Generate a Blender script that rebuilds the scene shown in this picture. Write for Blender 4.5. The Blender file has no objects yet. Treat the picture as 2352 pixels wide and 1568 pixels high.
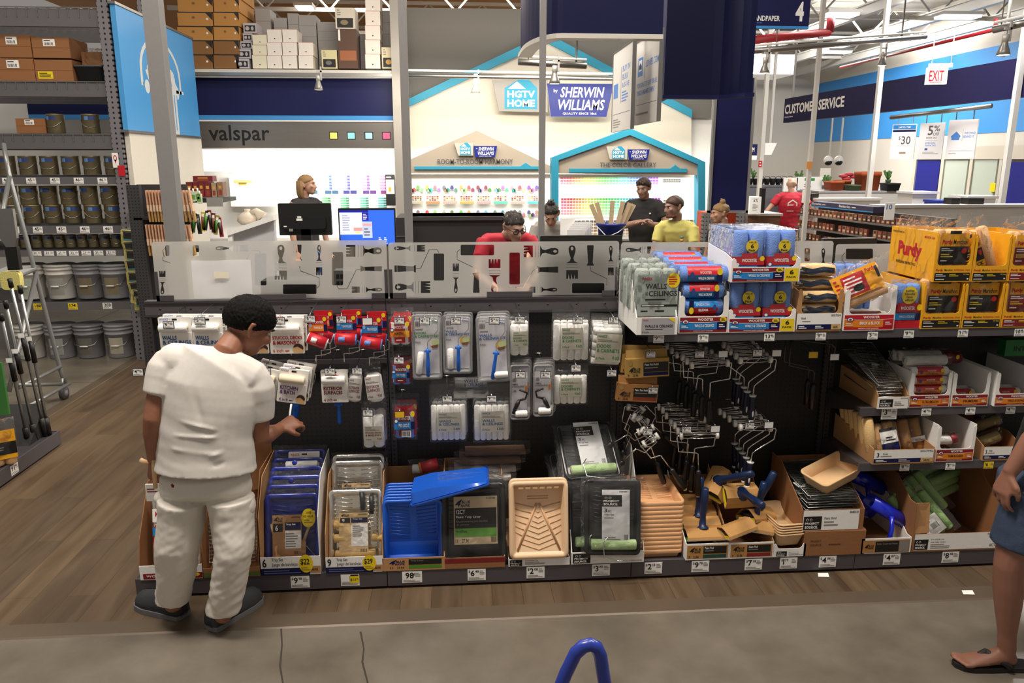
import bpy, bmesh, math, random
from mathutils import Vector, Matrix, Euler, noise
random.seed(11)
S = bpy.context.scene
C = S.collection
R = math.radians
# ---------------------------------------------------------------- camera, exposure, world, big lights
F, CH, PIT, YAW = 1780.0, 2.1, R(13.09), R(4.1)
cam_d = bpy.data.cameras.new('camera'); cam = bpy.data.objects.new('camera', cam_d); C.objects.link(cam)
cam.location = (0, 0, CH); cam.rotation_euler = (R(90) - PIT, 0, -YAW)
cam_d.sensor_width = 36; cam_d.lens = F / 2352 * 36; cam_d.clip_start = .05; cam_d.clip_end = 200
S.camera = cam
S.view_settings.view_transform = 'Standard'; S.view_settings.look = 'None'
S.view_settings.exposure = 0.0; S.view_settings.gamma = 1; S.view_settings.use_curve_mapping = False
w = bpy.data.worlds.new('store_ambient'); S.world = w; w.use_nodes = True
bg = w.node_tree.nodes['Background']; bg.inputs[0].default_value = (1, .92, .83, 1); bg.inputs[1].default_value = .25
def area(name, loc, rot, sx, sy, power, col=(1, .92, .82), spread=180):
    l = bpy.data.lights.new(name, 'AREA'); l.shape = 'RECTANGLE'; l.size = sx; l.size_y = sy; l.energy = power; l.color = col; l.spread = R(spread)
    o = bpy.data.objects.new(name, l); C.objects.link(o); o.location = loc; o.rotation_euler = [R(a) for a in rot]; return o
WARM = (1, .88, .74)
area('aisle_lamp', (-1.4, 2.4, 6.2), (0, 0, 0), 2.4, .6, 310, (1, .91, .81))
area('aisle_lamp', (2.2, 2.6, 6.2), (0, 0, 0), 2.4, .6, 200, (1, .91, .81))
area('aisle_lamp', (-4.6, 6.3, 6.2), (0, 0, 0), 2.4, .6, 75, WARM)
area('desk_lamp', (0.3, 8.0, 6.2), (0, 0, 0), 3.0, .8, 200, WARM)
area('hall_lamp', (8.5, 12.5, 6.8), (0, 0, 0), 6, 1.2, 1200, (1, .96, .9))
area('hall_lamp', (12, 28, 7.0), (0, 0, 0), 8, 1.5, 2500, (1, .96, .9))
area('hall_lamp', (0, 24, 6.9), (0, 0, 0), 8, 1.5, 700, WARM)
area('ceiling_fill', (11, 20, 5.8), (180, 0, 0), 5, 1, 45, (1, .95, .88))  # added fill aimed up at the ceiling, standing in for floor bounce
area('ceiling_fill', (11, 30, 5.8), (180, 0, 0), 5, 1, 50, (1, .95, .88))  # second added ceiling fill, farther back; not a real fixture
area('ceiling_fill', (-1, 19, 5.8), (180, 0, 0), 6, 2, 110, (1, .78, .5))  # added warm fill to brighten the brown ceiling, no real fixture
area('display_lamp', (-1.9, 11.62, 2.12), (25, 0, 0), 2.6, .12, 42, (1, .97, .9))
area('display_lamp', (.5, 11.5, 2.1), (25, 0, 0), 2.3, .12, 36, (1, .97, .9))
area('display_lamp', (3.0, 11.3, 2.1), (25, 0, 0), 2.1, .12, 32, (1, .97, .9))
area('display_lamp', (1.2, 10.4, 3.1), (70, 0, 0), 4.6, .15, 50, (1, .93, .8))
area('counter_lamp', (.3, 6.9, 4.2), (0, 0, 0), 3.6, .3, 110, (1, .93, .82))

def ray(px, py):
    u, v = (px - 1176) / F, (784 - py) / F
    cp, sp, cy, sy = math.cos(PIT), math.sin(PIT), math.cos(YAW), math.sin(YAW)
    return Vector((sy * cp + u * cy + v * sy * sp, cy * cp - u * sy + v * cy * sp, -sp + v * cp))
def P(px, py, Y):
    d = ray(px, py); t = Y / d.y; return Vector((d.x * t, Y, CH + d.z * t))
def PX(px, py, X):
    d = ray(px, py); t = X / d.x; return Vector((X, d.y * t, CH + d.z * t))
def FL(px, py, z=0):
    d = ray(px, py); t = (z - CH) / d.z; return Vector((d.x * t, d.y * t, z))
def RC(x0, y0, x1, y1, Y):
    cx, cy = (x0 + x1) / 2, (y0 + y1) / 2
    return P(x0, cy, Y).x, P(x1, cy, Y).x, P(cx, y1, Y).z, P(cx, y0, Y).z
def RZ(x0, x1, y, Y):
    return P(x0, y, Y).x, P(x1, y, Y).x

# ---------------------------------------------------------------- materials (all node based)
def lin(h):
    h = h.lstrip('#'); c = [int(h[i:i + 2], 16) / 255 for i in (0, 2, 4)]
    return [x / 12.92 if x <= .04045 else ((x + .055) / 1.055) ** 2.4 for x in c] + [1]
_m = {}
def mt(h, rough=.5, metal=0.0, bump=0.0, bs=60, var=0.06, emit=0, coat=0, spec=.5, tr=0, stretch=None):
    k = (h, rough, metal, bump, bs, var, emit, coat, spec, tr, stretch)
    if k in _m: return _m[k]
    m = bpy.data.materials.new('surface_' + h); m.use_nodes = True; n = m.node_tree.nodes; L = m.node_tree.links
    b = n['Principled BSDF']; b.inputs['Roughness'].default_value = rough; b.inputs['Metallic'].default_value = metal
    b.inputs['Specular IOR Level'].default_value = spec
    if coat: b.inputs['Coat Weight'].default_value = coat; b.inputs['Coat Roughness'].default_value = .12
    if tr: b.inputs['Transmission Weight'].default_value = tr
    c = lin(h); tc = n.new('ShaderNodeTexCoord')
    src = tc.outputs['Object']
    if stretch:
        mp = n.new('ShaderNodeMapping'); mp.inputs['Scale'].default_value = stretch; L.new(src, mp.inputs['Vector']); src = mp.outputs[0]
    nz = n.new('ShaderNodeTexNoise'); nz.inputs['Scale'].default_value = bs; nz.inputs['Detail'].default_value = 3; L.new(src, nz.inputs['Vector'])
    mx = n.new('ShaderNodeMix'); mx.data_type = 'RGBA'
    mx.inputs[6].default_value = [x * (1 - var) for x in c[:3]] + [1]; mx.inputs[7].default_value = [min(1, x * (1 + var)) for x in c[:3]] + [1]
    L.new(nz.outputs['Fac'], mx.inputs[0]); L.new(mx.outputs[2], b.inputs['Base Color'])
    if emit: L.new(mx.outputs[2], b.inputs['Emission Color']); b.inputs['Emission Strength'].default_value = emit
    if bump:
        bp = n.new('ShaderNodeBump'); bp.inputs['Strength'].default_value = bump; bp.inputs['Distance'].default_value = .01
        L.new(nz.outputs['Fac'], bp.inputs['Height']); L.new(bp.outputs[0], b.inputs['Normal'])
    _m[k] = m; return m
def nodes(name):
    m = bpy.data.materials.new(name); m.use_nodes = True; n = m.node_tree.nodes
    for x in list(n): n.remove(x)
    o = n.new('ShaderNodeOutputMaterial'); return m, n, m.node_tree.links, o
def film_mat(name, tint, fac, rough, bump, bs, haze=.0):
    m, n, L, o = nodes(name)
    t = n.new('ShaderNodeBsdfTransparent'); t.inputs[0].default_value = tint
    g = n.new('ShaderNodeBsdfGlossy'); g.inputs[1].default_value = rough; g.inputs[0].default_value = (.95, .95, .95, 1)
    lw = n.new('ShaderNodeLayerWeight'); lw.inputs[0].default_value = fac
    tc = n.new('ShaderNodeTexCoord'); nz = n.new('ShaderNodeTexNoise'); nz.inputs['Scale'].default_value = bs; nz.inputs['Detail'].default_value = 4; nz.inputs['Distortion'].default_value = .6
    L.new(tc.outputs['Object'], nz.inputs['Vector'])
    bp = n.new('ShaderNodeBump'); bp.inputs['Strength'].default_value = bump; bp.inputs['Distance'].default_value = .02
    L.new(nz.outputs['Fac'], bp.inputs['Height']); L.new(bp.outputs[0], g.inputs['Normal']); L.new(bp.outputs[0], lw.inputs['Normal'])
    ml = n.new('ShaderNodeMath'); ml.operation = 'MULTIPLY'; ml.inputs[1].default_value = .7; L.new(lw.outputs['Fresnel'], ml.inputs[0])
    mx = n.new('ShaderNodeMixShader'); L.new(ml.outputs[0], mx.inputs[0]); L.new(t.outputs[0], mx.inputs[1]); L.new(g.outputs[0], mx.inputs[2])
    df = n.new('ShaderNodeBsdfDiffuse'); df.inputs[0].default_value = (.9, .9, .9, 1); hz = n.new('ShaderNodeMixShader'); hz.inputs[0].default_value = haze; L.new(mx.outputs[0], hz.inputs[1]); L.new(df.outputs[0], hz.inputs[2]); L.new(hz.outputs[0], o.inputs[0])
    return m
FILM = film_mat('clear_wrap', (.985, .985, .985, 1), .16, .09, 1.0, 20, .025)
GLASS = film_mat('clear_pane', (.96, .97, .97, 1), .08, .03, 0, 5)
LENS = film_mat('clear_lens', (.97, .97, .97, 1), .12, .02, 0, 5)
def frost_mat():
    m, n, L, o = nodes('frosted_film')
    d = n.new('ShaderNodeBsdfDiffuse'); d.inputs[0].default_value = (.62, .60, .57, 1)
    t = n.new('ShaderNodeBsdfTranslucent'); t.inputs[0].default_value = (.80, .78, .74, 1)
    r = n.new('ShaderNodeBsdfRefraction'); r.inputs['IOR'].default_value = 1.06; r.inputs['Roughness'].default_value = .42; r.inputs[0].default_value = (.9, .88, .85, 1)
    a = n.new('ShaderNodeMixShader'); a.inputs[0].default_value = .6; L.new(d.outputs[0], a.inputs[1]); L.new(t.outputs[0], a.inputs[2])
    b = n.new('ShaderNodeMixShader'); b.inputs[0].default_value = .34; L.new(a.outputs[0], b.inputs[1]); L.new(r.outputs[0], b.inputs[2])
    L.new(b.outputs[0], o.inputs[0]); return m
FROST = frost_mat()
def dots_mat(h, sx, sz, r, dark, ax='XZ', rough=.55, asp=1):
    m = mt(h, rough).copy(); n = m.node_tree.nodes; L = m.node_tree.links; b = n['Principled BSDF']
    tc = n.new('ShaderNodeTexCoord'); sp = n.new('ShaderNodeSeparateXYZ'); L.new(tc.outputs['Object'], sp.inputs[0])
    sq = []
    for a, s, k in ((ax[0], sx, 1), (ax[1], sz, asp)):
        d = n.new('ShaderNodeMath'); d.operation = 'DIVIDE'; d.inputs[1].default_value = s; L.new(sp.outputs[a], d.inputs[0])
        f = n.new('ShaderNodeMath'); f.operation = 'FRACT'; L.new(d.outputs[0], f.inputs[0])
        u = n.new('ShaderNodeMath'); u.operation = 'SUBTRACT'; u.inputs[1].default_value = .5; L.new(f.outputs[0], u.inputs[0])
        v = n.new('ShaderNodeMath'); v.operation = 'MULTIPLY'; v.inputs[1].default_value = s * k; L.new(u.outputs[0], v.inputs[0])
        p = n.new('ShaderNodeMath'); p.operation = 'POWER'; p.inputs[1].default_value = 2; L.new(v.outputs[0], p.inputs[0]); sq.append(p)
    a = n.new('ShaderNodeMath'); L.new(sq[0].outputs[0], a.inputs[0]); L.new(sq[1].outputs[0], a.inputs[1])
    c = n.new('ShaderNodeMath'); c.operation = 'LESS_THAN'; c.inputs[1].default_value = r * r; L.new(a.outputs[0], c.inputs[0])
    mx = n.new('ShaderNodeMix'); mx.data_type = 'RGBA'; mx.inputs[6].default_value = lin(h); mx.inputs[7].default_value = lin(dark)
    L.new(c.outputs[0], mx.inputs[0]); L.new(mx.outputs[2], b.inputs['Base Color']); return m
W_ = mt('FAF8F4', .5); CARD = mt('F5F2EC', .45); BLK = mt('161514', .45); DGR = mt('5A5558', .5, .1); CHAR = mt('3B383A', .5, .1)
CHROME = mt('E2E2E0', .16, 1); STEEL = mt('A9A7A4', .32, 1); WIRE = mt('D4D2CE', .22, 1); KRAFT = mt('B98B5C', .75, bump=.08, bs=90); KRAFT2 = mt('96663F', .8, bump=.08, bs=90)
NAVY = mt('161A4C', .5, spec=.25); BLUE = mt('1C63C9', .35); RED = mt('C41E2B', .4); DRED = mt('8E1822', .4); YEL = mt('F3D41E', .45); ORG = mt('E8861E', .45)
WBLUE = mt('6E93DA', .8, bump=.5, bs=220, var=.12); LBL = mt('1F86D0', .4); GRN = mt('2F8F3A', .5); TXB = mt('1A5FA8', .5); GRYT = mt('8C8881', .6); MAR = mt('7E1D22', .4)
FOAM = mt('FBF9F5', .9, bump=.35, bs=260); SKYB = mt('3E93D8', .45); TEAL = mt('35A5C9', .4); LWD = mt('D9B68A', .6, bump=.15, bs=30, stretch=(1, 1, .1))

# ---------------------------------------------------------------- mesh builder
def rr(x0, x1, z0, z1, r, n=4):
    o = []
    for cx, cz, a in ((x1 - r, z1 - r, 0), (x0 + r, z1 - r, 90), (x0 + r, z0 + r, 180), (x1 - r, z0 + r, 270)):
        o += [(cx + r * math.cos(R(a + 90 * i / n)), cz + r * math.sin(R(a + 90 * i / n))) for i in range(n + 1)]
    return o
_tx = {}
def glyphs(s, bold, sh):
    k = (s, bold, sh)
    if k not in _tx:
        cu = bpy.data.curves.new('t', 'FONT'); cu.body = s; cu.resolution_u = 2; cu.offset = bold; cu.shear = sh
        o = bpy.data.objects.new('t', cu); me = o.to_mesh()
        vs = [tuple(v.co) for v in me.vertices]; fs = [tuple(p.vertices) for p in me.polygons]
        o.to_mesh_clear(); bpy.data.objects.remove(o); bpy.data.curves.remove(cu)
        xs = [v[0] for v in vs] or [0, 1]; ys = [v[1] for v in vs] or [0, 1]
        _tx[k] = (vs, fs, min(xs), max(xs), min(ys), max(ys))
    return _tx[k]
class MB:
    def __init__(s): s.v, s.f, s.k, s.sm, s.ms, s.T, s.fc = [], [], [], [], [], Matrix(), (0, 1, 0, 1, 0)
    def add(s, vs, fs, m, sm=False):
        b = len(s.v); s.v += [s.T @ Vector(p) for p in vs]
        if m not in s.ms: s.ms.append(m)
        i = s.ms.index(m)
        for f in fs: s.f.append([b + j for j in f]); s.k.append(i); s.sm.append(sm)
        return s
    def box(s, x0, x1, y0, y1, z0, z1, m):
        v = [(x, y, z) for z in (z0, z1) for y in (y0, y1) for x in (x0, x1)]
        return s.add(v, [(0, 2, 3, 1), (4, 5, 7, 6), (0, 1, 5, 4), (2, 6, 7, 3), (0, 4, 6, 2), (1, 3, 7, 5)], m)
    def prism(s, pts, ax, a, b, m, sm=False):
        f = {'y': lambda p, t: (p[0], t, p[1]), 'z': lambda p, t: (p[0], p[1], t), 'x': lambda p, t: (t, p[0], p[1])}[ax]
        n = len(pts); v = [f(p, a) for p in pts] + [f(p, b) for p in pts]
        s.add(v, [tuple(range(n)), tuple(range(2 * n - 1, n - 1, -1))], m)
        return s.add(v, [(i, n + i, n + (i + 1) % n, (i + 1) % n) for i in range(n)], m, sm)
    def rbox(s, x0, x1, y0, y1, z0, z1, r, m, ax='y', n=4):
        if ax == 'y': return s.prism(rr(x0, x1, z0, z1, r, n), 'y', y0, y1, m, True)
        if ax == 'z': return s.prism(rr(x0, x1, y0, y1, r, n), 'z', z0, z1, m, True)
        return s.prism(rr(y0, y1, z0, z1, r, n), 'x', x0, x1, m, True)
    def loft(s, rings, m, cap=True, sm=True, closed=False):
        n = len(rings[0]); v = [p for r in rings for p in r]; f = []
        for i in range(len(rings) - (0 if closed else 1)):
            a, b = i * n, ((i + 1) % len(rings)) * n
            f += [(a + j, a + (j + 1) % n, b + (j + 1) % n, b + j) for j in range(n)]
        if cap and not closed: f += [tuple(range(n - 1, -1, -1)), tuple(range(len(v) - n, len(v)))]
        return s.add(v, f, m, sm)
    def tube(s, pts, r, m, n=8, cap=True, closed=False):
        pts = [Vector(p) for p in pts]; k = len(pts); rs = r if isinstance(r, (list, tuple)) else [r] * k
        rings = []; up = None
        for i, p in enumerate(pts):
            a = pts[i - 1] if (i or closed) else p; b = pts[(i + 1) % k] if (i < k - 1 or closed) else p
            t = (b - a).normalized()
            if up is None: up = t.orthogonal().normalized()
            up = (up - t * up.dot(t)); up = up.normalized() if up.length > 1e-6 else t.orthogonal().normalized()
            sd = t.cross(up)
            rings.append([p + (up * math.cos(2 * math.pi * j / n) + sd * math.sin(2 * math.pi * j / n)) * rs[i] for j in range(n)])
        return s.loft(rings, m, cap, True, closed)
    def cyl(s, a, b, r, m, n=16, r2=None): return s.tube([a, b], [r, r if r2 is None else r2], m, n)
    def lathe(s, prof, m, n=24, M=None, cap=True):
        M = M or Matrix()
        return s.loft([[M @ Vector((r * math.cos(2 * math.pi * j / n), r * math.sin(2 * math.pi * j / n), z)) for j in range(n)] for r, z in prof], m, cap)
    def ball(s, c, r, m, n=12):
        r = r if isinstance(r, (list, tuple)) else (r, r, r); k = n // 2 + 1
        return s.loft([[(c[0] + r[0] * max(.02, math.sin(math.pi * i / k)) * math.cos(2 * math.pi * j / n), c[1] + r[1] * max(.02, math.sin(math.pi * i / k)) * math.sin(2 * math.pi * j / n), c[2] - r[2] * math.cos(math.pi * i / k)) for j in range(n)] for i in range(k + 1)], m)
    # flat artwork on a face: u right, v down, L = layer
    def face(s, x0, x1, z0, z1, y=0): s.fc = (x0, x1, z0, z1, y); return s
    def uv(s, u, v, L): x0, x1, z0, z1, y = s.fc; return (x0 + u * (x1 - x0), y - .0006 * L, z1 - v * (z1 - z0))
    def q(s, u0, v0, u1, v1, m, L=1): return s.add([s.uv(u0, v1, L), s.uv(u1, v1, L), s.uv(u1, v0, L), s.uv(u0, v0, L)], [(0, 1, 2, 3)], m)
    def pg(s, pts, m, L=1): return s.add([s.uv(u, v, L) for u, v in pts], [tuple(range(len(pts)))], m)
    def e(s, u, v, ru, rv, m, L=2, n=20): return s.pg([(u + ru * math.cos(2 * math.pi * i / n), v - rv * math.sin(2 * math.pi * i / n)) for i in range(n)], m, L)
    def t(s, txt, u0, v0, u1, v1, m, L=3, b=.012, sh=0.0):
        vs, fs, a0, a1, b0, b1 = glyphs(txt, b, sh); kx = (u1 - u0) / max(1e-6, a1 - a0); ky = (v1 - v0) / max(1e-6, b1 - b0)
        return s.add([s.uv(u0 + (x - a0) * kx, v1 - (y - b0) * ky, L) for x, y, z in vs], fs, m)
    def ln(s, u0, v0, u1, v1, n, m, L=2, seed=1):      # rows of tiny print, too small to read
        rn = random.Random(seed); h = (v1 - v0) / n
        for i in range(n): s.q(u0, v0 + h * (i + .25), u0 + (u1 - u0) * rn.uniform(.6, 1), v0 + h * (i + .7), m, L)
        return s
    def tn(s, txt, u0, v0, v1, m, L=3, b=.012):
        vs, fs, a0, a1, b0, b1 = glyphs(txt, b, 0); x0, x1, z0, z1, y = s.fc; w = (a1 - a0) / (b1 - b0) * (v1 - v0) * (z1 - z0) / (x1 - x0); s.t(txt, u0, v0, u0 + w, v1, m, L, b); return u0 + w
    def bars(s, u0, v0, u1, v1, m, n=9, L=2, seed=3):
        rn = random.Random(seed); h = (u1 - u0) / n
        for i in range(n): s.q(u0 + h * i, v0, u0 + h * (i + rn.uniform(.3, .75)), v1, m, L)
        return s
    def build(s, name, parent=None, bev=0, **kw):
        me = bpy.data.meshes.new(name); me.from_pydata([tuple(p) for p in s.v], [], s.f)
        for m in s.ms: me.materials.append(m)
        me.polygons.foreach_set('material_index', s.k); me.polygons.foreach_set('use_smooth', s.sm); me.update()
        o = bpy.data.objects.new(name, me); C.objects.link(o)
        if parent: o.parent = parent
        if bev:
            b = o.modifiers.new('bevel', 'BEVEL'); b.width = bev; b.segments = 2; b.limit_method = 'ANGLE'; b.angle_limit = R(50)
        for k, v in kw.items(): o[k] = v
        return o
def tag(o, label, cat, group=None, kind=None):
    o['label'] = label; o['category'] = cat
    if group: o['group'] = group
    if kind: o['kind'] = kind
    return o
def thing(name, label, cat, loc=(0, 0, 0), rz=0, group=None, rot=None):
    o = bpy.data.objects.new(name, None); C.objects.link(o); o.empty_display_size = .05; o.location = loc
    o.rotation_euler = rot if rot else (0, 0, rz)
    return tag(o, label, cat, group)
def struct(o): o['kind'] = 'structure'; return o
def dup(root, loc, label, rz=None, group=None, rot=None):
    r = root.copy(); C.objects.link(r); r.location = loc; r['label'] = label
    if rz is not None: r.rotation_euler.z = rz
    if rot: r.rotation_euler = rot
    if group: r['group'] = group
    for ch in list(root.children):
        c = ch.copy(); C.objects.link(c); c.parent = r
        for g in ch.children:
            d = g.copy(); C.objects.link(d); d.parent = c
    return r
ORD = ['first', 'second', 'third', 'fourth', 'fifth', 'sixth', 'seventh', 'eighth', 'ninth', 'tenth', 'eleventh', 'twelfth', 'thirteenth', 'fourteenth', 'fifteenth', 'sixteenth', 'seventeenth', 'eighteenth', 'nineteenth', 'twentieth']
def bag(mb, x0, x1, y0, y1, z0, z1, m=None, n=18, seed=0, p=4, amp=.006, top=.0):
    n = max(n, 18)
    """crinkled clear bag: thick in the middle, pinched flat at the ends"""
    m = m or FILM; yc, T = (y0 + y1) / 2, (y1 - y0) / 2; vs = []; k = n + 1
    for sgn in (-1, 1):
        for j in range(k):
            for i in range(k):
                u, v = -1 + 2 * i / n, -1 + 2 * j / n
                th = T * (1 - abs(u) ** p * .7) * (1 - max(abs(v), 0) ** p)
                if top and v > 1 - 2 * top: th *= .12
                q = Vector((u * 3 + seed * 7.3, v * 3, sgn * 5)); nz = noise.noise(q) + .7 * (1 - 2.2 * abs(noise.noise(Vector((u * 4 + v * 3 + seed * 3.7, v * 7 - u * 2, sgn * 3))))) * .6
                x = (x0 + x1) / 2 + u * (x1 - x0) / 2 * (1 + .04 * noise.noise(Vector((v * 5, seed * 3.1, u)))); z = (z0 + z1) / 2 + v * (z1 - z0) / 2 + .4 * amp * noise.noise(Vector((u * 7, seed * 9.1, 2)))
                vs.append((x, yc + sgn * th + nz * amp, z))
    fs = []
    for sgn in (0, 1):
        o = sgn * k * k
        for j in range(n):
            for i in range(n):
                a = o + j * k + i; f = (a, a + 1, a + k + 1, a + k); fs.append(f if not sgn else f[::-1])
    mb.add(vs, fs, m, True); return mb
def price(mb, x0, x1, z0, z1, y, txt, cents='', bg=None, frame=None, dol=True):
    bg = bg or W_
    mb.face(x0, x1, z0, z1, y)
    if frame: mb.box(x0 - .002, x1 + .002, y, y + .003, z0 - .002, z1 + .002, frame)
    else: mb.box(x0, x1, y, y + .001, z0, z1, bg)
    mb.q(.02, .03, .98, .97, bg, 1)
    if not txt: return mb
    if dol: mb.tn('$', .06, .1, .34, BLK, 2)
    e_ = mb.tn(txt, .17, .1, .6, BLK, 2, .02)
    if cents: mb.tn(cents, e_ + .03, .1, .32, BLK, 2)
    mb.ln(.66, .12, .94, .5, 3, GRYT, 2); mb.ln(.06, .7, .95, .92, 2, GRYT, 2)
    return mb
# ================================================================ setting: floors, walls, ceiling
YK, YB = 3.56, 4.05            # kick front and pegboard face of the gondola
def wood_mat():
    m, n, L, o = nodes('oak_plank_floor'); b = n.new('ShaderNodeBsdfPrincipled'); L.new(b.outputs[0], o.inputs[0]); b.inputs['Roughness'].default_value = .42
    tc = n.new('ShaderNodeTexCoord'); sp = n.new('ShaderNodeSeparateXYZ'); L.new(tc.outputs['Object'], sp.inputs[0])
    cb = n.new('ShaderNodeCombineXYZ'); L.new(sp.outputs['Y'], cb.inputs[0]); L.new(sp.outputs['X'], cb.inputs[1])
    br = n.new('ShaderNodeTexBrick'); br.inputs['Scale'].default_value = 1; br.inputs['Brick Width'].default_value = 1.2; br.inputs['Row Height'].default_value = .15
    br.inputs['Mortar Size'].default_value = .0012; br.inputs['Color1'].default_value = lin('756552'); br.inputs['Color2'].default_value = lin('615446'); br.inputs['Mortar'].default_value = lin('4A3A2C'); br.inputs['Bias'].default_value = 0
    L.new(cb.outputs[0], br.inputs['Vector'])
    mp = n.new('ShaderNodeMapping'); mp.inputs['Scale'].default_value = (7, .7, 1); L.new(tc.outputs['Object'], mp.inputs[0])
    nz = n.new('ShaderNodeTexNoise'); nz.inputs['Scale'].default_value = 1.6; nz.inputs['Detail'].default_value = 6; nz.inputs['Distortion'].default_value = 1.2; L.new(mp.outputs[0], nz.inputs['Vector'])
    rp = n.new('ShaderNodeValToRGB'); rp.color_ramp.elements[0].position = .3; rp.color_ramp.elements[0].color = lin('BFB2A2'); rp.color_ramp.elements[1].position = .75; rp.color_ramp.elements[1].color = lin('F2EBE2'); L.new(nz.outputs['Fac'], rp.inputs[0])
    mx = n.new('ShaderNodeMix'); mx.data_type = 'RGBA'; mx.blend_type = 'MULTIPLY'; mx.inputs[0].default_value = 1; L.new(br.outputs[0], mx.inputs[6]); L.new(rp.outputs[0], mx.inputs[7]); L.new(mx.outputs[2], b.inputs['Base Color'])
    return m
def concrete_mat(h0, h1, name):
    m, n, L, o = nodes(name); b = n.new('ShaderNodeBsdfPrincipled'); L.new(b.outputs[0], o.inputs[0]); b.inputs['Roughness'].default_value = .33
    tc = n.new('ShaderNodeTexCoord'); nz = n.new('ShaderNodeTexNoise'); nz.inputs['Scale'].default_value = 2.4; nz.inputs['Detail'].default_value = 7; nz.inputs['Roughness'].default_value = .62; L.new(tc.outputs['Object'], nz.inputs['Vector'])
    rp = n.new('ShaderNodeValToRGB'); rp.color_ramp.elements[0].position = .32; rp.color_ramp.elements[0].color = lin(h0); rp.color_ramp.elements[1].position = .68; rp.color_ramp.elements[1].color = lin(h1); L.new(nz.outputs['Fac'], rp.inputs[0]); L.new(rp.outputs[0], b.inputs['Base Color'])
    return m
CONC = concrete_mat('5F584D', '7B7367', 'polished_concrete')
b = MB()
b.box(-14, -3.5, 3.27, 40, -.1, 0, CONC); b.box(-14, 19, -3, 3.27, -.1, 0, CONC); b.box(-3.5, 19, 13, 40, -.1, 0, CONC)
crack = mt('3A342D', .9)
for pts in ([(645, 1436), (648, 1480), (643, 1530), (652, 1580)], [(828, 1450), (836, 1490), (832, 1520), (848, 1580)]):
    q = [FL(x, y, .0006) for x, y in pts]; vs = []
    for i, p in enumerate(q): vs += [p + Vector((-.004, 0, 0)), p + Vector((.005 - .002 * (i % 2), 0, 0))]
    b.add(vs, [(2 * i, 2 * i + 1, 2 * i + 3, 2 * i + 2) for i in range(len(q) - 1)], crack)
for X0, Y0, X1, Y1 in ((-9, 7.55, -3.5, 7.55), (-4.9, 3.3, -4.9, 12), (-9, 6.2, -3.5, 6.2)):
    b.box(X0 - .003, X1 + .003, Y0 - .003, Y1 + .003, 0, .0008, crack)
struct(b.build('floor'))
b = MB(); b.box(-3.5, 19, 3.27, 13, -.1, .002, wood_mat()); struct(b.build('floor_wood'))
b = MB(); st = mt('66594A', .4, .25)
b.prism([(3.25, 0), (3.37, 0), (3.36, .007), (3.26, .005)], 'x', -14, 19, st); b.prism([(-3.56, 0), (-3.44, 0), (-3.45, .007), (-3.55, .005)], 'y', 3.37, 13, st)
struct(b.build('trim_1'))
wall = mt('CFC9BF', .7, bump=.02); wblue = mt('3B8ED6', .6)
b = MB(); b.box(17.4, 17.6, 12, 40, 0, 9, wall)
for z0, z1 in ((3.0, 5.7),): b.box(17.38, 17.4, 12, 38, z0, z1, wblue)
struct(b.build('wall_right'))
b = MB(); b.box(-14, 17.6, 38, 38.2, 0, 9, wall); struct(b.build('wall_back'))
b = MB(); b.box(-14, 6.2, 13.5, 40, 7.5, 7.6, mt('B9854F', .7, stretch=(.3, 6, 1), bs=3, var=.2)); b.box(6.2, 19, 13.5, 40, 7.5, 7.6, mt('8F8C87', .7, stretch=(.2, 12, 1), bs=6, var=.25)); struct(b.build('ceiling'))
TR = mt('D9D7D2', .4)
for k, Y in enumerate((16.5, 20, 24, 28, 33)):
    b = MB()
    for X0, X1 in ((-8, 17.3),):
        b.box(X0, X1, Y - .05, Y + .05, 6.25, 6.36, TR); b.box(X0, X1, Y - .05, Y + .05, 7.2, 7.3, TR)
        n = int((X1 - X0) / .9)
        for i in range(n):
            x = X0 + i * .9; a, c = (6.3, 7.25) if i % 2 else (7.25, 6.3)
            b.cyl((x, Y, a), (x + .9, Y, c), .03, TR, 6)
    tag(struct(b.build('roof_truss')), 'white steel roof truss, %s from the near end of the hall' % ORD[k], 'roof truss', 'roof trusses')
for k, X in enumerate((9.2, 11.5, 14, 16.2)):
    b = MB(); b.box(X - .09, X + .09, 13.6, 38, 6.05, 6.3, TR); b.box(X - .14, X + .14, 13.6, 38, 6.3, 6.34, TR)
    tag(struct(b.build('roof_beam')), 'long white roof girder running down the hall, %s from the blue wall side' % ORD[3 - k], 'girder', 'roof girders')
# ================================================================ gondola: four bays, frosted panels, shelves
ZD = .10                                   # top of the base deck
BX = [-1.60, -.373, .868, 2.056, 3.32]
PEG = dots_mat('1F1E1F', .0254, .0254, .0036, '030303', 'XZ', .6)
DK = mt('575357', .42, .15); DK2 = mt('3E3B3E', .45, .1); DK3 = mt('262526', .5)
KICK = [[(690, 1342, '9', '98'), (805, 1342, '13', '98', 'y')], [(947, 1338, '98', 'c'), (1095, 1332, '6', '48'), (1230, 1327, '2', '08'), (1380, 1325, '3', '98')],
        [(1500, 1315, '2', '18'), (1608, 1308, '9', '78'), (1730, 1302, '7', '98'), (1810, 1303, '1', '79'), (1900, 1296, '4', '08')], [(2048, 1283, '4', '87'), (2182, 1283, '8', '98')]]
BAYL = ['pegboard shelving bay with painter standing in front, bare planks to its left', 'pegboard shelving bay with mini roller kits above the blue tray bin', 'pegboard shelving bay with wire roller frames under its one high shelf', 'shelving bay with four levels of boxes beside the walking person']
bays = []
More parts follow.
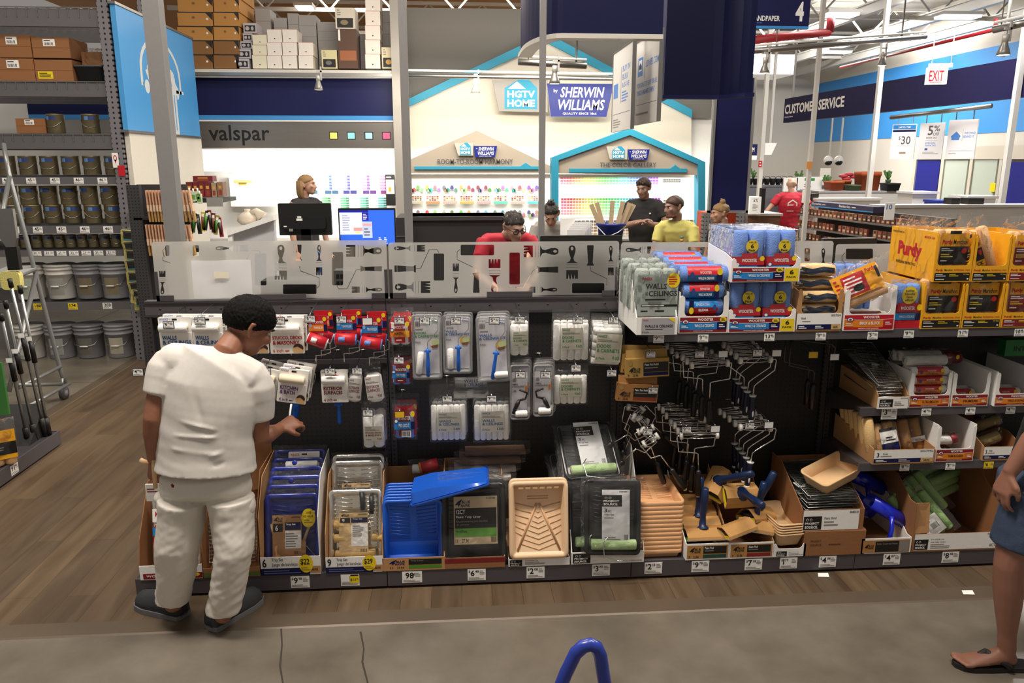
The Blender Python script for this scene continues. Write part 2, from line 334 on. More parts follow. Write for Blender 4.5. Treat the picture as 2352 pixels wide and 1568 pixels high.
for i in range(4):
    x0, x1 = BX[i] + .002, BX[i + 1] - .002
    g = thing('gondola_shelving', BAYL[i], 'store shelving', (x0, YK, 0), 0, 'gondola bays'); bays.append(g); W = x1 - x0; D = YB - YK
    m = MB(); m.box(0, W, D, D + .03, ZD, 1.32, PEG); m.build('back_panel', g)
    m = MB(); m.box(0, W, 0.01, D + .03, ZD - .02, ZD, DK2); m.build('base_deck', g)
    m = MB(); m.box(0, W, .0, .012, .016, ZD + .004, DK); m.box(0.0, W, .03, .05, 0, .02, BLK); m.box(0, .02, .02, D, 0.0, ZD - .02, DK2); m.build('kick_plate', g)
    m = MB(); m.box(.0, W, D - .018, D + .03, 1.315, 1.402, DK); m.box(.0, W, D - .024, D - .018, 1.32, 1.332, DK2); m.box(0, W, D - .024, D - .018, 1.39, 1.4, DK2)
    for k in range(8): m.cyl((W * (k + .5) / 8, D - .019, 1.36), (W * (k + .5) / 8, D - .017, 1.36), .005, BLK, 8)
    m.build('top_rail', g)
    for xx in ((0, W - .03) if i < 3 else (0,)):
        m = MB(); m.box(xx, xx + .03, D - .022, D + .03, ZD, 1.32, dots_mat('343134', .03, .025, .005, '050505', 'XZ'))
        m.build('upright', g)
    for t in KICK[i]:
        p = P(t[0], t[1], YK); m = MB(); hw = .046 if t[2] not in ('98',) else .05
        price(m, -hw, hw, -.032, .032, 0, t[2], '' if t[3] == 'c' else t[3], dol=t[3] != 'c')
        if t[3] == 'c': m.tn('¢', .56, .12, .42, BLK, 2)
        if len(t) > 4: m.q(.5, .15, .98, .75, YEL, 3); m.tn('$13', .52, .34, .58, BLK, 4); m.tn('98', .84, .34, .45, BLK, 4); m.q(.52, .03, .96, .14, BLK, 3); m.q(.05, .08, .48, .6, W_, 4)
        o = m.build('price_label', g); o.location = (p.x - x0, -.0015, ZD + .006 - .038 - (.01 if i == 0 else .006))
# slanted bar with hooks in the first bay
m = MB(); a, c = P(585, 832, YB - .02), P(888, 832, YB - .02); m.box(a.x - BX[0], c.x - BX[0], .455, .47, a.z - .012, a.z + .012, DK2); m.build('hook_bar', bays[0])
# end frame post at the far left of the run
# cantilever shelves
def shelf(bay, x0, x1, zt, yl, labels, depthback=YB, lip=.042):
    g = bays[bay]; m = MB(); gx, gy = g.location.x, g.location.y
    m.box(x0 - gx, x1 - gx, yl - gy + .01, depthback - gy, zt - .02, zt, DK2); m.box(x0 - gx, x1 - gx, yl - gy, yl - gy + .012, zt - lip, zt + .002, DK)
    m.prism([(yl - gy + .03, zt - .02), (depthback - gy, zt - .02), (depthback - gy, zt - .12)], 'x', x0 - gx + .003, x0 - gx + .008, DK2)
    o = m.build('shelf', g)
    for (px, py, a, c, *r) in labels:
        p = P(px, py, yl); m = MB(); s = r[0] if r else 1
        price(m, -.026 * s, .026 * s, -.019 * s, .019 * s, 0, a, c, bg=YEL if a == '6' else None); q = m.build('price_label', o); q.location = (p.x - gx, yl - gy - .002, zt - lip / 2 - .006 * s)
    return o
ZT, YT = 1.288, 3.60
shelf(2, .92, 2.056, ZT, YT, [(1513, 772, '9', '98'), (1615, 772, '3', '98'), (1767, 772, '13', '98'), (1885, 771, '3', '68'), (2004, 771, '5', '79')])
shelf(3, 2.066, 3.32, ZT + .004, YT, [(2087, 768, '9', '98'), (2211, 768, '11', '98'), (2340, 768, '10', '98')])
Y2, Y3 = 3.66, 3.62
Z2 = P(2150, 934, Y2).z; Z3 = P(2150, 1060, Y3).z
shelf(3, 2.058, 3.32, Z2, Y2, [(2042, 948, '3', '18', 1.6), (2127, 948, '4', '78'), (2228, 946, '4', '42'), (2320, 944, '4', '98')])
shelf(3, 2.058, 3.32, Z3, Y3, [(2077, 1075, '8', '98'), (2182, 1073, '3', '97'), (2270, 1070, '6', '')])
# ---- frosted panels with brush and roller cut-outs
YP = 4.035
def spx(sh, x0, x1, c, h, vert=False): return [[(x0 + s * (x1 - x0), c + t * h) if not vert else (c + t * h, x0 + s * (x1 - x0)) for s, t in p] for p in sh]
def el(cs, ct, a, b, n=14): return [(cs + a * math.cos(2 * math.pi * i / n), ct + b * math.sin(2 * math.pi * i / n)) for i in range(n)]
BR = [[(0, 0), (.02, -.2), (.1, -.3), (.2, -.28), (.38, -.12), (.47, -.18), (.53, -.5), (.53, .5), (.47, .18), (.38, .12), (.2, .28), (.1, .3), (.02, .2)], el(.1, 0, .055, .12),
      [(.575, -.5), (.583, -.5), (.583, .5), (.575, .5)], [(.66, -.5), (.668, -.5), (.668, .5), (.66, .5)],
      [(.74, -.5), (1, -.5), (1, -.34), (.86, -.3), (1, -.22), (1, -.1), (.84, -.06), (1, .02), (1, .16), (.87, .2), (1, .26), (1, .5), (.74, .5)]]
HN = [[(0, -.4), (.06, -.42), (.85, -.3), (1, -.5), (1, .5), (.85, .3), (.06, .42), (0, .4)]]
def rect(x0, y0, x1, y1): return [[tuple(p) for p in rr(x0, x1, y0, y1, 2.5, 2)]]
def wirep(pts, w=1.3):
    o1, o2 = [], []
    for i, p in enumerate(pts):
        a = Vector(pts[max(0, i - 1)]); b_ = Vector(pts[min(len(pts) - 1, i + 1)]); d = (b_ - a).normalized(); nn = Vector((-d.y, d.x)) * w / 2
        o1.append((p[0] + nn.x, p[1] + nn.y)); o2.append((p[0] - nn.x, p[1] - nn.y))
    return [o1 + o2[::-1]]
cutA = spx(BR, 495, 570, 570, 15) + rect(443, 563, 457, 588) + rect(380, 563, 389, 588) + wirep([(377, 590), (374, 575), (380, 568)]) + wirep([(374, 590), (374, 598), (392, 604)]) + spx(BR, 676, 622, 373, 14, True) + rect(585, 582, 612, 655) \
    + wirep([(598, 581), (596, 576), (576, 575)]) + wirep([(567, 597), (571, 586)]) + spx(BR, 562, 642, 645, 28, True) + spx(HN, 562, 598, 686, 16, True) + wirep([(688, 611), (690, 622), (733, 638), (733, 656), (728, 662)]) + rect(650, 653, 727, 675) + spx(BR, 562, 632, 733, 14, True) \
    + rect(763, 579, 788, 655) + wirep([(774, 656), (778, 663), (797, 663), (818, 620), (827, 619)]) + spx(HN, 877, 828, 617, 14) + spx(BR, 877, 795, 576, 27) + spx(BR, 878, 808, 665, 14)
cutB = spx(BR, 905, 976, 570, 15) + rect(996, 582, 1020, 644) + wirep([(1008, 580), (1004, 573), (986, 573), (966, 616), (955, 617)]) + spx(HN, 906, 955, 617, 18) + spx(BR, 907, 988, 659, 27) + rect(1058, 562, 1135, 586) + wirep([(1056, 573), (1050, 578), (1050, 596), (1092, 616), (1094, 628)]) + spx(HN, 672, 627, 1094, 18, True) \
    + spx(BR, 673, 605, 1047, 14, True) + spx(BR, 673, 595, 1136, 27, True) + rect(1170, 580, 1194, 653) + wirep([(1184, 660), (1202, 660), (1225, 620), (1234, 619)]) + spx(HN, 1282, 1234, 619, 17) + spx(BR, 1283, 1203, 577, 27) + spx(BR, 1280, 1212, 665, 14) \
    + spx(BR, 563, 640, 1314, 27, True) + spx(HN, 563, 610, 1356, 18, True) + wirep([(1356, 611), (1357, 622), (1394, 640), (1394, 655)]) + rect(1314, 650, 1388, 673) + spx(BR, 564, 632, 1403, 13, True)
cutC = spx(BR, 1437, 1504, 574, 16) + rect(1519, 587, 1545, 640) + wirep([(1532, 586), (1530, 578), (1508, 578), (1495, 606)]) + rect(1580, 567, 1632, 590) + wirep([(1579, 578), (1572, 582), (1572, 597), (1580, 604)]) + rect(1848, 570, 1860, 600) + spx(BR, 570, 636, 1891, 14, True)
cutD = rect(1943, 571, 2005, 595) + wirep([(1941, 580), (1934, 588), (1934, 597), (1950, 612)])
PAN = [(352, 889, cutA, 'frosted panel at the left end with paper taped on it', None), (893, 1421, cutB, 'frosted panel directly before the seated employee in glasses', None), (1425, 1911, cutC, 'frosted panel behind the stacked blue roller six packs', None), (1917, 2560, cutD, 'frosted panel behind the big yellow box', None)]
BRK = mt('4A474B', .45, .1)
for pi, (a, c, cut, lab, _) in enumerate(PAN):
    g = thing('frosted_panel', lab, 'glass panel', (P(a, 600, YP).x, YP, 1.409), 0, 'frosted panels'); gx = g.location.x
    X1 = P(c, 600, YP).x; zt = P((a + c) / 2, 553 if pi < 1 else 555 + (3 if pi > 2 else 0), YP).z
    W = X1 - gx; H = zt - 1.409
    cu = bpy.data.curves.new('film', 'CURVE'); cu.dimensions = '2D'; cu.fill_mode = 'BOTH'
    for pl in [rr(0, W, 0, H, .015, 3)] + [[(P(x, y, YP).x - gx, P(x, y, YP).z - 1.409) for x, y in p] for p in cut]:
        sp = cu.splines.new('POLY'); sp.points.add(len(pl) - 1); sp.use_cyclic_u = True
        for k, (x, z) in enumerate(pl): sp.points[k].co = (x, z, 0, 1)
    to = bpy.data.objects.new('t', cu); me = to.to_mesh(); m = MB(); m.add([(v.co.x, 0, v.co.y) for v in me.vertices], [tuple(p.vertices) for p in me.polygons], FROST); to.to_mesh_clear(); bpy.data.objects.remove(to); bpy.data.curves.remove(cu)
    m.build('film', g)
    m = MB(); m.rbox(0, W, .002, .006, 0, H, .015, GLASS); m.build('pane', g)
    for s in (0, 1):
        if pi == 3 and s: continue
        m = MB(); x = W if s else 0; d = -1 if s else 1
        m.box(min(x, x + d * .016), max(x, x + d * .016), -.008, -.002, -.006, .145, BRK); m.box(min(x, x + d * .085), max(x, x + d * .085), -.008, -.002, -.006, .022, BRK); m.build('bracket', g)
    if pi < 3:
        m = MB(); m.box(W * .42, W * .62 if pi else W * .64, -.008, -.002, -.006, .022, BRK); m.build('bracket', g)
PAPER, n_, L_, o_ = nodes('white_paper'); d_ = n_.new('ShaderNodeBsdfDiffuse'); d_.inputs[0].default_value = (.93, .93, .95, 1); t_ = n_.new('ShaderNodeBsdfTranslucent'); t_.inputs[0].default_value = (.93, .93, .95, 1); x_ = n_.new('ShaderNodeMixShader'); x_.inputs[0].default_value = .5; L_.new(d_.outputs[0], x_.inputs[1]); L_.new(t_.outputs[0], x_.inputs[2]); L_.new(x_.outputs[0], o_.inputs[0])
m = MB(); vs = []; x0, x1, z0, z1 = RC(443, 597, 579, 684, YP)
for j in range(5):
    for i in range(7): vs.append((x0 + (x1 - x0) * i / 6, YP - .006 - .004 * math.sin(i * 1.3 + j), z0 + (z1 - z0) * j / 4 - .002 * math.sin(i)))
m.add(vs, [(j * 7 + i, j * 7 + i + 1, j * 7 + i + 8, j * 7 + i + 7) for j in range(4) for i in range(6)], PAPER, True)
pp = m.build('paper_sheet'); tag(pp, 'blank white paper sheet taped onto the frosted panel above the painter', 'paper')
m = MB(); xa, xb, za, zb = RC(491, 624, 525, 639, YP - .012); m.box(xa, xb, YP - .0125, YP - .012, za, zb, mt('EFE6CF', .5)); m.build('tape', pp)
# ================================================================ goods hanging on the pegboard
TAGF = mt('2A2F4A', .4)
def hook(px, py, a, c, lab, YF=3.745, bgc=None, drop=.008, xo=0, side=False):
    p = P(px, py, YF); o = thing('peg_hook', lab, 'hook', (p.x, YF, p.z), 0, 'price hooks on the pegboard')
    m = MB(); m.tube([(xo, YB - YF, .035), (xo * .5, .05, .022), (0, .004, .018)], .0022, WIRE, 6); m.tube([(xo + .018, YB - YF, .035), (xo - .018, YB - YF, .035)], .003, WIRE, 6); m.tube([(0, .09, .0), (0, .01, -.02)], .002, WIRE, 6); m.build('rod', o)
    m = MB(); price(m, -.0235, .0235, -.0165, .0165, 0, a, c, bgc, TAGF, dol=bool(a)); m.build('price_tag', o)
    return o
HK = [(387, 746, '6', '98', 'over white packs left of the painter'), (459, 737, '5', '98', 'over white packs by the painter\'s neck'), (642, 737, '5', '48', 'over the red lettered masonry pack'), (712, 733, '5', '98', 'over the red roller with orange band'),
      (784, 734, '5', '48', 'over the middle red roller pack'), (844, 738, '', '', 'with empty tag over the third red roller pack'), (917, 737, '5', '38', 'over the red and orange twin pack'), (975, 738, '6', '18', 'over the doors and cabinets kit'),
      (1047, 737, '5', '98', 'over the middle blue handled kit'), (1135, 737, '5', '98', 'over the tilted blue handled kit'), (1194, 735, '5', '48', 'over the two roller green lettered bag'), (1327, 736, '9', '48', 'over the upper five roller bag'), (1409, 736, '12', '48', 'over the bags of stacked rollers'),
      (667, 854, '4', '48', 'over the kitchen and bath packs'), (610, 853, '5', '48', 'half behind the painter\'s shoulder'), (758, 854, '5', '98', 'over the exterior surfaces card'), (820, 853, '3', '98', 'over the pair of clear bags'), (916, 828, '4', '98', 'over the upper blue twin pack'),
      (1195, 861, '2', '98', 'over the left black handled kit'), (1253, 861, '2', '98', 'over the right black handled kit'), (1323, 846, '9', '48', 'over the lower five roller bag'), (1405, 857, '2', '48', 'with nothing hanging, below the 12.48 hook'),
      (845, 949, '5', '48', 'over the white two roller masonry bag'), (1027, 917, '9', '98', 'over the left six roller bag'), (1129, 916, '9', '98', 'over the right six roller bag'), (918, 952, '', 'y', 'with yellow tag over the lowest blue pack'),
      (1495, 814, '7', '88', 'over the upper brown pad box'), (1500, 897, '6', '54', 'on the lower brown pad box'), (1607, 814, '3', '38', 'over the upper white knobbed roller frames'), (1661, 813, '', '', 'with blank tag by the upper wire frames'), (1740, 811, '5', '98', 'over the upper navy handled frames'),
      (1784, 811, '', '', 'with blank tag by the upper navy handles'), (1868, 815, '', 'y', 'with yellow tag over the black frames'), (1917, 820, '', '', 'with blank tag beside the black frames'), (1488, 992, '2', '17', 'over the tangled small frames'), (1577, 987, '3', '98', 'over the lower white knobbed frames'),
      (1643, 985, '', '', 'with blank tag at the lower wire frames'), (1722, 978, '5', '98', 'over the lower navy handled frames'), (1766, 976, '', '', 'with blank tag by the lower navy handles')]
for px, py, a, c, l in HK:
    hook(px, py, a, '' if c == 'y' else c, 'metal peg hook ' + ('priced %s.%s ' % (a, c) if a else '') + l, YF=3.735 if px < 1440 else 3.70, bgc=mt('E9B91E', .5) if c == 'y' else None, xo=(1250 - px) * -.00002)
def spot(x0, y0, x1, y1, Y):
    a, b_, z0, z1 = RC(x0, y0, x1, y1, Y); return (a + b_) / 2, z1, b_ - a, z1 - z0
def roller(m, x0, x1, y, z, r, mat, axis='x', core=True):
    pts = [(x0, y, z), (x0 + .004, y, z), (x1 - .004, y, z), (x1, y, z)] if axis == 'x' else [(y, 0, 0)]
    m.tube(pts, [r * .86, r, r, r * .86], mat, 14)
    if core: m.tube([(x0 - .001, y, z), (x1 + .001, y, z)], r * .45, mt('D8C9A8', .7), 10)
def vroller(m, x, y, z0, z1, r, mat):
    m.tube([(x, y, z0), (x, y, z0 + r * .3), (x, y, z1 - r * .3), (x, y, z1)], [r * .75, r, r, r * .75], mat, 14)
# --- clear bags of foam rollers
def roller_bag(rect, n, lines, col, label, Y=3.765, hd=.18, cardbg='D9D5C4', horizontal=False, group='clear bags of white rollers', cu=(.24, .30, .80, .74), dd=1, rz=0):
    x, zt, w, h = spot(*rect, Y); o = thing('roller_bag', label, 'roller pack', (x, Y, zt), 0, group, (0, rz, 0))
    r = (w if not horizontal else h * (1 - hd)) / n / 2 * .94
    for i in range(n):
        m = MB()
        if horizontal: z = -h * hd - r - i * 2 * r * 1.04; roller(m, -w * .44, w * .44, .03, z, r, FOAM)
        else: vroller(m, -w * .46 + r + i * (w * .92 - 2 * r) / max(1, n - 1), .03, -h * .97, -h * (hd + .04), r, FOAM)
        m.build('roller', o)
    m = MB(); m.face(-w / 2, w / 2, -h, 0, .03 - r - .001); m.q(*cu, mt('#' + cardbg, .5), 1); u0, v0, u1, v1 = cu; du, dv = u1 - u0, v1 - v0
    k = len(lines)
    m.t('WHIZZ', u0 + .05 * du, v0 + .06 * dv, u0 + .4 * du, v0 + .14 * dv, col, 2); m.ln(u0 + .05 * du, v0 + .2 * dv, u1 - .1 * du, v0 + .3 * dv, 2, GRYT, 2)
    for i, t in enumerate(lines): m.t(t, u0 + .05 * du, v0 + (.38 + .16 * i) * dv, u0 + min(.93, .1 + .095 * len(t)) * du, v0 + (.51 + .16 * i) * dv, col, 2, .02)
    m.t('%d Pack' % n, u0 + .05 * du, v0 + .84 * dv, u0 + .38 * du, v0 + .93 * dv, col, 2); m.t('6 inch' if n == 6 else '4 inch', u0 + .68 * du, v0 + .76 * dv, u0 + .95 * du, v0 + .92 * dv, col, 2)
    m.build('label', o)
    m = MB(); bag(m, -w / 2, w / 2, .028 - r * 1.5, .032 + r * 1.5, -h * 1.02, 0, seed=rect[0], p=6, top=hd * .8); m.build('wrap', o)
    for k in range(dd): dup(o, (x + .006 * (k + 1), Y + (2 * r + .012) * (k + 1), zt + .006), label.replace('clear bag', 'rear clear bag') + (' , behind the front one' if k == 0 else ', furthest back'))
    return o
roller_bag((1171, 722, 1216, 820), 2, ['DOORS', '& CABINETS'], GRN, 'clear bag of two white rollers with green lettering', hd=.22, cu=(.16, .4, .94, .76))
roller_bag((1269, 720, 1357, 832), 5, ['DOORS', '& CABINETS'], GRN, 'clear bag of five white rollers, green lettering, upper of two')
roller_bag((1271, 838, 1353, 932), 5, ['DOORS', '& CABINETS'], GRN, 'clear bag of five white rollers, green lettering, lower of two', hd=.24, dd=0, cu=(.2, .33, .8, .78))
roller_bag((986, 885, 1072, 1017), 6, ['WALLS', '& CEILINGS'], TXB, 'clear bag of six white rollers with blue lettering, left one', hd=.32, cu=(.22, .48, .84, .82), dd=2)
roller_bag((1086, 885, 1173, 1017), 6, ['WALLS', '& CEILINGS'], TXB, 'clear bag of six white rollers with blue lettering, right one', hd=.32, cu=(.22, .46, .84, .82), dd=2)
roller_bag((1362, 738, 1436, 842), 5, ['DOORS', '& CABINETS'], GRN, 'clear bag of stacked white rollers beside the big white tray', horizontal=True, hd=.16, cu=(.16, .28, .96, .9), dd=3, rz=R(4))
roller_bag((830, 925, 883, 1032), 2, ['STUCCO, DECKS', '& MASONRY'], MAR, 'clear bag of two white rollers with maroon lettering', hd=.25, cu=(.12, .5, .9, .82), dd=1)
roller_bag((803, 838, 836, 926), 1, ['EXTERIOR', 'SURFACES'], MAR, 'narrow clear bag with orange oval, left of the pair', hd=.25, cu=(.1, .34, .98, .9), cardbg='E4E0DA', dd=0, rz=R(6), group='single roller bags')
roller_bag((833, 836, 873, 926), 1, ['EXTERIOR', 'SURFACES'], MAR, 'clear bag with orange oval, right of the pair', hd=.25, cu=(.05, .3, .95, .88), cardbg='E4E0DA', dd=0, rz=R(-6), Y=3.755, group='single roller bags')
x, zt, w, h = spot(1042, 868, 1122, 918, 3.86); o = thing('roller_bag', 'clear bag of white rollers lying flat across both six roller bags', 'roller pack', (x, 3.86, zt))
for i in range(2):
    m = MB(); roller(m, -w * .46, w * .46, .02 + .035 * i, -h * .3, .02, FOAM); m.build('roller', o); m = MB(); roller(m, -w * .5, w * .5, .0 + .035 * i, -h * .75, .02, FOAM); m.build('roller', o)
m = MB(); m.face(-w / 2, w / 2, -h, 0, -.002); m.t('WALLS', .3, .06, .7, .2, TXB, 1); m.t('& CEILINGS', .3, .22, .85, .38, TXB, 1); bag(m, -w * .5, w * .5, -.03, .07, -h, 0, seed=3); m.build('wrap', o)
# --- white cards with a small roller, wire frame and handle
def wire_frame(o, w, rz_, zr, down, hcol=None, r=.0024):
    m = MB(); m.tube([(w * .36, .012, zr), (w * .52, .012, zr), (w * .54, .014, zr - .01), (w * .5, .03, zr - .06), (w * .1, .034, zr - .075), (w * .06, .034, zr - .085), (w * .06, .034, -down)], r, CHROME, 6); m.build('wire_frame', o)
    if hcol:
        m = MB(); m.tube([(w * .06, .034, -down + .006), (w * .06, .034, -down - .004), (w * .06, .034, -down - .02), (w * .06, .034, -down - .05), (w * .06, .034, -down - .10), (w * .06, .034, -down - .108)], [.004, .014, .008, .011, .011, .006], hcol, 10); m.box(w * .06 - .02, w * .06 + .02, .028, .04, -down - .01, -down, hcol); m.build('handle', o)
def card_pack(rect, lines, col, label, Y=3.77, pic=None, rv=.28, size='6 inch', handle=True, copies=1, foam=FOAM, oval=None, rz=0):
    x, zt, w, h = spot(*rect, Y); o = thing('roller_card_pack', label, 'roller pack', (x, Y, zt), 0, 'white carded mini rollers', (0, rz, 0))
    m = MB(); m.rbox(-w / 2, w / 2, .0, .0025, -h, 0, .006, CARD); m.rbox(-w * .47, w * .47, -.002, 0, -h * .99, -h * (rv + .14), .004, CARD); m.box(-w / 2, w / 2, .0025, .03, -h * .1, -h * .02, CARD); m.face(-w / 2, w / 2, -h, 0, -.0015)
    m.t('WHIZZ', .04, .035, .32, .09, col, 2); m.rbox(-.012, .012, -.0012, -.001, -h * .09, -h * .04, .003, BLK)
    for i, t in enumerate(lines): m.t(t, .08, rv + .22 + .13 * i, min(.95, .1 + .085 * len(t)), rv + .335 + .13 * i, col, 3, .03)
    m.t(size, .08, .86, .38, .96, col, 3); m.ln(.42, .89, .62, .95, 1, col, 3)
    if pic: m.e(.82, .84, .15, .12, mt('4A2A22', .6), 3); m.pg([(.64, .84), (.8, .8), (.97, .9), (.95, .98), (.68, .98)], mt('D9B07A', .6), 4)
    if oval: m.e(.55, .2, .14, .06, mt('D9502A', .5), 3)
    m.build('card', o)
    m = MB(); roller(m, -w * .46, w * .4, -.012, -h * rv, .02, foam); m.build('roller', o)
    wire_frame(o, w, 0, -h * rv, h * 1.1, BLUE if handle else None)
    for k in range(copies): dup(o, (x + .012 * (k + 1), Y + .034 * (k + 1), zt + .008 * (k + 1)), label + ', hanging %s behind it' % ORD[k], rot=(0, rz + R(2 * k + 1), 0))
    return o
card_pack((366, 728, 442, 812), ['WALLS', '& CEILINGS'], TXB, 'white pack with blue lettering, left of painter, furthest left', handle=False)
card_pack((443, 728, 513, 812), ['WALLS', '& CEILINGS'], TXB, 'white pack with blue lettering just above the painter\'s shoulder', handle=False)
card_pack((540, 735, 616, 812), ['DOORS', '& CABINETS'], GRN, 'white pack with green lettering partly behind the painter\'s face', handle=False, copies=0, pic=1)
card_pack((619, 730, 698, 812), ['STUCCO, DECKS', '& MASONRY'], RED, 'white carded roller with big red lettering right of painter', pic=1, handle=False)
card_pack((585, 846, 645, 922), ['KITCHEN', '& BATH'], mt('6B3A8C', .5), 'white carded roller pack half behind the painter\'s sleeve', copies=2, foam=mt('E9DFC3', .8), rz=R(12))
card_pack((645, 848, 712, 926), ['KITCHEN', '& BATH'], mt('6B3A8C', .5), 'white carded roller with purple lettering in the painter\'s hand', Y=3.72, copies=2, foam=mt('E9DFC3', .8), pic=1, rz=R(9), size='4 inch')
card_pack((738, 850, 800, 924), ['EXTERIOR', 'SURFACES'], MAR, 'white carded roller with maroon lettering and orange oval', copies=0, oval=1, size='4 inch')
# --- red sleeved trim rollers
def red_pack(rect, band, label, tilt, Y=3.765, end=FOAM):
    x, zt, w, h = spot(*rect, Y); o = thing('trim_roller_pack', label, 'roller pack', (x, Y, zt), 0, 'red sleeved trim rollers')
    m = MB(); m.box(-w * .4, w * .42, 0, .003, -h * .55, 0, RED); m.face(-w * .4, w * .42, -h * .55, 0, -.001); m.q(0, .5, 1, .86, band, 1); m.t('WOOSTER', .2, .3, .8, .44, W_, 2); m.t('TRIM ROLLER', .25, .6, .75, .74, W_, 2); m.e(.85, .2, .1, .12, YEL, 2); m.e(.1, .55, .07, .1, mt('9CB3D8', .5), 2); m.q(.8, .5, 1, .86, NAVY, 2); m.build('card', o)
    a = -h * .76; m = MB(); M_ = Matrix.Rotation(tilt, 4, 'Y'); m.T = Matrix.Translation((0, -.01, a)) @ M_
    m.tube([(-w * .46, 0, 0), (w * .36, 0, 0)], .03, RED, 18); m.tube([(-w * .3, -.0305, .004), (-w * .05, -.0305, .004)], .012, end, 10); m.face(-w * .4, w * .3, -.03, .03, -.031); m.build('sleeve', o)
    m = MB(); m.T = Matrix.Translation((0, -.01, a)) @ M_; m.tube([(-w * .5, 0, 0), (-w * .49, 0, 0), (w * .4, 0, 0), (w * .41, 0, 0)], [.02, .027, .027, .02], end, 16); m.tube([(w * .405, 0, 0), (w * .42, 0, 0)], .006, BLK, 8); m.build('roller', o)
    m = MB(); m.tube([(w * .4, -.01, a - .01), (w * .5, -.01, a - .012), (w * .5, .0, a - .06), (w * .2, .01, a - .075), (-.02, .012, a - .078), (-.02, .012, a - .12)], .0028, CHROME, 6); m.build('wire_frame', o)
    dup(o, (x + .018, Y + .06, zt + .012), label + ', rear copy', rz=.05)
    return o
red_pack((705, 724, 757, 800), ORG, 'red sleeved roller with orange band and white ends', R(22))
red_pack((768, 722, 824, 795), LBL, 'red sleeved roller with blue band, left of two', R(4), end=WBLUE)
red_pack((827, 726, 882, 806), LBL, 'red sleeved roller with blue band under an empty tag', R(10), end=WBLUE)
# --- twin roller packs in printed clear bags
def twin(rect, body, bands, txt, label, Y=3.765, bar=False, copies=1):
    x, zt, w, h = spot(*rect, Y); o = thing('twin_roller_pack', label, 'roller pack', (x, Y, zt), 0, 'printed twin roller packs')
    for s in (-1, 1):
        m = MB(); vroller(m, s * w * .23, .03, -h * .97, -h * .25, w * .23, body); m.build('roller', o)
    rings = []; m = MB()
    for v in (.12, .34, .36, .9): rings.append([(w * .5 * math.sin(a) * (1 if v > .2 else .7), .03 - w * .26 * math.cos(a), -h * v) for a in [R(-95 + 190 * i / 12) for i in range(13)]])
    vs = [p for r_ in rings for p in r_]; fs = [(i * 13 + j, i * 13 + j + 1, i * 13 + j + 14, i * 13 + j + 13) for i in range(3) for j in range(12)]; m.add(vs, fs, RED if bands[0] == 'o' else DRED, True)
    m.face(-w * .44, w * .44, -h, 0, .03 - w * .27); m.q(0, .52, 1, .72, ORG if bands[0] == 'o' else LBL, 1); m.q(.8, .52, 1, .72, mt('F2B632', .5) if bands[0] == 'o' else NAVY, 2); m.t('WOOSTER', .2, .37, .8, .47, W_, 3); m.t(txt, .22, .57, .72, .66, BLK if bands[0] == 'o' else W_, 3); m.e(.9, .32, .1, .08, YEL, 3); m.e(.1, .5, .1, .06, mt('3F4C86', .5), 3); m.e(.1, .5, .07, .04, W_, 4)
    if bar: m.q(.35, .75, .8, .92, W_, 2); m.bars(.38, .77, .77, .9, BLK, 12, 3)
    else: m.t('2', .06, .76, .1, .84, W_, 3); m.ln(.3, .78, .75, .84, 1, W_, 3)
    m.build('printed_sleeve', o); m = MB(); bag(m, -w * .53, w * .53, .03 - w * .3, .03 + w * .3, -h * 1.05, .0, seed=rect[1], top=.12); m.build('wrap', o)
    if copies: dup(o, (x + .008, Y + w * .56 + .012, zt + .012), label + ', one behind')
    return o
twin((893, 720, 943, 795), FOAM, 'o', 'PAINTERS', 'red and orange printed twin roller pack with white rollers')
twin((897, 822, 945, 886), WBLUE, 'b', 'TRIM ROLLERS', 'blue twin roller pack with red print, upper of two')
twin((902, 922, 956, 1010), WBLUE, 'b', 'PRO DOO-Z', 'blue twin roller pack with barcode under the yellow tag', bar=True)
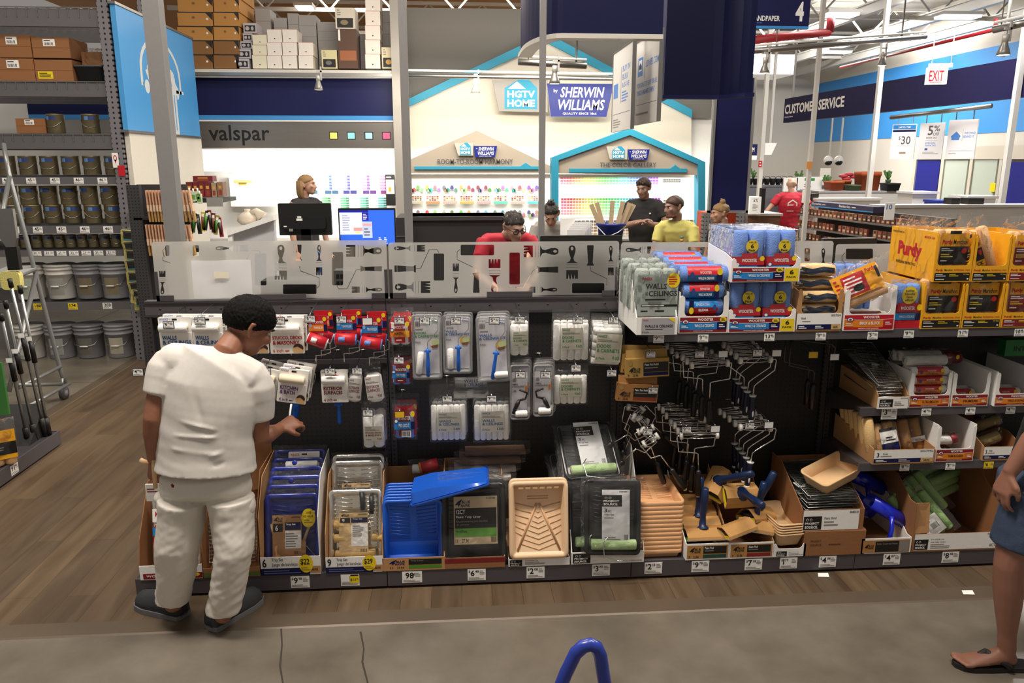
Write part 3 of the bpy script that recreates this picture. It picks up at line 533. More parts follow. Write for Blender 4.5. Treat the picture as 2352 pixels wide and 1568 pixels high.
# --- clear tray kits
TRAY = film_mat('moulded_clear_tray', (.93, .935, .95, 1), .3, .12, .25, 9, .2)
def kit(rect, lines, col, label, Y=3.765, rh=R(0), roll='v', hcol=BLUE, rz=0, copies=1, size='4 inch'):
    x, zt, w, h = spot(*rect, Y); o = thing('mini_roller_kit', label, 'roller kit', (x, Y, zt), 0, 'clear tray roller kits', (0, rz, 0))
    out = rr(-w / 2, w / 2, -h, 0, w * .1, 4); inn = rr(-w * .43, w * .43, -h * .95, -h * .05, w * .08, 4)
    m = MB(); m.loft([[(px_, .0, pz) for px_, pz in out], [(px_, -.006, pz) for px_, pz in out], [(px_ * .95, -.008, pz) for px_, pz in out], [(px_, .0, pz) for px_, pz in inn], [(px_ * .97, .034, pz) for px_, pz in inn]], TRAY, False)
    m.add([(px_ * .97, .034, pz) for px_, pz in inn], [tuple(range(len(inn)))], TRAY)
    m.build('tray', o)
    m = MB(); m.rbox(-w * .41, w * .41, .028, .03, -h * .94, -h * .1, .006, mt('D8D6DA', .45)); m.face(-w * .42, w * .42, -h, 0, .027); m.bars(.04, .12, .24, .2, DGR, 8, 1); m.t('WHIZZ', .7, .11, .95, .145, col, 2); m.ln(.05, .225, .5, .26, 1, GRYT, 1)
    for i, t in enumerate(lines): m.t(t, .02, .28 + .052 * i, min(.98, .1 + .075 * len(t)), .32 + .052 * i, col, 2, .02)
    m.t(size, .04, .425, .24, .46, DGR, 2); m.e(.8, .46, .2, .07, mt('E8B04A', .5) if col != GRN else mt('E6DCD2', .5), 1); m.e(.84, .45, .15, .05, mt('C9D9A0', .5), 2); m.pg([(.66, .5), (.95, .48), (.9, .53), (.7, .535)], mt('8A5A3A', .5), 3); m.build('insert', o)
    hx = .02 * w; M_ = Matrix.Translation((hx, .004, -h * .75)) @ Matrix.Rotation(rh, 4, 'Y'); m = MB(); m.T = M_
    H2 = h * .2
    m.tube([(0, 0, H2 * 1.1), (0, 0, H2 * .95), (0, 0, H2 * .7), (0, 0, 0), (0, 0, -H2), (0, 0, -H2 * 1.05)], [.004, .011, .008, .01, .0105, .007], hcol, 10); m.tube([(-.016, 0, H2 * .92), (.016, 0, H2 * .92)], .006, hcol, 8); m.build('handle', o)
    m = MB(); a = M_ @ Vector((0, 0, H2)); m.tube([a, a + Vector((0, 0, .04)), (w * .34, .004, -h * .27), (w * .38, .004, -h * .24), (w * .38, .004, -h * .12), (w * .34, .004, -h * .1), (-w * .2, .004, -h * .09)], .0022, CHROME, 6); m.build('wire_frame', o)
    m = MB()
    if roll == 'h': roller(m, .0, w * .42, .006, -h * .9, .016, FOAM)
    else: m.T = Matrix.Translation((-w * .25, .006, -h * .75)) @ Matrix.Rotation(R(roll), 4, 'Y'); vroller(m, 0, 0, -h * .17, h * .17, .016, FOAM)
    m.build('roller', o)
    for k in range(copies): dup(o, (x + .006 * (k + 1), Y + .038 * (k + 1), zt + .006 * (k + 1)), label + ', %s one behind' % ORD[k], rot=(0, rz + R(1.5), 0))
    return o
kit((946, 722, 1015, 870), ['DOORS', '& CABINETS KIT'], GRN, 'clear tray kit with green lettering and blue handle', roll=8)
kit((1017, 722, 1085, 857), ['WALLS', '& CEILINGS KIT'], TXB, 'clear tray kit with blue lettering and upright blue handle', roll=0)
kit((1092, 726, 1168, 876), ['WALLS', '& CEILINGS KIT'], TXB, 'clear tray kit with blue lettering and slanting blue handle', rh=R(10), roll='h', rz=R(-2), copies=2)
def sample(rect, label, flip, Y=3.765):
    x, zt, w, h = spot(*rect, Y); o = thing('touch_up_kit', label, 'roller kit', (x, Y, zt), 0, 'small black handled kits')
    out = rr(-w / 2, w / 2, -h, 0, w * .14, 4); m = MB(); m.loft([[(a, 0, b_) for a, b_ in out], [(a, -.008, b_) for a, b_ in out], [(a * .86, -.008, b_ * .98 - .002) for a, b_ in out], [(a * .84, .026, b_ * .97 - .003) for a, b_ in out]], TRAY, False); m.add([(a * .84, .026, b_ * .97 - .003) for a, b_ in out], [tuple(range(len(out)))], TRAY); m.build('tray', o)
    m = MB(); m.rbox(-w * .4, w * .4, .021, .023, -h * .95, -h * .15, .004, mt('D8D6DA', .45)); m.face(-w * .41, w * .41, -h, 0, .02); m.bars(.08, .26, .32, .33, DGR, 7, 1); m.t('SAMPLE', .06, .36, .4, .39, BLK, 1); m.t('& TOUCH-UP KIT', .06, .4, .8, .435, BLK, 1); m.t('2 inch', .08, .47, .3, .52, BLK, 1); m.q(.84, .4, .96, .5, ORG, 1); m.build('insert', o)
    s = -1 if flip else 1
    m = MB(); m.T = Matrix.Scale(s, 4, (1, 0, 0)) if flip else Matrix(); m.tube([(-w * .02, .004, -h * .46), (w * .36, .004, -h * .52), (w * .3, .004, -h * .62)], .005, BLK, 8); m.tube([(w * .32, .004, -h * .62), (-w * .02, .004, -h * .66)], .006, BLK, 8); m.tube([(-w * .02, .004, -h * .65), (-w * .14, .004, -h * .74), (-w * .32, .004, -h * .9)], [.008, .012, .009], BLK, 10); m.build('handle', o)
    m = MB(); roller(m, -w * .22, w * .38, .004, -h * .9, .017, FOAM); m.build('roller', o)
    m = MB(); bag(m, -w * .5, w * .5, -.01, .03, -h * .25, .01, seed=rect[0]); m.build('wrap', o)
    for k in range(2): dup(o, (x + .008 * (k + 1), Y + .04 * (k + 1), zt + .006), label + ', %s behind' % ORD[k], rot=(0, R(-2), 0))
sample((1171, 838, 1217, 962), 'clear kit with black zigzag handle, left of two', False)
sample((1224, 838, 1271, 955), 'clear kit with black zigzag handle, right of two', True)
# --- brown pad refill boxes
def hawk(m, u0, v0, u1, v1, ink, L=3):
    du, dv = u1 - u0, v1 - v0
    m.pg([(u0, v0 + .75 * dv), (u0 + .2 * du, v0 + .3 * dv), (u0 + .5 * du, v0), (u0 + .42 * du, v0 + .3 * dv), (u0 + .36 * du, v0 + .5 * dv), (u0 + .4 * du, v0 + .62 * dv), (u0 + .3 * du, v0 + .8 * dv), (u0 + .26 * du, v0 + dv), (u0 + .2 * du, v0 + .7 * dv)], ink, L)
    m.t('BLUE', u0 + .46 * du, v0 + .2 * dv, u1, v0 + .56 * dv, ink, L, .03); m.t('HAWK', u0 + .4 * du, v0 + .62 * dv, u1, v0 + dv, ink, L, .03)
def project(m, u0, v0, u1, v1, L=2):
    m.q(u0, v0, u1, v1, BLK, L); du, dv = u1 - u0, v1 - v0
    for k in range(2): m.e(u0 + (.2 + .2 * k) * du, v0 + .25 * dv, .07 * du, .1 * dv, W_, L + 1); m.e(u0 + (.2 + .2 * k) * du, v0 + .25 * dv, .05 * du, .07 * dv, BLK, L + 2)
    m.t('PROJECT', u0 + .08 * du, v0 + .44 * dv, u0 + .86 * du, v0 + .64 * dv, W_, L + 1, .03); m.t('SOURCE.', u0 + .08 * du, v0 + .7 * dv, u0 + .8 * du, v0 + .9 * dv, W_, L + 1, .03)
def padbox(rect, kr, band, label, Y, rz, copies):
    x, zt, w, h = spot(*rect, Y); o = thing('pad_refill_box', label, 'box', (x, Y, zt), 0, 'brown pad refill boxes', (0, rz, 0)); m = MB(); k = mt(kr, .75)
    m.box(-w / 2, w / 2, 0, .035, -h, -h * .3, k); m.add([(-w * .48, .02, -h * .3), (w * .48, .02, -h * .3), (w * .48, .03, 0), (-w * .48, .03, 0), (-w * .48, .022, -h * .3), (w * .48, .022, -h * .3), (w * .48, .032, 0), (-w * .48, .032, 0)], [(0, 1, 2, 3), (7, 6, 5, 4), (2, 6, 7, 3), (0, 3, 7, 4), (1, 5, 6, 2)], k); m.add([(-w / 2, 0, -h * .3), (w / 2, 0, -h * .3), (w / 2, .03, -h * .28), (-w / 2, .03, -h * .28)], [(0, 1, 2, 3)], k)
    m.face(-w / 2, w / 2, -h, -h * .3); hawk(m, .06, .4, .33, .75, BLK); m.q(.4, .2, .98, .72, BLK, 1); m.t('Paint Pad Refill', .43, .26, .75, .38, CARD, 2); m.ln(.43, .44, .9, .56, 1, GRYT, 2); m.q(.4, .74, .98, .92, band, 1); m.t('9', .04, .8, .07, .93, BLK, 2); m.t('22.86', .15, .8, .28, .93, BLK, 2); m.e(.1, .22, .05, .14, mt('A88B4A', .6), 2); m.build('box', o)
    for c in range(copies): dup(o, (x - .01 * (c + 1), Y + .04 * (c + 1), zt + .012), label + ', behind the front one', rot=(0, rz + R(4), 0))
padbox((1437, 805, 1536, 866), 'B8924E', NAVY, 'brown pad box with navy band under the 7.88 tag', 3.74, R(-2), 1)
padbox((1420, 866, 1514, 922), 'A97742', mt('8C3A22', .6), 'brown pad box with rust band under the 6.54 tag', 3.745, R(4), 0)
# --- wire roller frames hanging in bunches
def rframe(name, label, L_, hh, grp, hcol, knob=True, navy=False):
    o = thing(name, label, 'paint roller', (0, 0, 0), 0, grp); m = MB()
    for k in range(5): a = 2 * math.pi * k / 5; m.tube([(-L_ / 2, .014 * math.cos(a), .014 * math.sin(a)), (0, .018 * math.cos(a), .018 * math.sin(a)), (L_ / 2, .014 * math.cos(a), .014 * math.sin(a))], .0026, CHROME, 5)
    m.build('cage', o); m = MB()
    for s in (-1, 1): m = MB(); m.tube([(s * L_ / 2, 0, 0), (s * (L_ / 2 + .014), 0, 0)], .019, mt('EDEBE6', .35), 14); m.build('end_cap', o)
    m = MB()
    if navy: pts = [(L_ / 2, 0, 0), (L_ / 2 + .035, 0, 0), (L_ / 2 + .04, 0, -.01), (L_ / 2 + .036, 0, -.06), (.02, 0, -.125), (.004, 0, -.14), (0, 0, -.2)]
    else: pts = [(L_ / 2, 0, 0), (L_ / 2 + .028, 0, 0), (L_ / 2 + .028, 0, -.006), (L_ / 2 + .02, 0, -.085), (.015, 0, -.095), (.004, 0, -.1), (0, 0, -.2)]
    m.tube(pts, .0036, CHROME, 7); m.build('wire', o); zh = -.2
    m = MB(); m.tube([(0, 0, zh + .01), (0, 0, zh), (0, 0, zh - .02), (0, 0, zh - .07), (0, 0, zh - hh), (0, 0, zh - hh - .004)], [.008, .016, .013, .017, .014, .01], hcol, 10)
    if navy: m.tube([(0, 0, zh + .012), (0, 0, zh + .004)], [.02, .016], mt('DDDBD8', .4), 12); m.ball((0, -.016, zh - .085), (.005, .003, .018), W_, 8)
    m.tube([(0, 0, zh - hh), (0, 0, zh - hh - .012)], .014 if navy else .009, W_ if navy else mt('D8C6A8', .5), 10); m.build('handle', o)
    return o
NVY = mt('151B33', .4); BH = mt('121212', .4)
def bunch(proto, spots, lab):
    for i, (px, py, Y, s, rz, rx) in enumerate(spots):
        p = P(px, py, Y); lb = lab + ', %s from the front' % ORD[i]
        o = proto if i == 0 else dup(proto, p, lb); o.location = p; o['label'] = lb; o.rotation_euler = (R(rx), R(rz), R(random.uniform(-9, 9))); o.scale = (s, 1, 1)
a = rframe('paint_roller', 'x', .17, .12, 'upper white knobbed frames', BH)
bunch(a, [(1630 - 12 * k, 836 - 8 * k, 3.73 + .045 * k, -1 if k % 2 else 1, 3 * (k % 3) - 3, 0) for k in range(6)], 'wire roller frame with black handle in the upper middle bunch')
b2 = rframe('paint_roller', 'x', .17, .13, 'lower white knobbed frames', BH)
bunch(b2, [(1606 - 9 * k, 1000 - 11 * k, 3.72 + .045 * k, 1 if k % 2 else -1, 3 * (k % 3) - 2, 0) for k in range(7)], 'wire roller frame with black handle in the lower middle bunch')
c2 = rframe('paint_roller', 'x', .15, .12, 'upper navy handled frames', NVY, navy=True)
bunch(c2, [(1735 - 10 * k, 826 - 9 * k, 3.73 + .05 * k, 1 if k != 2 else -1, 2 * (k % 2), 0) for k in range(5)], 'wire roller frame with navy handle in the upper bunch')
d2 = rframe('paint_roller', 'x', .15, .12, 'lower navy handled frames', NVY, navy=True)
bunch(d2, [(1735 - 12 * k, 982 - 10 * k, 3.72 + .05 * k, 1, 4 - 2 * k, 0) for k in range(5)], 'wire roller frame with navy handle in the lower bunch')
e2 = rframe('paint_roller', 'x', .065, .12, 'tangled small frames', BH)
bunch(e2, [(1495 - 6 * k, 1010 - 12 * k, 3.72 + .035 * k, 1 if k % 2 else -1, (-35, 40, -20, 55, 25, -50, 15)[k], 0) for k in range(7)], 'small tangled wire roller frame with black handle')
# black frames at the right of the third bay
DKW = mt('5A5A5C', .3, .8)
for i, (px, py) in enumerate(((1850, 800), (1838, 792))):
    p = P(px, py, 3.8 + .06 * i); o = thing('paint_roller', 'black wire roller frame hanging under the yellow tag' + (', rear one' if i else ''), 'paint roller', p, 0, 'black wire frames'); m = MB()
    m.tube([(-.08, 0, .05), (-.08, 0, -.09), (.05, 0, -.12), (.06, 0, -.135), (.06, 0, -.2)], .0035, DKW, 7); m.tube([(-.08, 0, .05), (.14, 0, .02), (.16, 0, .0), (.16, 0, -.06)], .0035, DKW, 7); m.build('wire', o); m = MB(); m.tube([(.06, 0, -.19), (.06, 0, -.22), (.06, 0, -.33)], [.01, .016, .014], BH, 10); m.build('handle', o)
# side hook with tag at the left end of the run
p = P(317, 855, 3.72); o = thing('side_hook', 'price hook 4.48 sticking out left beyond the painter\'s elbow', 'hook', p)
m = MB(); m.tube([(.02, .0, .012), (.07, .1, .03), (.12, .25, .035)], .003, BLK, 6); m.tube([(.02, 0, -.012), (.07, .1, 0), (.12, .25, .005)], .003, BLK, 6); m.box(.09, .13, .22, .3, -.01, .05, BLK); m.build('rod', o); m = MB(); price(m, -.024, .024, -.017, .017, 0, '4', '48', None, TAGF); m.build('price_tag', o)
# ================================================================ goods on the base deck
def dbox(name, label, rect, hf, hb, depth, cols, art, Y=YK, zb=ZD, rz=0, group=None, cat='display box', side=None, cut=None, slope=None):
    """open-topped display box: printed front panel, sides rising towards the back"""
    x0, x1 = RZ(rect[0], rect[1], rect[2], Y); w = x1 - x0; o = thing(name, label, cat, ((x0 + x1) / 2, Y, zb), rz, group); t = .004
    cl, cr = (cols[0], cols[0]) if not isinstance(cols[0], tuple) else cols[0]
    sl = slope or [(0, 0), (0, hf), (depth * .12, hf), (depth * .55, hb), (depth, hb), (depth, 0)]
    m = MB(); m.prism(sl, 'x', -w / 2, -w / 2 + t, cl); m.prism(sl, 'x', w / 2 - t, w / 2, cr); m.box(-w / 2 + t, w / 2 - t, depth - t, depth, 0, hb, cols[0] if not isinstance(cols[0], tuple) else KRAFT2); m.box(-w / 2 + t, w / 2 - t, .003, depth - t, 0, t, KRAFT2); m.build('box', o)
    m = MB()
    if cut: # front panel with a rounded window cut down to height cut
        hc, mg, hh = cut; r = .022
        pts = [(-w / 2, 0), (w / 2, 0), (w / 2, hh - .012), (w / 2 - .004, hh - .003), (w / 2 - mg * .5, hh), (w / 2 - mg * .9, hh - .006), (w / 2 - mg, hh - .014)] + [(w / 2 - mg - r + r * math.cos(R(a)), hc + r - r * math.sin(R(a))) for a in (0, 30, 60, 90)]
        pts = pts + [(-a, b_) for a, b_ in reversed(pts[2:])]
        n = len(pts); m.add([(a, -.003, b_) for a, b_ in pts] + [(a, 0, b_) for a, b_ in pts], [tuple(range(n)), tuple(range(2 * n - 1, n - 1, -1))] + [(i, n + i, n + (i + 1) % n, (i + 1) % n) for i in range(n)], cols[1])
    else: m.box(-w / 2, w / 2, -.003, 0, 0, hf, cols[1])
    m.face(-w / 2, w / 2, 0, cut[0] if cut else hf, -.003); art(m); m.build('front_panel', o); o['w'] = w; return o
def kid(o, name, m, **k): return m.build(name, o, **k)
def wooster(m, c, mid, t1, midt=None, dark=NAVY, six=False, fd=True, pro='PROFESSIONAL QUALITY GUARANTEED'):
    r = .78 if six else 1
    m.q(.02, .06, .02 + .96 * r, .95, c[0], 1); m.pg([(.02, .3), (.2 * r, .35), (.6 * r, .36), (.98 * r, .3), (.98 * r, .76), (.6 * r, .8), (.25 * r, .8), (.02, .76)], c[1], 2); m.pg([(.78 * r, .34), (.98 * r, .3), (.98 * r, .76), (.78 * r, .79)], dark, 3)
    m.pg([(.02, .28), (.25 * r, .34), (.6 * r, .35), (.98 * r, .29), (.98 * r, .31), (.6 * r, .38), (.25 * r, .37), (.02, .31)], W_, 3)
    m.t('WOOSTER', .38 * r, .11, .7 * r, .27, W_, 4, .03); m.e(.13 * r, .32, .065 * r, .13, mt('3A4686', .5), 4); m.e(.13 * r, .32, .05 * r, .1, W_, 5); m.e(.13 * r, .33, .03 * r, .06, mt('9C2A36', .5), 6)
    m.t(t1, .32 * r, .46, .72 * r, .64, midt or W_, 4, .02); m.t(pro, .3 * r, .84, .7 * r, .9, W_, 4); m.ln(.05 * r, .52, .2 * r, .7, 2, W_, 4); m.ln(.82 * r, .46, .95 * r, .68, 2, W_, 4)
    if fd: m.e(.9 * r, .2, .07 * r, .16, YEL, 5); m.ln(.86 * r, .12, .95 * r, .28, 2, BLK, 6)
    if six: m.q(.78, .1, .98, .95, YEL, 2); m.t('6', .85, .2, .91, .5, BLK, 3, .02); m.t('PACK', .81, .6, .95, .74, BLK, 3, .02)
def foot_art(n, price_, dollar=True):
    def f(m):
        m.q(0, .62, .82, 1, NAVY, 1); m.q(.82, .55, 1, .95, KRAFT, 1); m.t('HAWK', .85, .66, .96, .82, BLK, 2); m.t(n, .03, .08, .1, .55, BLK, 2, .02); m.t('Tray Set', .19, .06, .38, .28, BLK, 2); m.t('Juego de bandejas', .19, .32, .62, .56, DGR, 2); m.e(.76, .4, .12, .5, YEL, 3); m.t('$' + price_, .67, .12, .82, .5, BLK, 4, .02); m.ln(.68, .56, .84, .8, 2, mt('B49A20', .6), 4); m.ln(.05, .7, .7, .95, 2, mt('5C6490', .6), 2)
    return f
# ---- paint trays
def tray(o, W, L, Dp, mat, flip=False, style='chev', name='tray', T=None, lip=.012, rim=.018, n=16, ribm=None):
    m = MB(); m.T = T or Matrix(); r = .1 * W
    def hw(z, ww, l, rr_): d = min(z, l - z); return ww / 2 - (rr_ - math.sqrt(max(0, rr_ * rr_ - (rr_ - d) ** 2)) if d < rr_ else 0)
    def dep(s): s = 1 - s if flip else s; return Dp if s < .3 else Dp * (1 - .75 * min(1, (s - .3) / .62))
    ts = [0, .004, .012, .03, .06, .1] + [.1 + .8 * i / n for i in range(1, n)] + [.9, .94, .97, .988, .996, 1]
    def ring(ins, y): 
        l = L - 2 * ins; rows = [(t * l, hw(t * l, W - 2 * ins, l, max(.005, r - ins))) for t in ts]
        f = (lambda z: y) if not callable(y) else y
        return [(-h, f(z + ins), z + ins) for z, h in rows] + [(h, f(z + ins), z + ins) for z, h in reversed(rows)]
    m.loft([ring(.001, lip), ring(0, lip * .6), ring(.001, 0), ring(rim, 0), ring(rim + .006, .006), ring(rim + .016, lambda z: dep(z / L))], mat, False)
    g = ring(rim + .016, lambda z: dep(z / L)); k = len(ts); m.add(g, [(j, 2 * k - 1 - j, 2 * k - 2 - j, j + 1) for j in range(k - 1)], mat, False)
    m.loft([ring(rim, lip), ring(rim + .012, lambda z: dep(z / L) + .003)], mat, False)
    bk = ring(rim + .012, lambda z: dep(z / L) + .003); m.add(bk, [(j + 1, 2 * k - 2 - j, 2 * k - 1 - j, j) for j in range(k - 1)], mat)
    def S_(u, s, d=.001): return (u * W, dep(s) - d, s * L)
    rm = ribm or mat
    if style == 'chev':
        for i in range(9):
            s = .42 + .058 * i; s = 1 - s if flip else s
            for sg in (-1, 1): m.tube([S_(sg * .06, s - .02), S_(sg * .38, s + .015)], .0028, rm, 5)
    if style == 'beige':
        for sg in (-1, 1):
            m.tube([S_(sg * .02, .68), S_(sg * .36, .1)], .006, rm, 6)
            for i in range(6): s = .28 + .07 * i; u = .36 - (s - .1) / .58 * .34; m.tube([S_(sg * (u + .03), s + .02 * u), S_(sg * .4, s + .06)], .0025, rm, 5)
        for i in range(8):
            s = .12 + .065 * i; u = max(.03, min(.3, .36 - (s + .05 - .1) / .58 * .34 - .03)); m.tube([S_(-u, s + u * .22), S_(0, s - .012), S_(u, s + u * .22)], .0025, rm, 5)
        for s in (.74, .77): m.tube([S_(-.18, s), S_(.18, s)], .002, rm, 5)
        for i in range(6): u = -.3 + .12 * i; m.box(u * W - .012, u * W + .012, .004, .012, L - rim - .022, L - rim - .012, rm)
    return m.build(name, o)
BTRAY = mt('1D5FD0', .3, var=.03, coat=.3); DBTRAY = mt('26389E', .25, coat=.5, var=.05); BEIGE = mt('F0CDA6', .45, var=.03); BKT = mt('1B1B1C', .32, coat=.3); MET = mt('F2F0EA', .24, .95, bump=.25, bs=30)
def lean(x, y, z, a, rz=0): return Matrix.Translation((x, y, z)) @ Matrix.Rotation(rz, 4, 'Z') @ Matrix.Rotation(a, 4, 'X')
# far left: boxes half behind the painter
def art_l(m): m.q(0, 0, 1, 1, W_, 1); m.q(.05, .55, 1, .95, DRED, 2); m.t('WOOSTER', .1, .65, .5, .82, W_, 3); m.e(.9, .7, .06, .12, YEL, 3)
o = dbox('display_box', 'brown display box of metal trays left of the painter\'s leg', (322, 466, 1320), .075, .40, .42, (KRAFT2, W_), art_l, slope=[(0, 0), (0, .09), (.03, .2), (.2, .43), (.42, .43), (.42, 0)])
x, zt, w, h = spot(340, 1095, 462, 1300, 3.66)
for k in range(3):
    q = thing('tray_set', 'shiny metal tray set in the box left of the painter, %s from the front' % ORD[k], 'tray set', (x - .0, 3.63 + .05 * k, ZD + .02), 0, 'metal tray sets at the far left'); tray(q, w * .92, .36, .05, MET, T=lean(0, 0, 0, R(-12)))
    m = MB(); m.T = lean(0, -.004, 0, R(-12)); m.face(-w * .44, w * .1, .08, .3, 0); m.q(0, 0, 1, .3, W_, 1); m.t('MASONRY', .1, .05, .9, .18, RED, 2); m.e(.5, .5, .5, .22, RED, 1); m.q(0, .42, 1, .6, LBL, 2); m.t('WOOSTER', .1, .34, .9, .41, W_, 3); m.q(0, .62, 1, .95, DRED, 2); m.build('printed_card', q)
o = dbox('display_box', 'tall brown display box of wire grids behind the painter\'s right leg', (468, 598, 1320), .05, .55, .42, (KRAFT2, KRAFT2), lambda m: m.q(0, .5, 1, .9, mt('56702E', .6), 1), slope=[(0, 0), (0, .08), (.02, .3), (.15, .5), (.42, .5), (.42, 0)])
m_wire = mt('C9C7C2', .25, 1)
def grid(o, W, L, name='grid', n=14, T=None, wm=None):
    m = MB(); m.T = T or Matrix(); wm = wm or m_wire
    m.tube([(-W / 2, 0, 0), (W / 2, 0, 0), (W / 2, 0, L), (-W / 2, 0, L)], .003, wm, 6, closed=True)
    for i in range(1, n): m.box(-W / 2, W / 2, -.001, .001, L * i / n - .0025, L * i / n + .0025, wm)
    for i in range(1, 4): m.box(-W / 2 + W * i / 4 - .0015, -W / 2 + W * i / 4 + .0015, -.001, .001, 0, L, wm)
    return m.build(name, o)
x0, x1 = RZ(476, 592, 1250, 3.62)
for k in range(4):
    q = thing('paint_grid', 'chrome wire paint grid in the tall brown box, %s from the front' % ORD[k], 'paint grid', ((x0 + x1) / 2, 3.60 + .035 * k, ZD + .06), 0, 'chrome grids'); grid(q, x1 - x0 - .02, .27, T=lean(0, 0, 0, R(-10)))
m = MB(); a, b_, z0, z1 = RC(578, 1040, 640, 1120, 3.96); m.add([(a, 3.94, z0), (b_, 3.96, z0), (b_, 3.99, z1), (a, 3.97, z1), (a, 3.944, z0), (b_, 3.964, z0), (b_, 3.994, z1), (a, 3.974, z1)], [(0, 1, 2, 3), (7, 6, 5, 4), (2, 6, 7, 3), (0, 3, 7, 4), (1, 5, 6, 2), (0, 4, 5, 1)], KRAFT2); tag(m.build('cardboard_divider'), 'bent brown cardboard flap standing left of the blue tray sets', 'cardboard')
# 6 piece tray sets
o = dbox('display_box', 'display box of blue six piece tray sets with 22 dollar circle', (600, 737, 1310), .098, .46, .42, ((KRAFT, W_), W_), foot_art('6', '22'), slope=[(0, 0), (0, .1), (.01, .30), (.14, .47), (.42, .5), (.42, 0)])
x, zt, w, h = spot(606, 1140, 735, 1300, 3.60); ww = o['w'] - .02
for k in range(6):
    q = thing('tray_set', 'dark blue bagged tray set, %s from the front of its box' % ORD[k], 'tray set', (o.location.x, 3.60 + .05 * k, ZD + .015 + .028 * k), 0, 'dark blue tray sets'); T = lean(0, 0, 0, R(-14)); tray(q, ww, .37, .055, DBTRAY, T=T)
    if k == 0:
        m = MB(); m.T = T; m.face(-ww * .36, ww * .17, .055, .265, -.004); m.q(0, 0, 1, 1, KRAFT, 1); hawk(m, .05, .03, .36, .17, BLK, 2); m.t("0490906", .65, .04, .95, .08, BLK, 2); m.q(.03, .2, .36, .4, BLK, 2); m.t('6', .1, .24, .2, .37, W_, 3); m.q(.43, .18, .98, .36, NAVY, 2); m.t('Tray Set', .46, .2, .8, .26, W_, 3); m.q(.43, .38, .98, .8, W_, 2); m.ln(.46, .42, .9, .78, 6, GRYT, 3); m.bars(.74, .86, .96, .94, BLK, 8, 2); m.build('printed_card', q)
        m = MB(); m.T = T; m.face(ww * .17, ww * .43, .2, .295, -.006); m.e(.5, .5, .5, .5, YEL, 1, 28); m.t('OVER', .34, .16, .7, .28, BLK, 2); m.t('$22 VALUE', .16, .36, .84, .48, BLK, 2); m.ln(.2, .56, .8, .8, 2, mt('9A8A20', .6), 2); m.build('yellow_sticker', q)
        m = MB(); m.T = T; m.tube([(ww * .4, .01, .28), (ww * .3, .008, .2), (ww * .2, .006, .13)], [.006, .007, .008], LWD, 8); m.build('brush_handle', q)
        m = MB(); m.T = T; m.box(ww * .08, ww * .24, 0, .012, .06, .13, KRAFT); m.box(ww * .04, ww * .2, 0, .012, .01, .06, BLK); m.build('brush_head', q)
        m = MB(); m.T = T; m.tube([(-ww * .36, .02, .22), (-ww * .2, .02, .02)], .018, mt('E8C88A', .9), 12); m.tube([(ww * .1, .01, .22), (ww * .1, .01, .15), (ww * .42, .01, .05), (ww * .42, .01, .02), (-ww * .3, .01, .015)], .003, CHROME, 6); m.build('roller', q)
    m = MB(); m.T = T; bag(m, -ww * .53, ww * .53, -.014, .06, -.004, .39, seed=k, p=8, n=12, amp=.012); m.build('wrap', q)
    if k in (2, 4): m = MB(); m.T = lean(.0, -.004, .37, R(-14)); m.lathe([(.010, -.01), (.013, 0), (.013, .004), (.006, .006)], DBTRAY, 12, Matrix.Rotation(R(90), 4, 'X')); m.build('handle_end', q)
q = thing('roller_card_pack', 'white carded masonry roller lying on top of the dark blue tray sets', 'roller pack', P(697, 1095, 3.86)); x0, x1, z0, z1 = RC(661, 1040, 733, 1095, 3.86); w, h = x1 - x0, z1 - z0; T = lean(0, 0, 0, R(-25))
m = MB(); m.T = T; m.rbox(-w / 2, w / 2, 0, .004, 0, h, .005, CARD); m.face(-w / 2, w / 2, 0, h, 0); m.t('WHIZZ', .06, .08, .36, .18, RED, 1); m.q(.42, .08, .6, .14, BLK, 1); m.t('STUCCO, DECKS', .08, .64, .92, .76, RED, 1, .03); m.t('& MASONRY', .08, .8, .92, .93, RED, 1, .03); m.build('card', q); m = MB(); m.T = T; roller(m, -w * .55, w * .46, -.014, h * .48, .02, FOAM); m.build('roller', q)
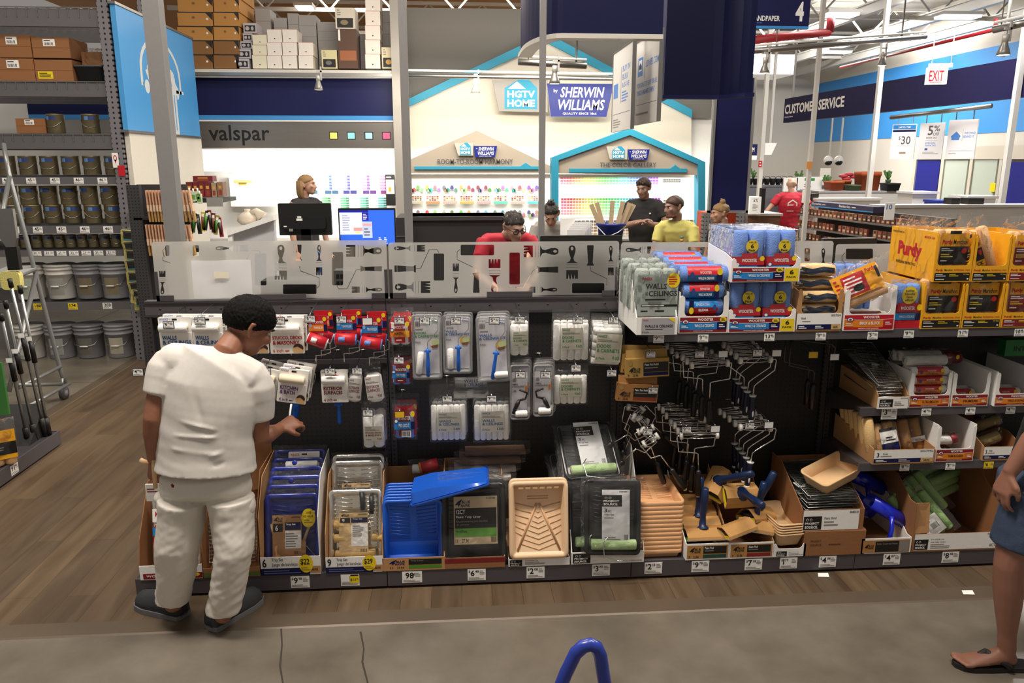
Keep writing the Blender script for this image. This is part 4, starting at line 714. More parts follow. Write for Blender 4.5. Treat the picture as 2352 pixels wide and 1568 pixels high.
# 9 piece metal tray sets
o = dbox('display_box', 'display box of shiny nine piece tray sets with 29 dollar circle', (748, 880, 1290), .085, .40, .42, ((KRAFT, KRAFT), W_), foot_art('9', '29'), slope=[(0, 0), (0, .09), (.02, .2), (.2, .44), (.42, .44), (.42, 0)])
ww = o['w'] - .012
for k in range(3):
    q = thing('tray_set', 'shiny metal bagged tray set with tan card, %s from the front' % ORD[k], 'tray set', (o.location.x, 3.60 + (.05, .19, .23)[k] - .05, ZD + .02 + (0, .1, .12)[k]), 0, 'metal nine piece tray sets'); T = lean(0, 0, 0, R(-16)); tray(q, ww, .375, .05, MET, T=T)
    m = MB(); m.T = T; m.face(-ww * .3, ww * .24, .05, .26, -.006); m.q(0, 0, 1, 1, mt('DDBE8A', .6), 1); hawk(m, .05, .02, .34, .1, NAVY, 2); m.t('0654088', .66, .03, .95, .06, BLK, 2); m.q(.04, .12, .38, .24, BLK, 2); m.t('9', .1, .14, .2, .22, W_, 3); m.q(.42, .12, .98, .24, NAVY, 2); m.t('Tray Set', .46, .13, .8, .18, W_, 3); m.q(.42, .26, .98, .8, W_, 2); m.ln(.46, .3, .86, .58, 6, GRYT, 3); m.bars(.72, .86, .96, .94, BLK, 8, 2); m.build('printed_card', q)
    if k == 0:
        for (u, z, ln_) in ((-.4, .2, .05), (-.4, .13, .06), (.3, .13, .06), (-.38, .05, .2)):
            m = MB(); m.T = T; roller(m, ww * u, ww * u + ln_, .012, z, .022, mt('E6C27C', .9)); m.build('roller', q)
        m = MB(); m.T = T; m.tube([(ww * .26, -.004, .22), (ww * .3, -.004, .17), (ww * .42, -.004, .15), (ww * .42, -.004, .08), (ww * .25, -.004, .075)], .003, CHROME, 6); m.build('wire_frame', q)
        m = MB(); m.T = T; m.tube([(ww * .12, 0, .36), (ww * .14, 0, .27)], .012, BLK, 8); m.tube([(ww * .3, 0, .34), (ww * .3, 0, .25)], .012, BLK, 8); m.build('handle', q)
    m = MB(); m.T = T; bag(m, -ww * .53, ww * .53, -.02, .055, 0, .385, seed=20 + k, p=8, n=12, amp=.012); m.build('wrap', q)
# blue trays
def art_b(m): hawk(m, .1, .12, .36, .56, NAVY, 1); m.q(.42, .12, .95, .55, BLK, 1); m.t('Tray Liner', .45, .18, .66, .32, GRYT, 2); m.q(.42, .6, .95, .85, mt('4E8A22', .6), 1); m.t('11', .12, .68, .17, .84, BLK, 1); m.t('27.94', .23, .68, .34, .84, BLK, 1)
o = dbox('display_box', 'brown box holding the bright blue tray liners', (879, 1022, 1305), .07, .38, .44, (KRAFT, KRAFT), art_b, slope=[(0, 0), (0, .07), (.02, .09), (.24, .40), (.44, .40), (.44, 0)])
ww = o['w'] - .008
for k in range(7): q = thing('tray_liner', 'bright blue paint tray liner standing in its box, %s from the front' % ORD[k], 'tray liner', (o.location.x - .002, 3.585 + .028 * k, ZD + .02 + .003 * k), 0, 'standing blue tray liners'); tray(q, ww, .335, .055, BTRAY, T=lean(0, 0, 0, R(-6)), rim=.012)
p = P(1040, 1108, 3.72); q = thing('tray_liner', 'bright blue paint tray liner lying tilted across the others', 'tray liner', p); tray(q, .28, .41, .06, BTRAY, T=Matrix.Translation((-.21, -.04, -.06)) @ Matrix.Rotation(R(-15), 4, 'Y') @ Matrix.Rotation(R(-4), 4, 'X') @ Matrix(((0, 0, 1, 0), (1, 0, 0, 0), (0, 1, 0, 0), (0, 0, 0, 1))), rim=.012)
p = P(977, 1072, 3.93); q = thing('twin_roller_pack', 'red and orange bagged roller lying behind the blue tray liners', 'roller pack', p); m = MB(); roller(m, -.07, .0, 0, -.01, .025, FOAM); m.build('roller', q); m = MB(); m.T = Matrix.Rotation(R(-15), 4, 'Y'); m.tube([(-.02, 0, 0), (.07, 0, 0)], .032, RED, 14); m.tube([(-.03, 0, 0), (-.018, 0, 0)], .033, ORG, 14); m.build('printed_sleeve', q); m = MB(); bag(m, -.09, .1, -.04, .04, -.04, .045, seed=4); m.build('wrap', q)
# black liners
o = dbox('display_box', 'brown box behind the black tray liners stuffed with clear bags', (1022, 1160, 1310), .06, .42, .44, (KRAFT, KRAFT2), lambda m: m.q(0, .1, 1, .5, MAR, 1))
def art_lin(m): m.q(0, 0, 1, 1, mt('D8C2A0', .6), 1); m.q(.02, .24, .98, .66, mt('1C1A18', .5), 2); hawk(m, .02, .05, .38, .22, NAVY, 2); m.t('0133383', .74, .02, .96, .06, BLK, 2); m.t('12CT', .05, .27, .26, .36, W_, 3, .02); m.t('Paint Tray Liner', .05, .4, .62, .46, W_, 3, .02); m.t('Recubrimiento para bandeja', .05, .49, .78, .55, GRYT, 3); m.t('de pintura', .05, .56, .34, .61, GRYT, 3); m.q(.02, .66, .98, .84, mt('6DB33F', .5), 2); m.t('For All Paints', .05, .7, .3, .75, BLK, 3); m.t('11', .03, .88, .08, .96, BLK, 2); m.t('27.94', .18, .88, .33, .96, BLK, 2); m.bars(.85, .85, .97, .96, BLK, 8, 2)
for k in range(2):
    q = thing('tray_liner_pack', 'bagged pack of black tray liners with tan and green label' + (', rear one' if k else ''), 'tray liner', (P(1090, 1300, 3.57).x, 3.565 + .06 * k, ZD + .01), 0, 'black liner packs'); T = lean(0, 0, 0, R(-10)); tray(q, .325, .42, .05, BKT, T=T, rim=.02)
    m = MB(); m.T = T; m.face(-.1, .118, .11, .355, -.004); art_lin(m); m.build('label', q); m = MB(); m.T = T; bag(m, -.18, .18, -.018, .065, -.01, .45, seed=31 + k, p=8, n=14, amp=.016); m.build('wrap', q)
for k in range(4):
    p = P(1100 + 12 * k, 1100 - 20 * k, 3.8 + .05 * k); q = thing('tray_liner_pack', 'clear bagged liner pack lying behind the black liners, %s layer' % ORD[k], 'tray liner', p, 0, 'lying liner packs'); m = MB(); m.rbox(-.16, .17, 0, .16, -.012, .006, .004, mt('8A6A54' if k > 1 else 'B8B0AA', .5)); m.build('liner', q); m = MB(); bag(m, -.19, .2, -.06, .2, -.03, .035, seed=40 + k, p=2, n=12, amp=.03); m.build('wrap', q)
# beige tray on its box
o = dbox('display_box', 'white flat box with black corner logo under the beige tray', (1168, 1308, 1310), .04, .05, .44, (W_, W_), lambda m: (project(m, .02, .1, .22, .95), m.t('9 Inch Roller Tray', .27, .16, .48, .32, BLK, 2), m.ln(.27, .4, .62, .8, 3, GRYT, 2)))
for k in range(2): q = thing('paint_tray', 'cream paint tray with V groove standing upright' + (', rear one' if k else ''), 'paint tray', (P(1238, 1300, 3.56).x, 3.548 + .03 * k, ZD + .042 + .004 * k), 0, 'upright cream trays'); tray(q, .30, .40, .06, BEIGE, flip=True, style='beige', T=lean(0, 0, 0, R(-9)), ribm=mt('C99F74', .5))
# black three piece sets
o = dbox('display_box', 'white box holding the black three piece tray sets', (1312, 1478, 1300), .065, .40, .46, (W_, W_), lambda m: project(m, .02, .1, .26, .92), slope=[(0, 0), (0, .065), (.02, .1), (.36, .5), (.46, .5), (.46, 0)])
GFO = mt('BFDCA0', .9, bump=.3, bs=220)
def art3(m): m.q(0, 0, 1, 1, mt('E6E6E8', .5), 1); m.t('0040861', .62, .02, .95, .05, BLK, 2); project(m, .0, .1, .72, .32, 2); m.t('3', .08, .36, .18, .43, BLK, 2, .02); m.t('PC', .22, .39, .34, .43, BLK, 2); m.t('Tray Set', .08, .46, .44, .5, BLK, 2); m.ln(.08, .52, .6, .56, 1, GRYT, 2); m.bars(.8, .86, .96, .96, BLK, 6, 2); m.ln(.1, .9, .7, .97, 2, GRYT, 2)
def set3(loc, T, label, k, size=(.285, .385), full=True):
    q = thing('tray_set', label, 'tray set', loc, 0, 'black three piece sets'); W2, L2 = size; tray(q, W2, L2, .05, BKT, T=T, rim=.014)
    if full:
     m = MB(); m.T = T; m.face(-.055, .085, .07, .335, -.006); art3(m); m.build('label', q)
     m = MB(); m.T = T; roller(m, -W2 * .38, W2 * .42, .004, .055, .026, GFO); m.build('roller', q)
     m = MB(); m.T = T; m.tube([(-W2 * .1, -.03, .1), (-W2 * .18, -.03, .07), (-W2 * .16, -.03, .0), (W2 * .1, -.03, -.02), (W2 * .5, -.03, -.015)], .003, CHROME, 6); m.build('wire_frame', q)
    m = MB(); m.T = T; bag(m, -W2 * .56, W2 * .56, -.035, .06, -.015, L2 * 1.03, seed=60 + k, p=7, n=14, amp=.02); m.build('wrap', q)
set3((P(1408, 1290, 3.52).x, 3.535, ZD + .055), lean(0, 0, 0, R(-12), R(-4)), 'bagged black tray set standing frontmost with pale green roller', 0)
set3((P(1370, 1290, 3.6).x, 3.60, ZD + .04), lean(0, 0, 0, R(-14)), 'bagged black tray set just behind the frontmost one', 1)
for k in range(6):
    set3((P(1340 + 5 * k, 1100, 3.70).x, 3.67 + .004 * k, ZD + .20 + .042 * k), lean(0, 0, 0, R(-66 + 3 * k), R(6 * (k % 3) - 6)), 'bagged black tray set lying in the heap, %s from the bottom' % ORD[k] if k < 5 else 'bagged black tray set topmost on the heap with crumpled label', 2 + k, (.30, .33), k == 5)
# cream tray stack
BEI2 = mt('DDA878', .5, var=.06)
for k in range(12):
    x0, x1 = RZ(1474, 1553, 1180, 3.60); q = thing('paint_tray', 'peach paint tray in the tall nested stack, %s from the top' % ORD[11 - k], 'paint tray', (x0 + .1, 3.585 + .0 * k, ZD + .05 + .024 * k), 0, 'nested peach trays'); T = Matrix.Translation((0, 0, .0)) @ Matrix.Rotation(R(-90), 4, 'X'); tray(q, .24, .36, .05, BEI2, T=T, rim=.01, lip=.022, style='chev' if k == 11 else '')
# pad boxes
def art_pad(t, band):
    def f(m): m.q(.03, .1, .97, .92, mt('B98A4E', .7), 1); hawk(m, .08, .2, .34, .58, BLK, 2); m.q(.4, .16, .93, .62, BLK, 2); m.t(t, .43, .2, .63, .34, W_, 3); m.ln(.43, .4, .75, .5, 1, GRYT, 3); m.q(.4, .68, .93, .9, band, 2); m.t('9', .07, .74, .1, .88, BLK, 2); m.t('22.86', .18, .74, .3, .88, BLK, 2)
    return f
HB = mt('1E3A6B', .35)
def pad(loc, rot, label, wid=.16, foamc=YEL, handle=True, group='brown sleeved paint pads'):
    o = thing('paint_pad', label, 'paint pad', loc, 0, group, rot); o.scale = (1, 1.18, 1.18); K = mt('B98A4E', .7)
    prof = [(-.055, 0), (-.055, .012), (-.04, .03), (-.018, .05), (.018, .05), (.04, .03), (.055, .012), (.055, 0)]
    m = MB(); m.loft([[(s * wid / 2, y, z) for y, z in prof] for s in (-1, 1)], K, False, False); m.loft([[(s * wid / 2, y * .97, z * .95) for y, z in prof] for s in (1, -1)], K, False, False); m.rbox(-.02, .02, .036, .04, .0315, .0335, .0005, BLK); m.build('sleeve', o)
    m = MB(); m.box(-wid * .49, wid * .49, -.05, .05, .002, .012, foamc); m.box(-wid * .49, wid * .49, -.05, .05, -.004, .002, W_); m.box(-wid * .45, wid * .45, -.03, .03, .012, .03, BLK); m.build('pad', o)
    if handle: m = MB(); m.tube([(0, 0, .045), (0, 0, .052), (0, .0, .064), (0, -.02, .1), (0, -.06, .17), (0, -.085, .22), (0, -.087, .224)], [.034, .031, .019, .015, .019, .017, .008], HB, 12); m.build('handle', o)
    return o
o = dbox('display_box', 'white box of green edged paint pads beside the peach tray stack', (1574, 1674, 1278), .09, .30, .40, ((W_, KRAFT2), W_), art_pad('Paint Pad', mt('1F4A44', .5)), slope=[(0, 0), (0, .09), (.02, .1), (.22, .2), (.4, .33), (.4, 0)])
xc = o.location.x
HB = mt('15294F', .35)
for k in range(4): pad((xc + .0, 3.63 + .08 * k, ZD + .075 + .028 * k), (R(-25), 0, 0), 'brown sleeved pad in the green edged pad box, %s from the front' % ORD[k], .2, mt('6AC24A', .6), handle=k < 2)
o = dbox('display_box', 'white box of yellow edged stain pads beside the small cream pans', (1674, 1776, 1268), .088, .30, .40, ((KRAFT, KRAFT), W_), art_pad('Stain Pad', mt('8C1F2A', .5)), slope=[(0, 0), (0, .088), (.02, .1), (.2, .2), (.4, .36), (.4, 0)])
xc = o.location.x
for k, (dx, dy, dz, rt, hd) in enumerate(((-.06, .06, .11, (R(-20), R(-8), R(20)), False), (.05, .1, .10, (R(-20), R(6), R(-15)), True), (.08, .16, .14, (R(-10), R(10), R(30)), True), (-.02, .17, .27, (R(55), 0, R(4)), True), (-.12, .24, .30, (R(30), R(-30), R(50)), True))):
    pad((xc + dx, YK + dy, ZD + dz), rt, 'brown sleeved pad with yellow edge, ' + ('low left in its box', 'low right in its box', 'behind at right in its box', 'topmost with handle towards the viewer', 'tilted at the back of the heap')[k], .18, YEL, hd)
# small pans
o = dbox('display_box', 'small white box with black corner logo under the cream pans', (1776, 1850, 1262), .06, .06, .28, (W_, W_), lambda m: (project(m, .1, .3, .42, .92), m.t('Mini Roller Tray', .48, .4, .8, .5, BLK, 2), m.ln(.48, .58, .95, .86, 2, GRYT, 2)), cut=(.045, .018, .075))
PANC = mt('DDB88A', .55, var=.05)
def pan(loc, rot, label, s=1, g='cream mini pans'):
    q = thing('roller_pan', label, 'paint pan', loc, 0, g, rot); m = MB(); r2 = lambda k, z: [(x * k, y * k, z) for x, y in rr(-.075 * s, .075 * s, -.14 * s, .14 * s, .025 * s, 4)]
    m.loft([r2(1.06, .07), r2(1.06, .076), r2(1, .076), r2(.8, .006)], PANC, False); m.loft([r2(1.02, .07), r2(.83, 0)], PANC, False); m.add(r2(.8, .006), [tuple(range(20))], PANC); m.add(r2(.83, 0), [tuple(range(19, -1, -1))], PANC); m.build('pan', q); return q
xc = o.location.x
for k in range(5): pan((xc - .005, 3.70, ZD + .05 + .014 * k), (0, 0, R(6)), 'cream mini pan in the short stack, %s from the bottom' % ORD[k], .98)
# grids boxes
def art_g(m): m.q(.02, .02, .92, .98, W_, 1); project(m, .03, .3, .32, .95, 2); m.t('Paint Grid', .36, .35, .55, .46, BLK, 2); m.ln(.36, .52, .6, .82, 2, GRYT, 2); m.t('0040318', .76, .08, .9, .2, BLK, 2)
o1 = dbox('carton', 'closed brown carton under the paint grid box', (1846, 1985, 1255), .135, .135, .40, (KRAFT2, KRAFT2), lambda m: (project(m, .08, .35, .3, .6, 1) if 0 else m.t('PROJECT', .1, .35, .28, .46, mt('5A3620', .7), 1), m.t('SOURCE', .1, .5, .28, .6, mt('5A3620', .7), 1), m.ln(.4, .5, .7, .6, 1, mt('5A3620', .7), 1)), cat='carton')
m = MB(); w1 = o1['w']; m.box(-w1 / 2, w1 / 2, .0, .40, .135, .138, KRAFT2); m.build('lid', o1)
o = dbox('display_box', 'open brown box of dark paint grids on the closed carton', (1842, 1984, 1185), .115, .25, .42, (KRAFT2, KRAFT2), art_g, Y=YK + .005, zb=ZD + .139, slope=[(0, 0), (0, .115), (.02, .13), (.16, .2), (.3, .27), (.42, .27), (.42, 0)])
xc, zc = o.location.x, ZD + .139; GM = mt('8A8E8C', .3, .9)
for k in range(7):
    q = thing('paint_grid', 'dark wire paint grid in the upper box, %s from the bottom' % ORD[k], 'paint grid', (xc + .01 * (k % 3), 3.60, zc + .10 + .014 * k), 0, 'dark paint grids', (0, 0, R((0, 2, -2, 3, -4, 2, 5)[k]))); grid(q, .26, .34, n=22, T=Matrix.Rotation(R(-90 + (4 if k < 5 else 9)), 4, 'X'), wm=GM)
    m = MB(); m.rbox(-.13, -.09, .10, .16, .003, .005, .002, W_, 'z', 2); m.build('paper_tag', q)
pan(P(1912, 1112, 3.70) + Vector((0, .02, .02)), (R(10), R(10), R(-62)), 'cream mini pan perched tilted on top of the dark grids', 1.1)
# blue scoops
def art_s(m): m.q(.03, .12, .97, .95, mt('B07E4A', .7), 1); hawk(m, .06, .35, .25, .7, BLK, 2); m.q(.28, .2, .75, .9, BLK, 2); m.t('Roller Cover and Frame', .31, .3, .72, .42, GRYT, 3); m.q(.76, .2, .95, .9, GRYT, 2); m.tube
o = dbox('display_box', 'white and tan box of blue roller shields in the corner', (1978, 2092, 1250), .085, .22, .40, (W_, W_), art_s, slope=[(0, 0), (0, .085), (.04, .085), (.25, .22), (.4, .24), (.4, 0)])
xc = o.location.x; BL2 = mt('1526B8', .25, coat=.4)
for k, (dx, dy, dz, a) in enumerate(((.06, .12, .17, 32), (-.05, .26, .19, 40), (.02, .32, .27, 25))):
    q = thing('roller_shield', 'blue plastic roller shield ' + ('with arm hanging over the box front', 'lying deeper in the corner box', 'at the back of the corner box')[k], 'roller shield', (xc + dx, YK + dy, ZD + dz), 0, 'blue roller shields', (0, R(a), 0)); m = MB()
    arc = [R(x) for x in range(-40, 221, 20)]; m.loft([[(s * .13, .045 * math.cos(t), .045 * math.sin(t)) for t in arc] + [(s * .13, .042 * math.cos(t), .042 * math.sin(t)) for t in reversed(arc)] for s in (-1, 1)], BL2, True); m.build('shield', q)
    m = MB(); m.tube([(0, -.045, 0), (.03, -.07, -.06), (.05, -.1, -.16)], [.012, .012, .014], BL2, 8); m.build('arm', q)
# green rollers box
def art_gr(m): m.q(.02, .0, .98, .92, W_, 1); project(m, .02, .3, .18, .88, 2); m.t('9 In. (22.86 cm)', .21, .28, .36, .36, BLK, 2); m.t('Knit Roller Covers', .21, .42, .38, .5, BLK, 2); m.ln(.21, .56, .45, .86, 3, GRYT, 2); m.t('6CT', .9, .66, .97, .82, BLK, 2); m.t('0040322', .86, .04, .99, .14, BLK, 2)
o = dbox('display_box', 'wide brown box of pale green rollers near the floor at right', (2094, 2290, 1255), .10, .34, .44, (KRAFT2, KRAFT2), art_gr, slope=[(0, 0), (0, .10), (.002, .27), (.06, .27), (.2, .36), (.44, .36), (.44, 0)])
m = MB(); m.add([(-o['w'] / 2 + .006, .004, .1), (-o['w'] / 2 + .09, .008, .1), (-o['w'] / 2 + .09, .03, .26), (-o['w'] / 2 + .006, .01, .27), (-o['w'] / 2 + .006, .008, .1), (-o['w'] / 2 + .09, .012, .1), (-o['w'] / 2 + .09, .034, .26), (-o['w'] / 2 + .006, .014, .27)], [(0, 1, 2, 3), (7, 6, 5, 4), (2, 6, 7, 3), (1, 5, 6, 2)], KRAFT); m.build('flap', o)
GF2 = mt('A9CF84', .85, bump=.25, bs=200)
for k, (dx, dy, dz) in enumerate(((-.02, .08, .06), (-.09, .12, .07), (.02, .2, .12), (.02, .3, .2), (-.05, .34, .27))):
    q = thing('roller_bag', 'clear bag of pale green rollers, ' + ('leaning with its white label in front', 'tucked behind the box flap', 'second row in the wide box', 'deep in the wide box', 'topmost at the back of the wide box')[k], 'roller pack', (o.location.x + dx, YK + dy, ZD + dz), 0, 'bags of green rollers', (R(-20), R(-38 if k < 3 else 80), 0))
    for j in range(3): m = MB(); vroller(m, -.045 + .046 * j, .01 * (j % 2), 0, .24, .024, GF2); m.build('roller', q)
    if k == 0: m = MB(); m.face(-.07, .03, .02, .12, -.026); m.q(0, 0, 1, 1, W_, 1); m.bars(.4, .4, .8, .7, BLK, 8, 2); m.t('6', .4, .12, .5, .3, BLK, 2); m.build('label', q)
    m = MB(); bag(m, -.09, .1, -.035, .045, -.03, .27, seed=80 + k); m.build('wrap', q)
o = dbox('display_box', 'brown box beside the walking person\'s knee', (2294, 2440, 1248), .12, .34, .44, (KRAFT2, KRAFT2), lambda m: m.ln(.2, .3, .7, .6, 2, GRYT, 1))
# ================================================================ goods on the shelves at the right
def zof(x, y0, y1, Y=YT): return P(x, y0, Y).z - P(x, y1, Y).z
GREYF = mt('A9B3AC', .95, bump=.5, bs=200); TANF = mt('E3BE84', .9, bump=.3, bs=180); PEACH = mt('F0C08C', .85, bump=.3, bs=200)
YW = [(0, 0)]
def slope_of(hf, hb, d): return [(0, 0), (0, hf), (.01, hf), (d * .35, hb), (d, hb), (d, 0)]
# grey fuzzy packs
def art_w(m): m.q(.12, .05, .93, .95, mt('A9A6AA', .5), 1); m.t('WHIZZ', .15, .12, .28, .2, RED, 2); m.t('WALLS & CEILINGS', .2, .42, .88, .58, BLK, 2, .02); m.t('9 inch', .14, .8, .3, .9, BLK, 2); m.pg([(.75, .05), (.93, .05), (.93, .3)], YEL, 2); m.ln(.22, .64, .86, .72, 1, BLK, 2)
o = dbox('display_box', 'white box of grey fuzzy roller packs at the shelf\'s left end', (1462, 1556, 742), .085, .24, .42, (W_, W_), art_w, Y=YT - .02, zb=ZT, slope=slope_of(.085, .26, .42)); ww = o['w']
for k in range(3):
    q = thing('roller_bag', 'grey fuzzy roller pack with black lettering, %s in its white box' % ORD[k], 'roller pack', (o.location.x - .012 * k, YT + .05 + .105 * k, ZT + .085 + .012 * k), 0, 'grey fuzzy packs')
    for j in range(3): m = MB(); vroller(m, -.066 + .066 * j, .0, 0, .225, .035, GREYF); m.build('roller', q)
    m = MB(); m.face(-.094, .104, .0, .215, -.037); m.q(0, .06, 1, 1, mt('A4AFA8', .6), 1); m.t('WHIZZ', .1, .13, .36, .19, RED, 2, .03); m.t('WALLS', .2, .27, .72, .39, BLK, 2, .02); m.t('CEILINGS', .28, .43, .98, .55, BLK, 2, .02); m.t('AND', .2, .45, .26, .54, BLK, 2); m.ln(.2, .6, .96, .66, 1, BLK, 2); m.q(.1, .74, 1, .79, BLK, 2); m.ln(.12, .745, .96, .785, 1, W_, 3); m.ln(.1, .86, .36, .92, 1, BLK, 2); m.ln(.45, .85, .8, .93, 1, BLK, 2); m.e(.88, .2, .16, .17, YEL, 3); m.ln(.76, .1, .98, .3, 4, RED, 4); m.build('label', q)
    m = MB(); bag(m, -.115, .115, -.05, .05, -.005, .27, seed=90 + k, n=12, amp=.02, top=.1); m.build('wrap', q)
# horizontal blue bundles
WALL = lambda m: wooster(m, (DRED, LBL), 0, 'WALLS & CEILINGS')
o = dbox('display_box', 'white window box of blue roller bundles lying flat', (1559, 1671, 740), .2, .2, .42, (W_, W_), WALL, Y=YT, zb=ZT, cut=(.083, .025, .185)); ww = o['w'] - .02
def bundle(loc, w, flip, label, bands=(RED, LBL), foam=WBLUE, g='blue bundles', t='WALLS & CEILINGS', r=.027, td=W_):
    q = thing('roller_bag', label, 'roller pack', loc, 0, g)
    for j in range(2): m = MB(); roller(m, -w / 2, w / 2, .03 + max(.055, 2 * r) * j, 0, r, foam); m.build('roller', q)
    m = MB(); a = [R(-80 + 160 * i / 8) for i in range(9)]; ra = r + .001
    for lo, hi, c in ((0, 4, bands[0] if not flip else bands[1]), (4, 8, bands[1] if not flip else bands[0])):
        v = [(s * w * .36, .03 - ra * math.cos(t_), -ra * math.sin(t_)) for t_ in a[lo:hi + 1] for s in (-1, 1)]; m.add(v, [(2 * i, 2 * i + 1, 2 * i + 3, 2 * i + 2) for i in range(hi - lo)], c, True)
    if flip: m.T = Matrix.Rotation(R(180), 4, 'Y')
    m.face(-w * .36, w * .36, -r, r, .03 - r - .003); m.t('WOOSTER', .34, .26, .68, .42, W_, 2, .02); m.t(t, .3, .62, .76, .78, td, 2, .02); m.e(.12, .5, .06, .2, mt('3A4686', .5), 3); m.q(.84, .5, 1, .95, NAVY, 2) if bands[1] is LBL else None; m.e(.92, .3, .08, .22, YEL, 3); m.build('printed_sleeve', q)
    m = MB(); bag(m, -w * .54, w * .54, -.005, .09, -r * 1.1, r * 1.1, seed=int(abs(loc[0] * 991 + loc[2] * 3571)) % 97, p=6); m.build('wrap', q); return q
for k in range(4):
    bundle((o.location.x, YT + .018, ZT + .045 + .079 * k), ww * (.9 if k < 3 else 1.06), k in (1,), 'blue bagged roller bundle, %s from the bottom of the window box' % ORD[k], r=.038)
for k in range(3): bundle((o.location.x - .03, YT + .13 + .11 * k, ZT + .29 + .012 * k), ww * 1.06, False, 'blue bagged roller bundle on top of the window box, %s row back' % ORD[k], r=.036)
# six packs
def sixpack(loc, label, w=.178, h=.212):
    q = thing('six_pack', label, 'roller pack', loc, 0, 'blue roller six packs')
    r = w / 4
    for i in range(2):
        for j in range(3): m = MB(); vroller(m, -r + 2 * r * i, r + 2 * r * j * .96, 0, h, r * .98, WBLUE); m.build('roller', q)
    m = MB(); m.rbox(-w / 2 - .001, w / 2 + .001, -.001, 6 * r, 0.0, h * .42, .02, DRED, 'z'); m.face(-w * .5, w * .5, 0, h * .5, -.002); m.q(.25, 0, .75, .2, RED, 1); m.q(.02, .18, .98, .52, RED, 2); m.t('WOOSTER', .26, .24, .74, .4, W_, 3, .03); m.e(.9, .24, .08, .11, YEL, 3); m.q(.02, .56, .98, .92, LBL, 2); m.q(.76, .56, .98, .92, NAVY, 3); m.t('WALLS & CEILINGS', .22, .66, .74, .8, W_, 4, .02); m.e(.13, .5, .07, .1, mt('3A4686', .5), 4); m.e(.13, .5, .05, .07, W_, 5); m.build('printed_sleeve', q)
    m = MB(); m.face(-w / 2, w / 2, 0, h, -.003); m.e(.56, .34, .2, .2 * w / h * 1.0, YEL, 1, 28); m.t('VALUE', .44, .235, .68, .27, BLK, 2); m.t('6', .51, .29, .61, .385, BLK, 2, .03); m.t('Pack', .45, .405, .67, .455, BLK, 2, .03); m.build('yellow_sticker', q)
    m = MB(); m.rbox(-w / 2 - .004, w / 2 + .004, -.004, 6 * r + .004, h * .3, h + .004, .025, FILM, 'z'); m.build('wrap', q); return q
SIX = lambda m: wooster(m, (DRED, LBL), 0, 'WALLS & CEILINGS', six=True)
def sixbox(rect, zb, Y, label, pl, rows, cs=.0):
    o = dbox('display_box', label, rect, .12, .12, .36, (W_, W_), SIX, Y=Y, zb=zb, cut=(.072, .022, .115), slope=[(0, 0), (0, .11), (.1, .13), (.36, .15), (.36, 0)]); ww = o['w']
    i = 0
    for r_ in range(rows):
        for s in (-1, 1): sixpack((o.location.x + s * ww * .235, Y + .012 + .17 * r_, zb + .03), 'blue six pack of rollers, ' + pl[i], w=ww * .455); i += 1
    return o
sixbox((1672, 1826, 740), ZT, YT, 'lower white box of blue six packs standing on the shelf', ['lower box, left', 'lower box, right'], 1)
sixbox((1679, 1836, 630), ZT + .25, YT - .02, 'upper white box of blue six packs stacked on another', ['upper box, front left', 'upper box, front right', 'upper box, rear left', 'upper box, rear right'], 2)
# tan rollers in brown box
def art_k(num, code):
    def f(m): m.q(0.02, .02, .98, .62, W_, 1); m.q(.02, .62, .98, .9, NAVY, 1); m.q(.78, .62, .98, .9, mt('D0AE74', .6), 2); m.t(num, .06, .2, .1, .5, BLK, 2) if num else None; m.t('Knit', .1 if not num else .16, .22, .2 if not num else .24, .34, BLK, 2); m.ln(.12, .4, .4, .5, 1, GRYT, 2); m.t(code, .76, .08, .97, .2, BLK, 2); m.t('HAWK', .83, .7, .93, .84, BLK, 3); m.ln(.05, .68, .24, .86, 2, W_, 3); m.ln(.42, .68, .62, .86, 2, W_, 3)
    return f
def tanpack(loc, w, label, rot=None, g='tan navy labelled packs'):
    q = thing('roller_bag', label, 'roller pack', loc, 0, g, rot)
    for j in range(2): m = MB(); roller(m, -w / 2, w / 2, .03 + .06 * j, 0, .029, TANF); m.build('roller', q)
    m = MB(); m.face(-w * .4, w * .45, -.026, .028, -.001); m.pg([(.1, .1), (.4, .3), (.7, .1), (1, .25), (1, .75), (.72, .6), (.4, .85), (.1, .7)], mt('1F3350', .4), 1); m.q(0, .3, .25, .6, BLK, 2); m.ln(.03, .36, .2, .54, 2, W_, 3); m.ln(.0, .7, .3, .95, 2, BLK, 1); m.build('label', q)
    m = MB(); bag(m, -w * .56, w * .56, -.012, .1, -.034, .034, seed=int(abs(loc[2] * 1000)) % 91, p=5, amp=.012); m.build('wrap', q)
o = dbox('display_box', 'brown window box of tan rollers between blue and red boxes', (1829, 1931, 740), .22, .22, .42, (KRAFT, KRAFT), lambda m: None, Y=YT, zb=ZT, cut=(.088, .02, .21), slope=[(0, 0), (0, .2), (.42, .27), (.42, 0)]); ww = o['w']
m = MB(); m.face(-ww / 2, ww / 2, 0, .092, -.004); m.box(-ww / 2, ww / 2, -.0042, -.0032, 0.012, .088, W_); art_k('', '0057034')(m); m.build('label', o)
for k in range(5): tanpack((o.location.x - .005 * (k % 2) - (.015 if k > 2 else 0), YT + .015 + (.04 if k > 2 else 0), ZT + .04 + .062 * k), ww * (.86 if k < 3 else .98), 'tan roller pack with torn navy label, %s from the bottom' % ORD[k])
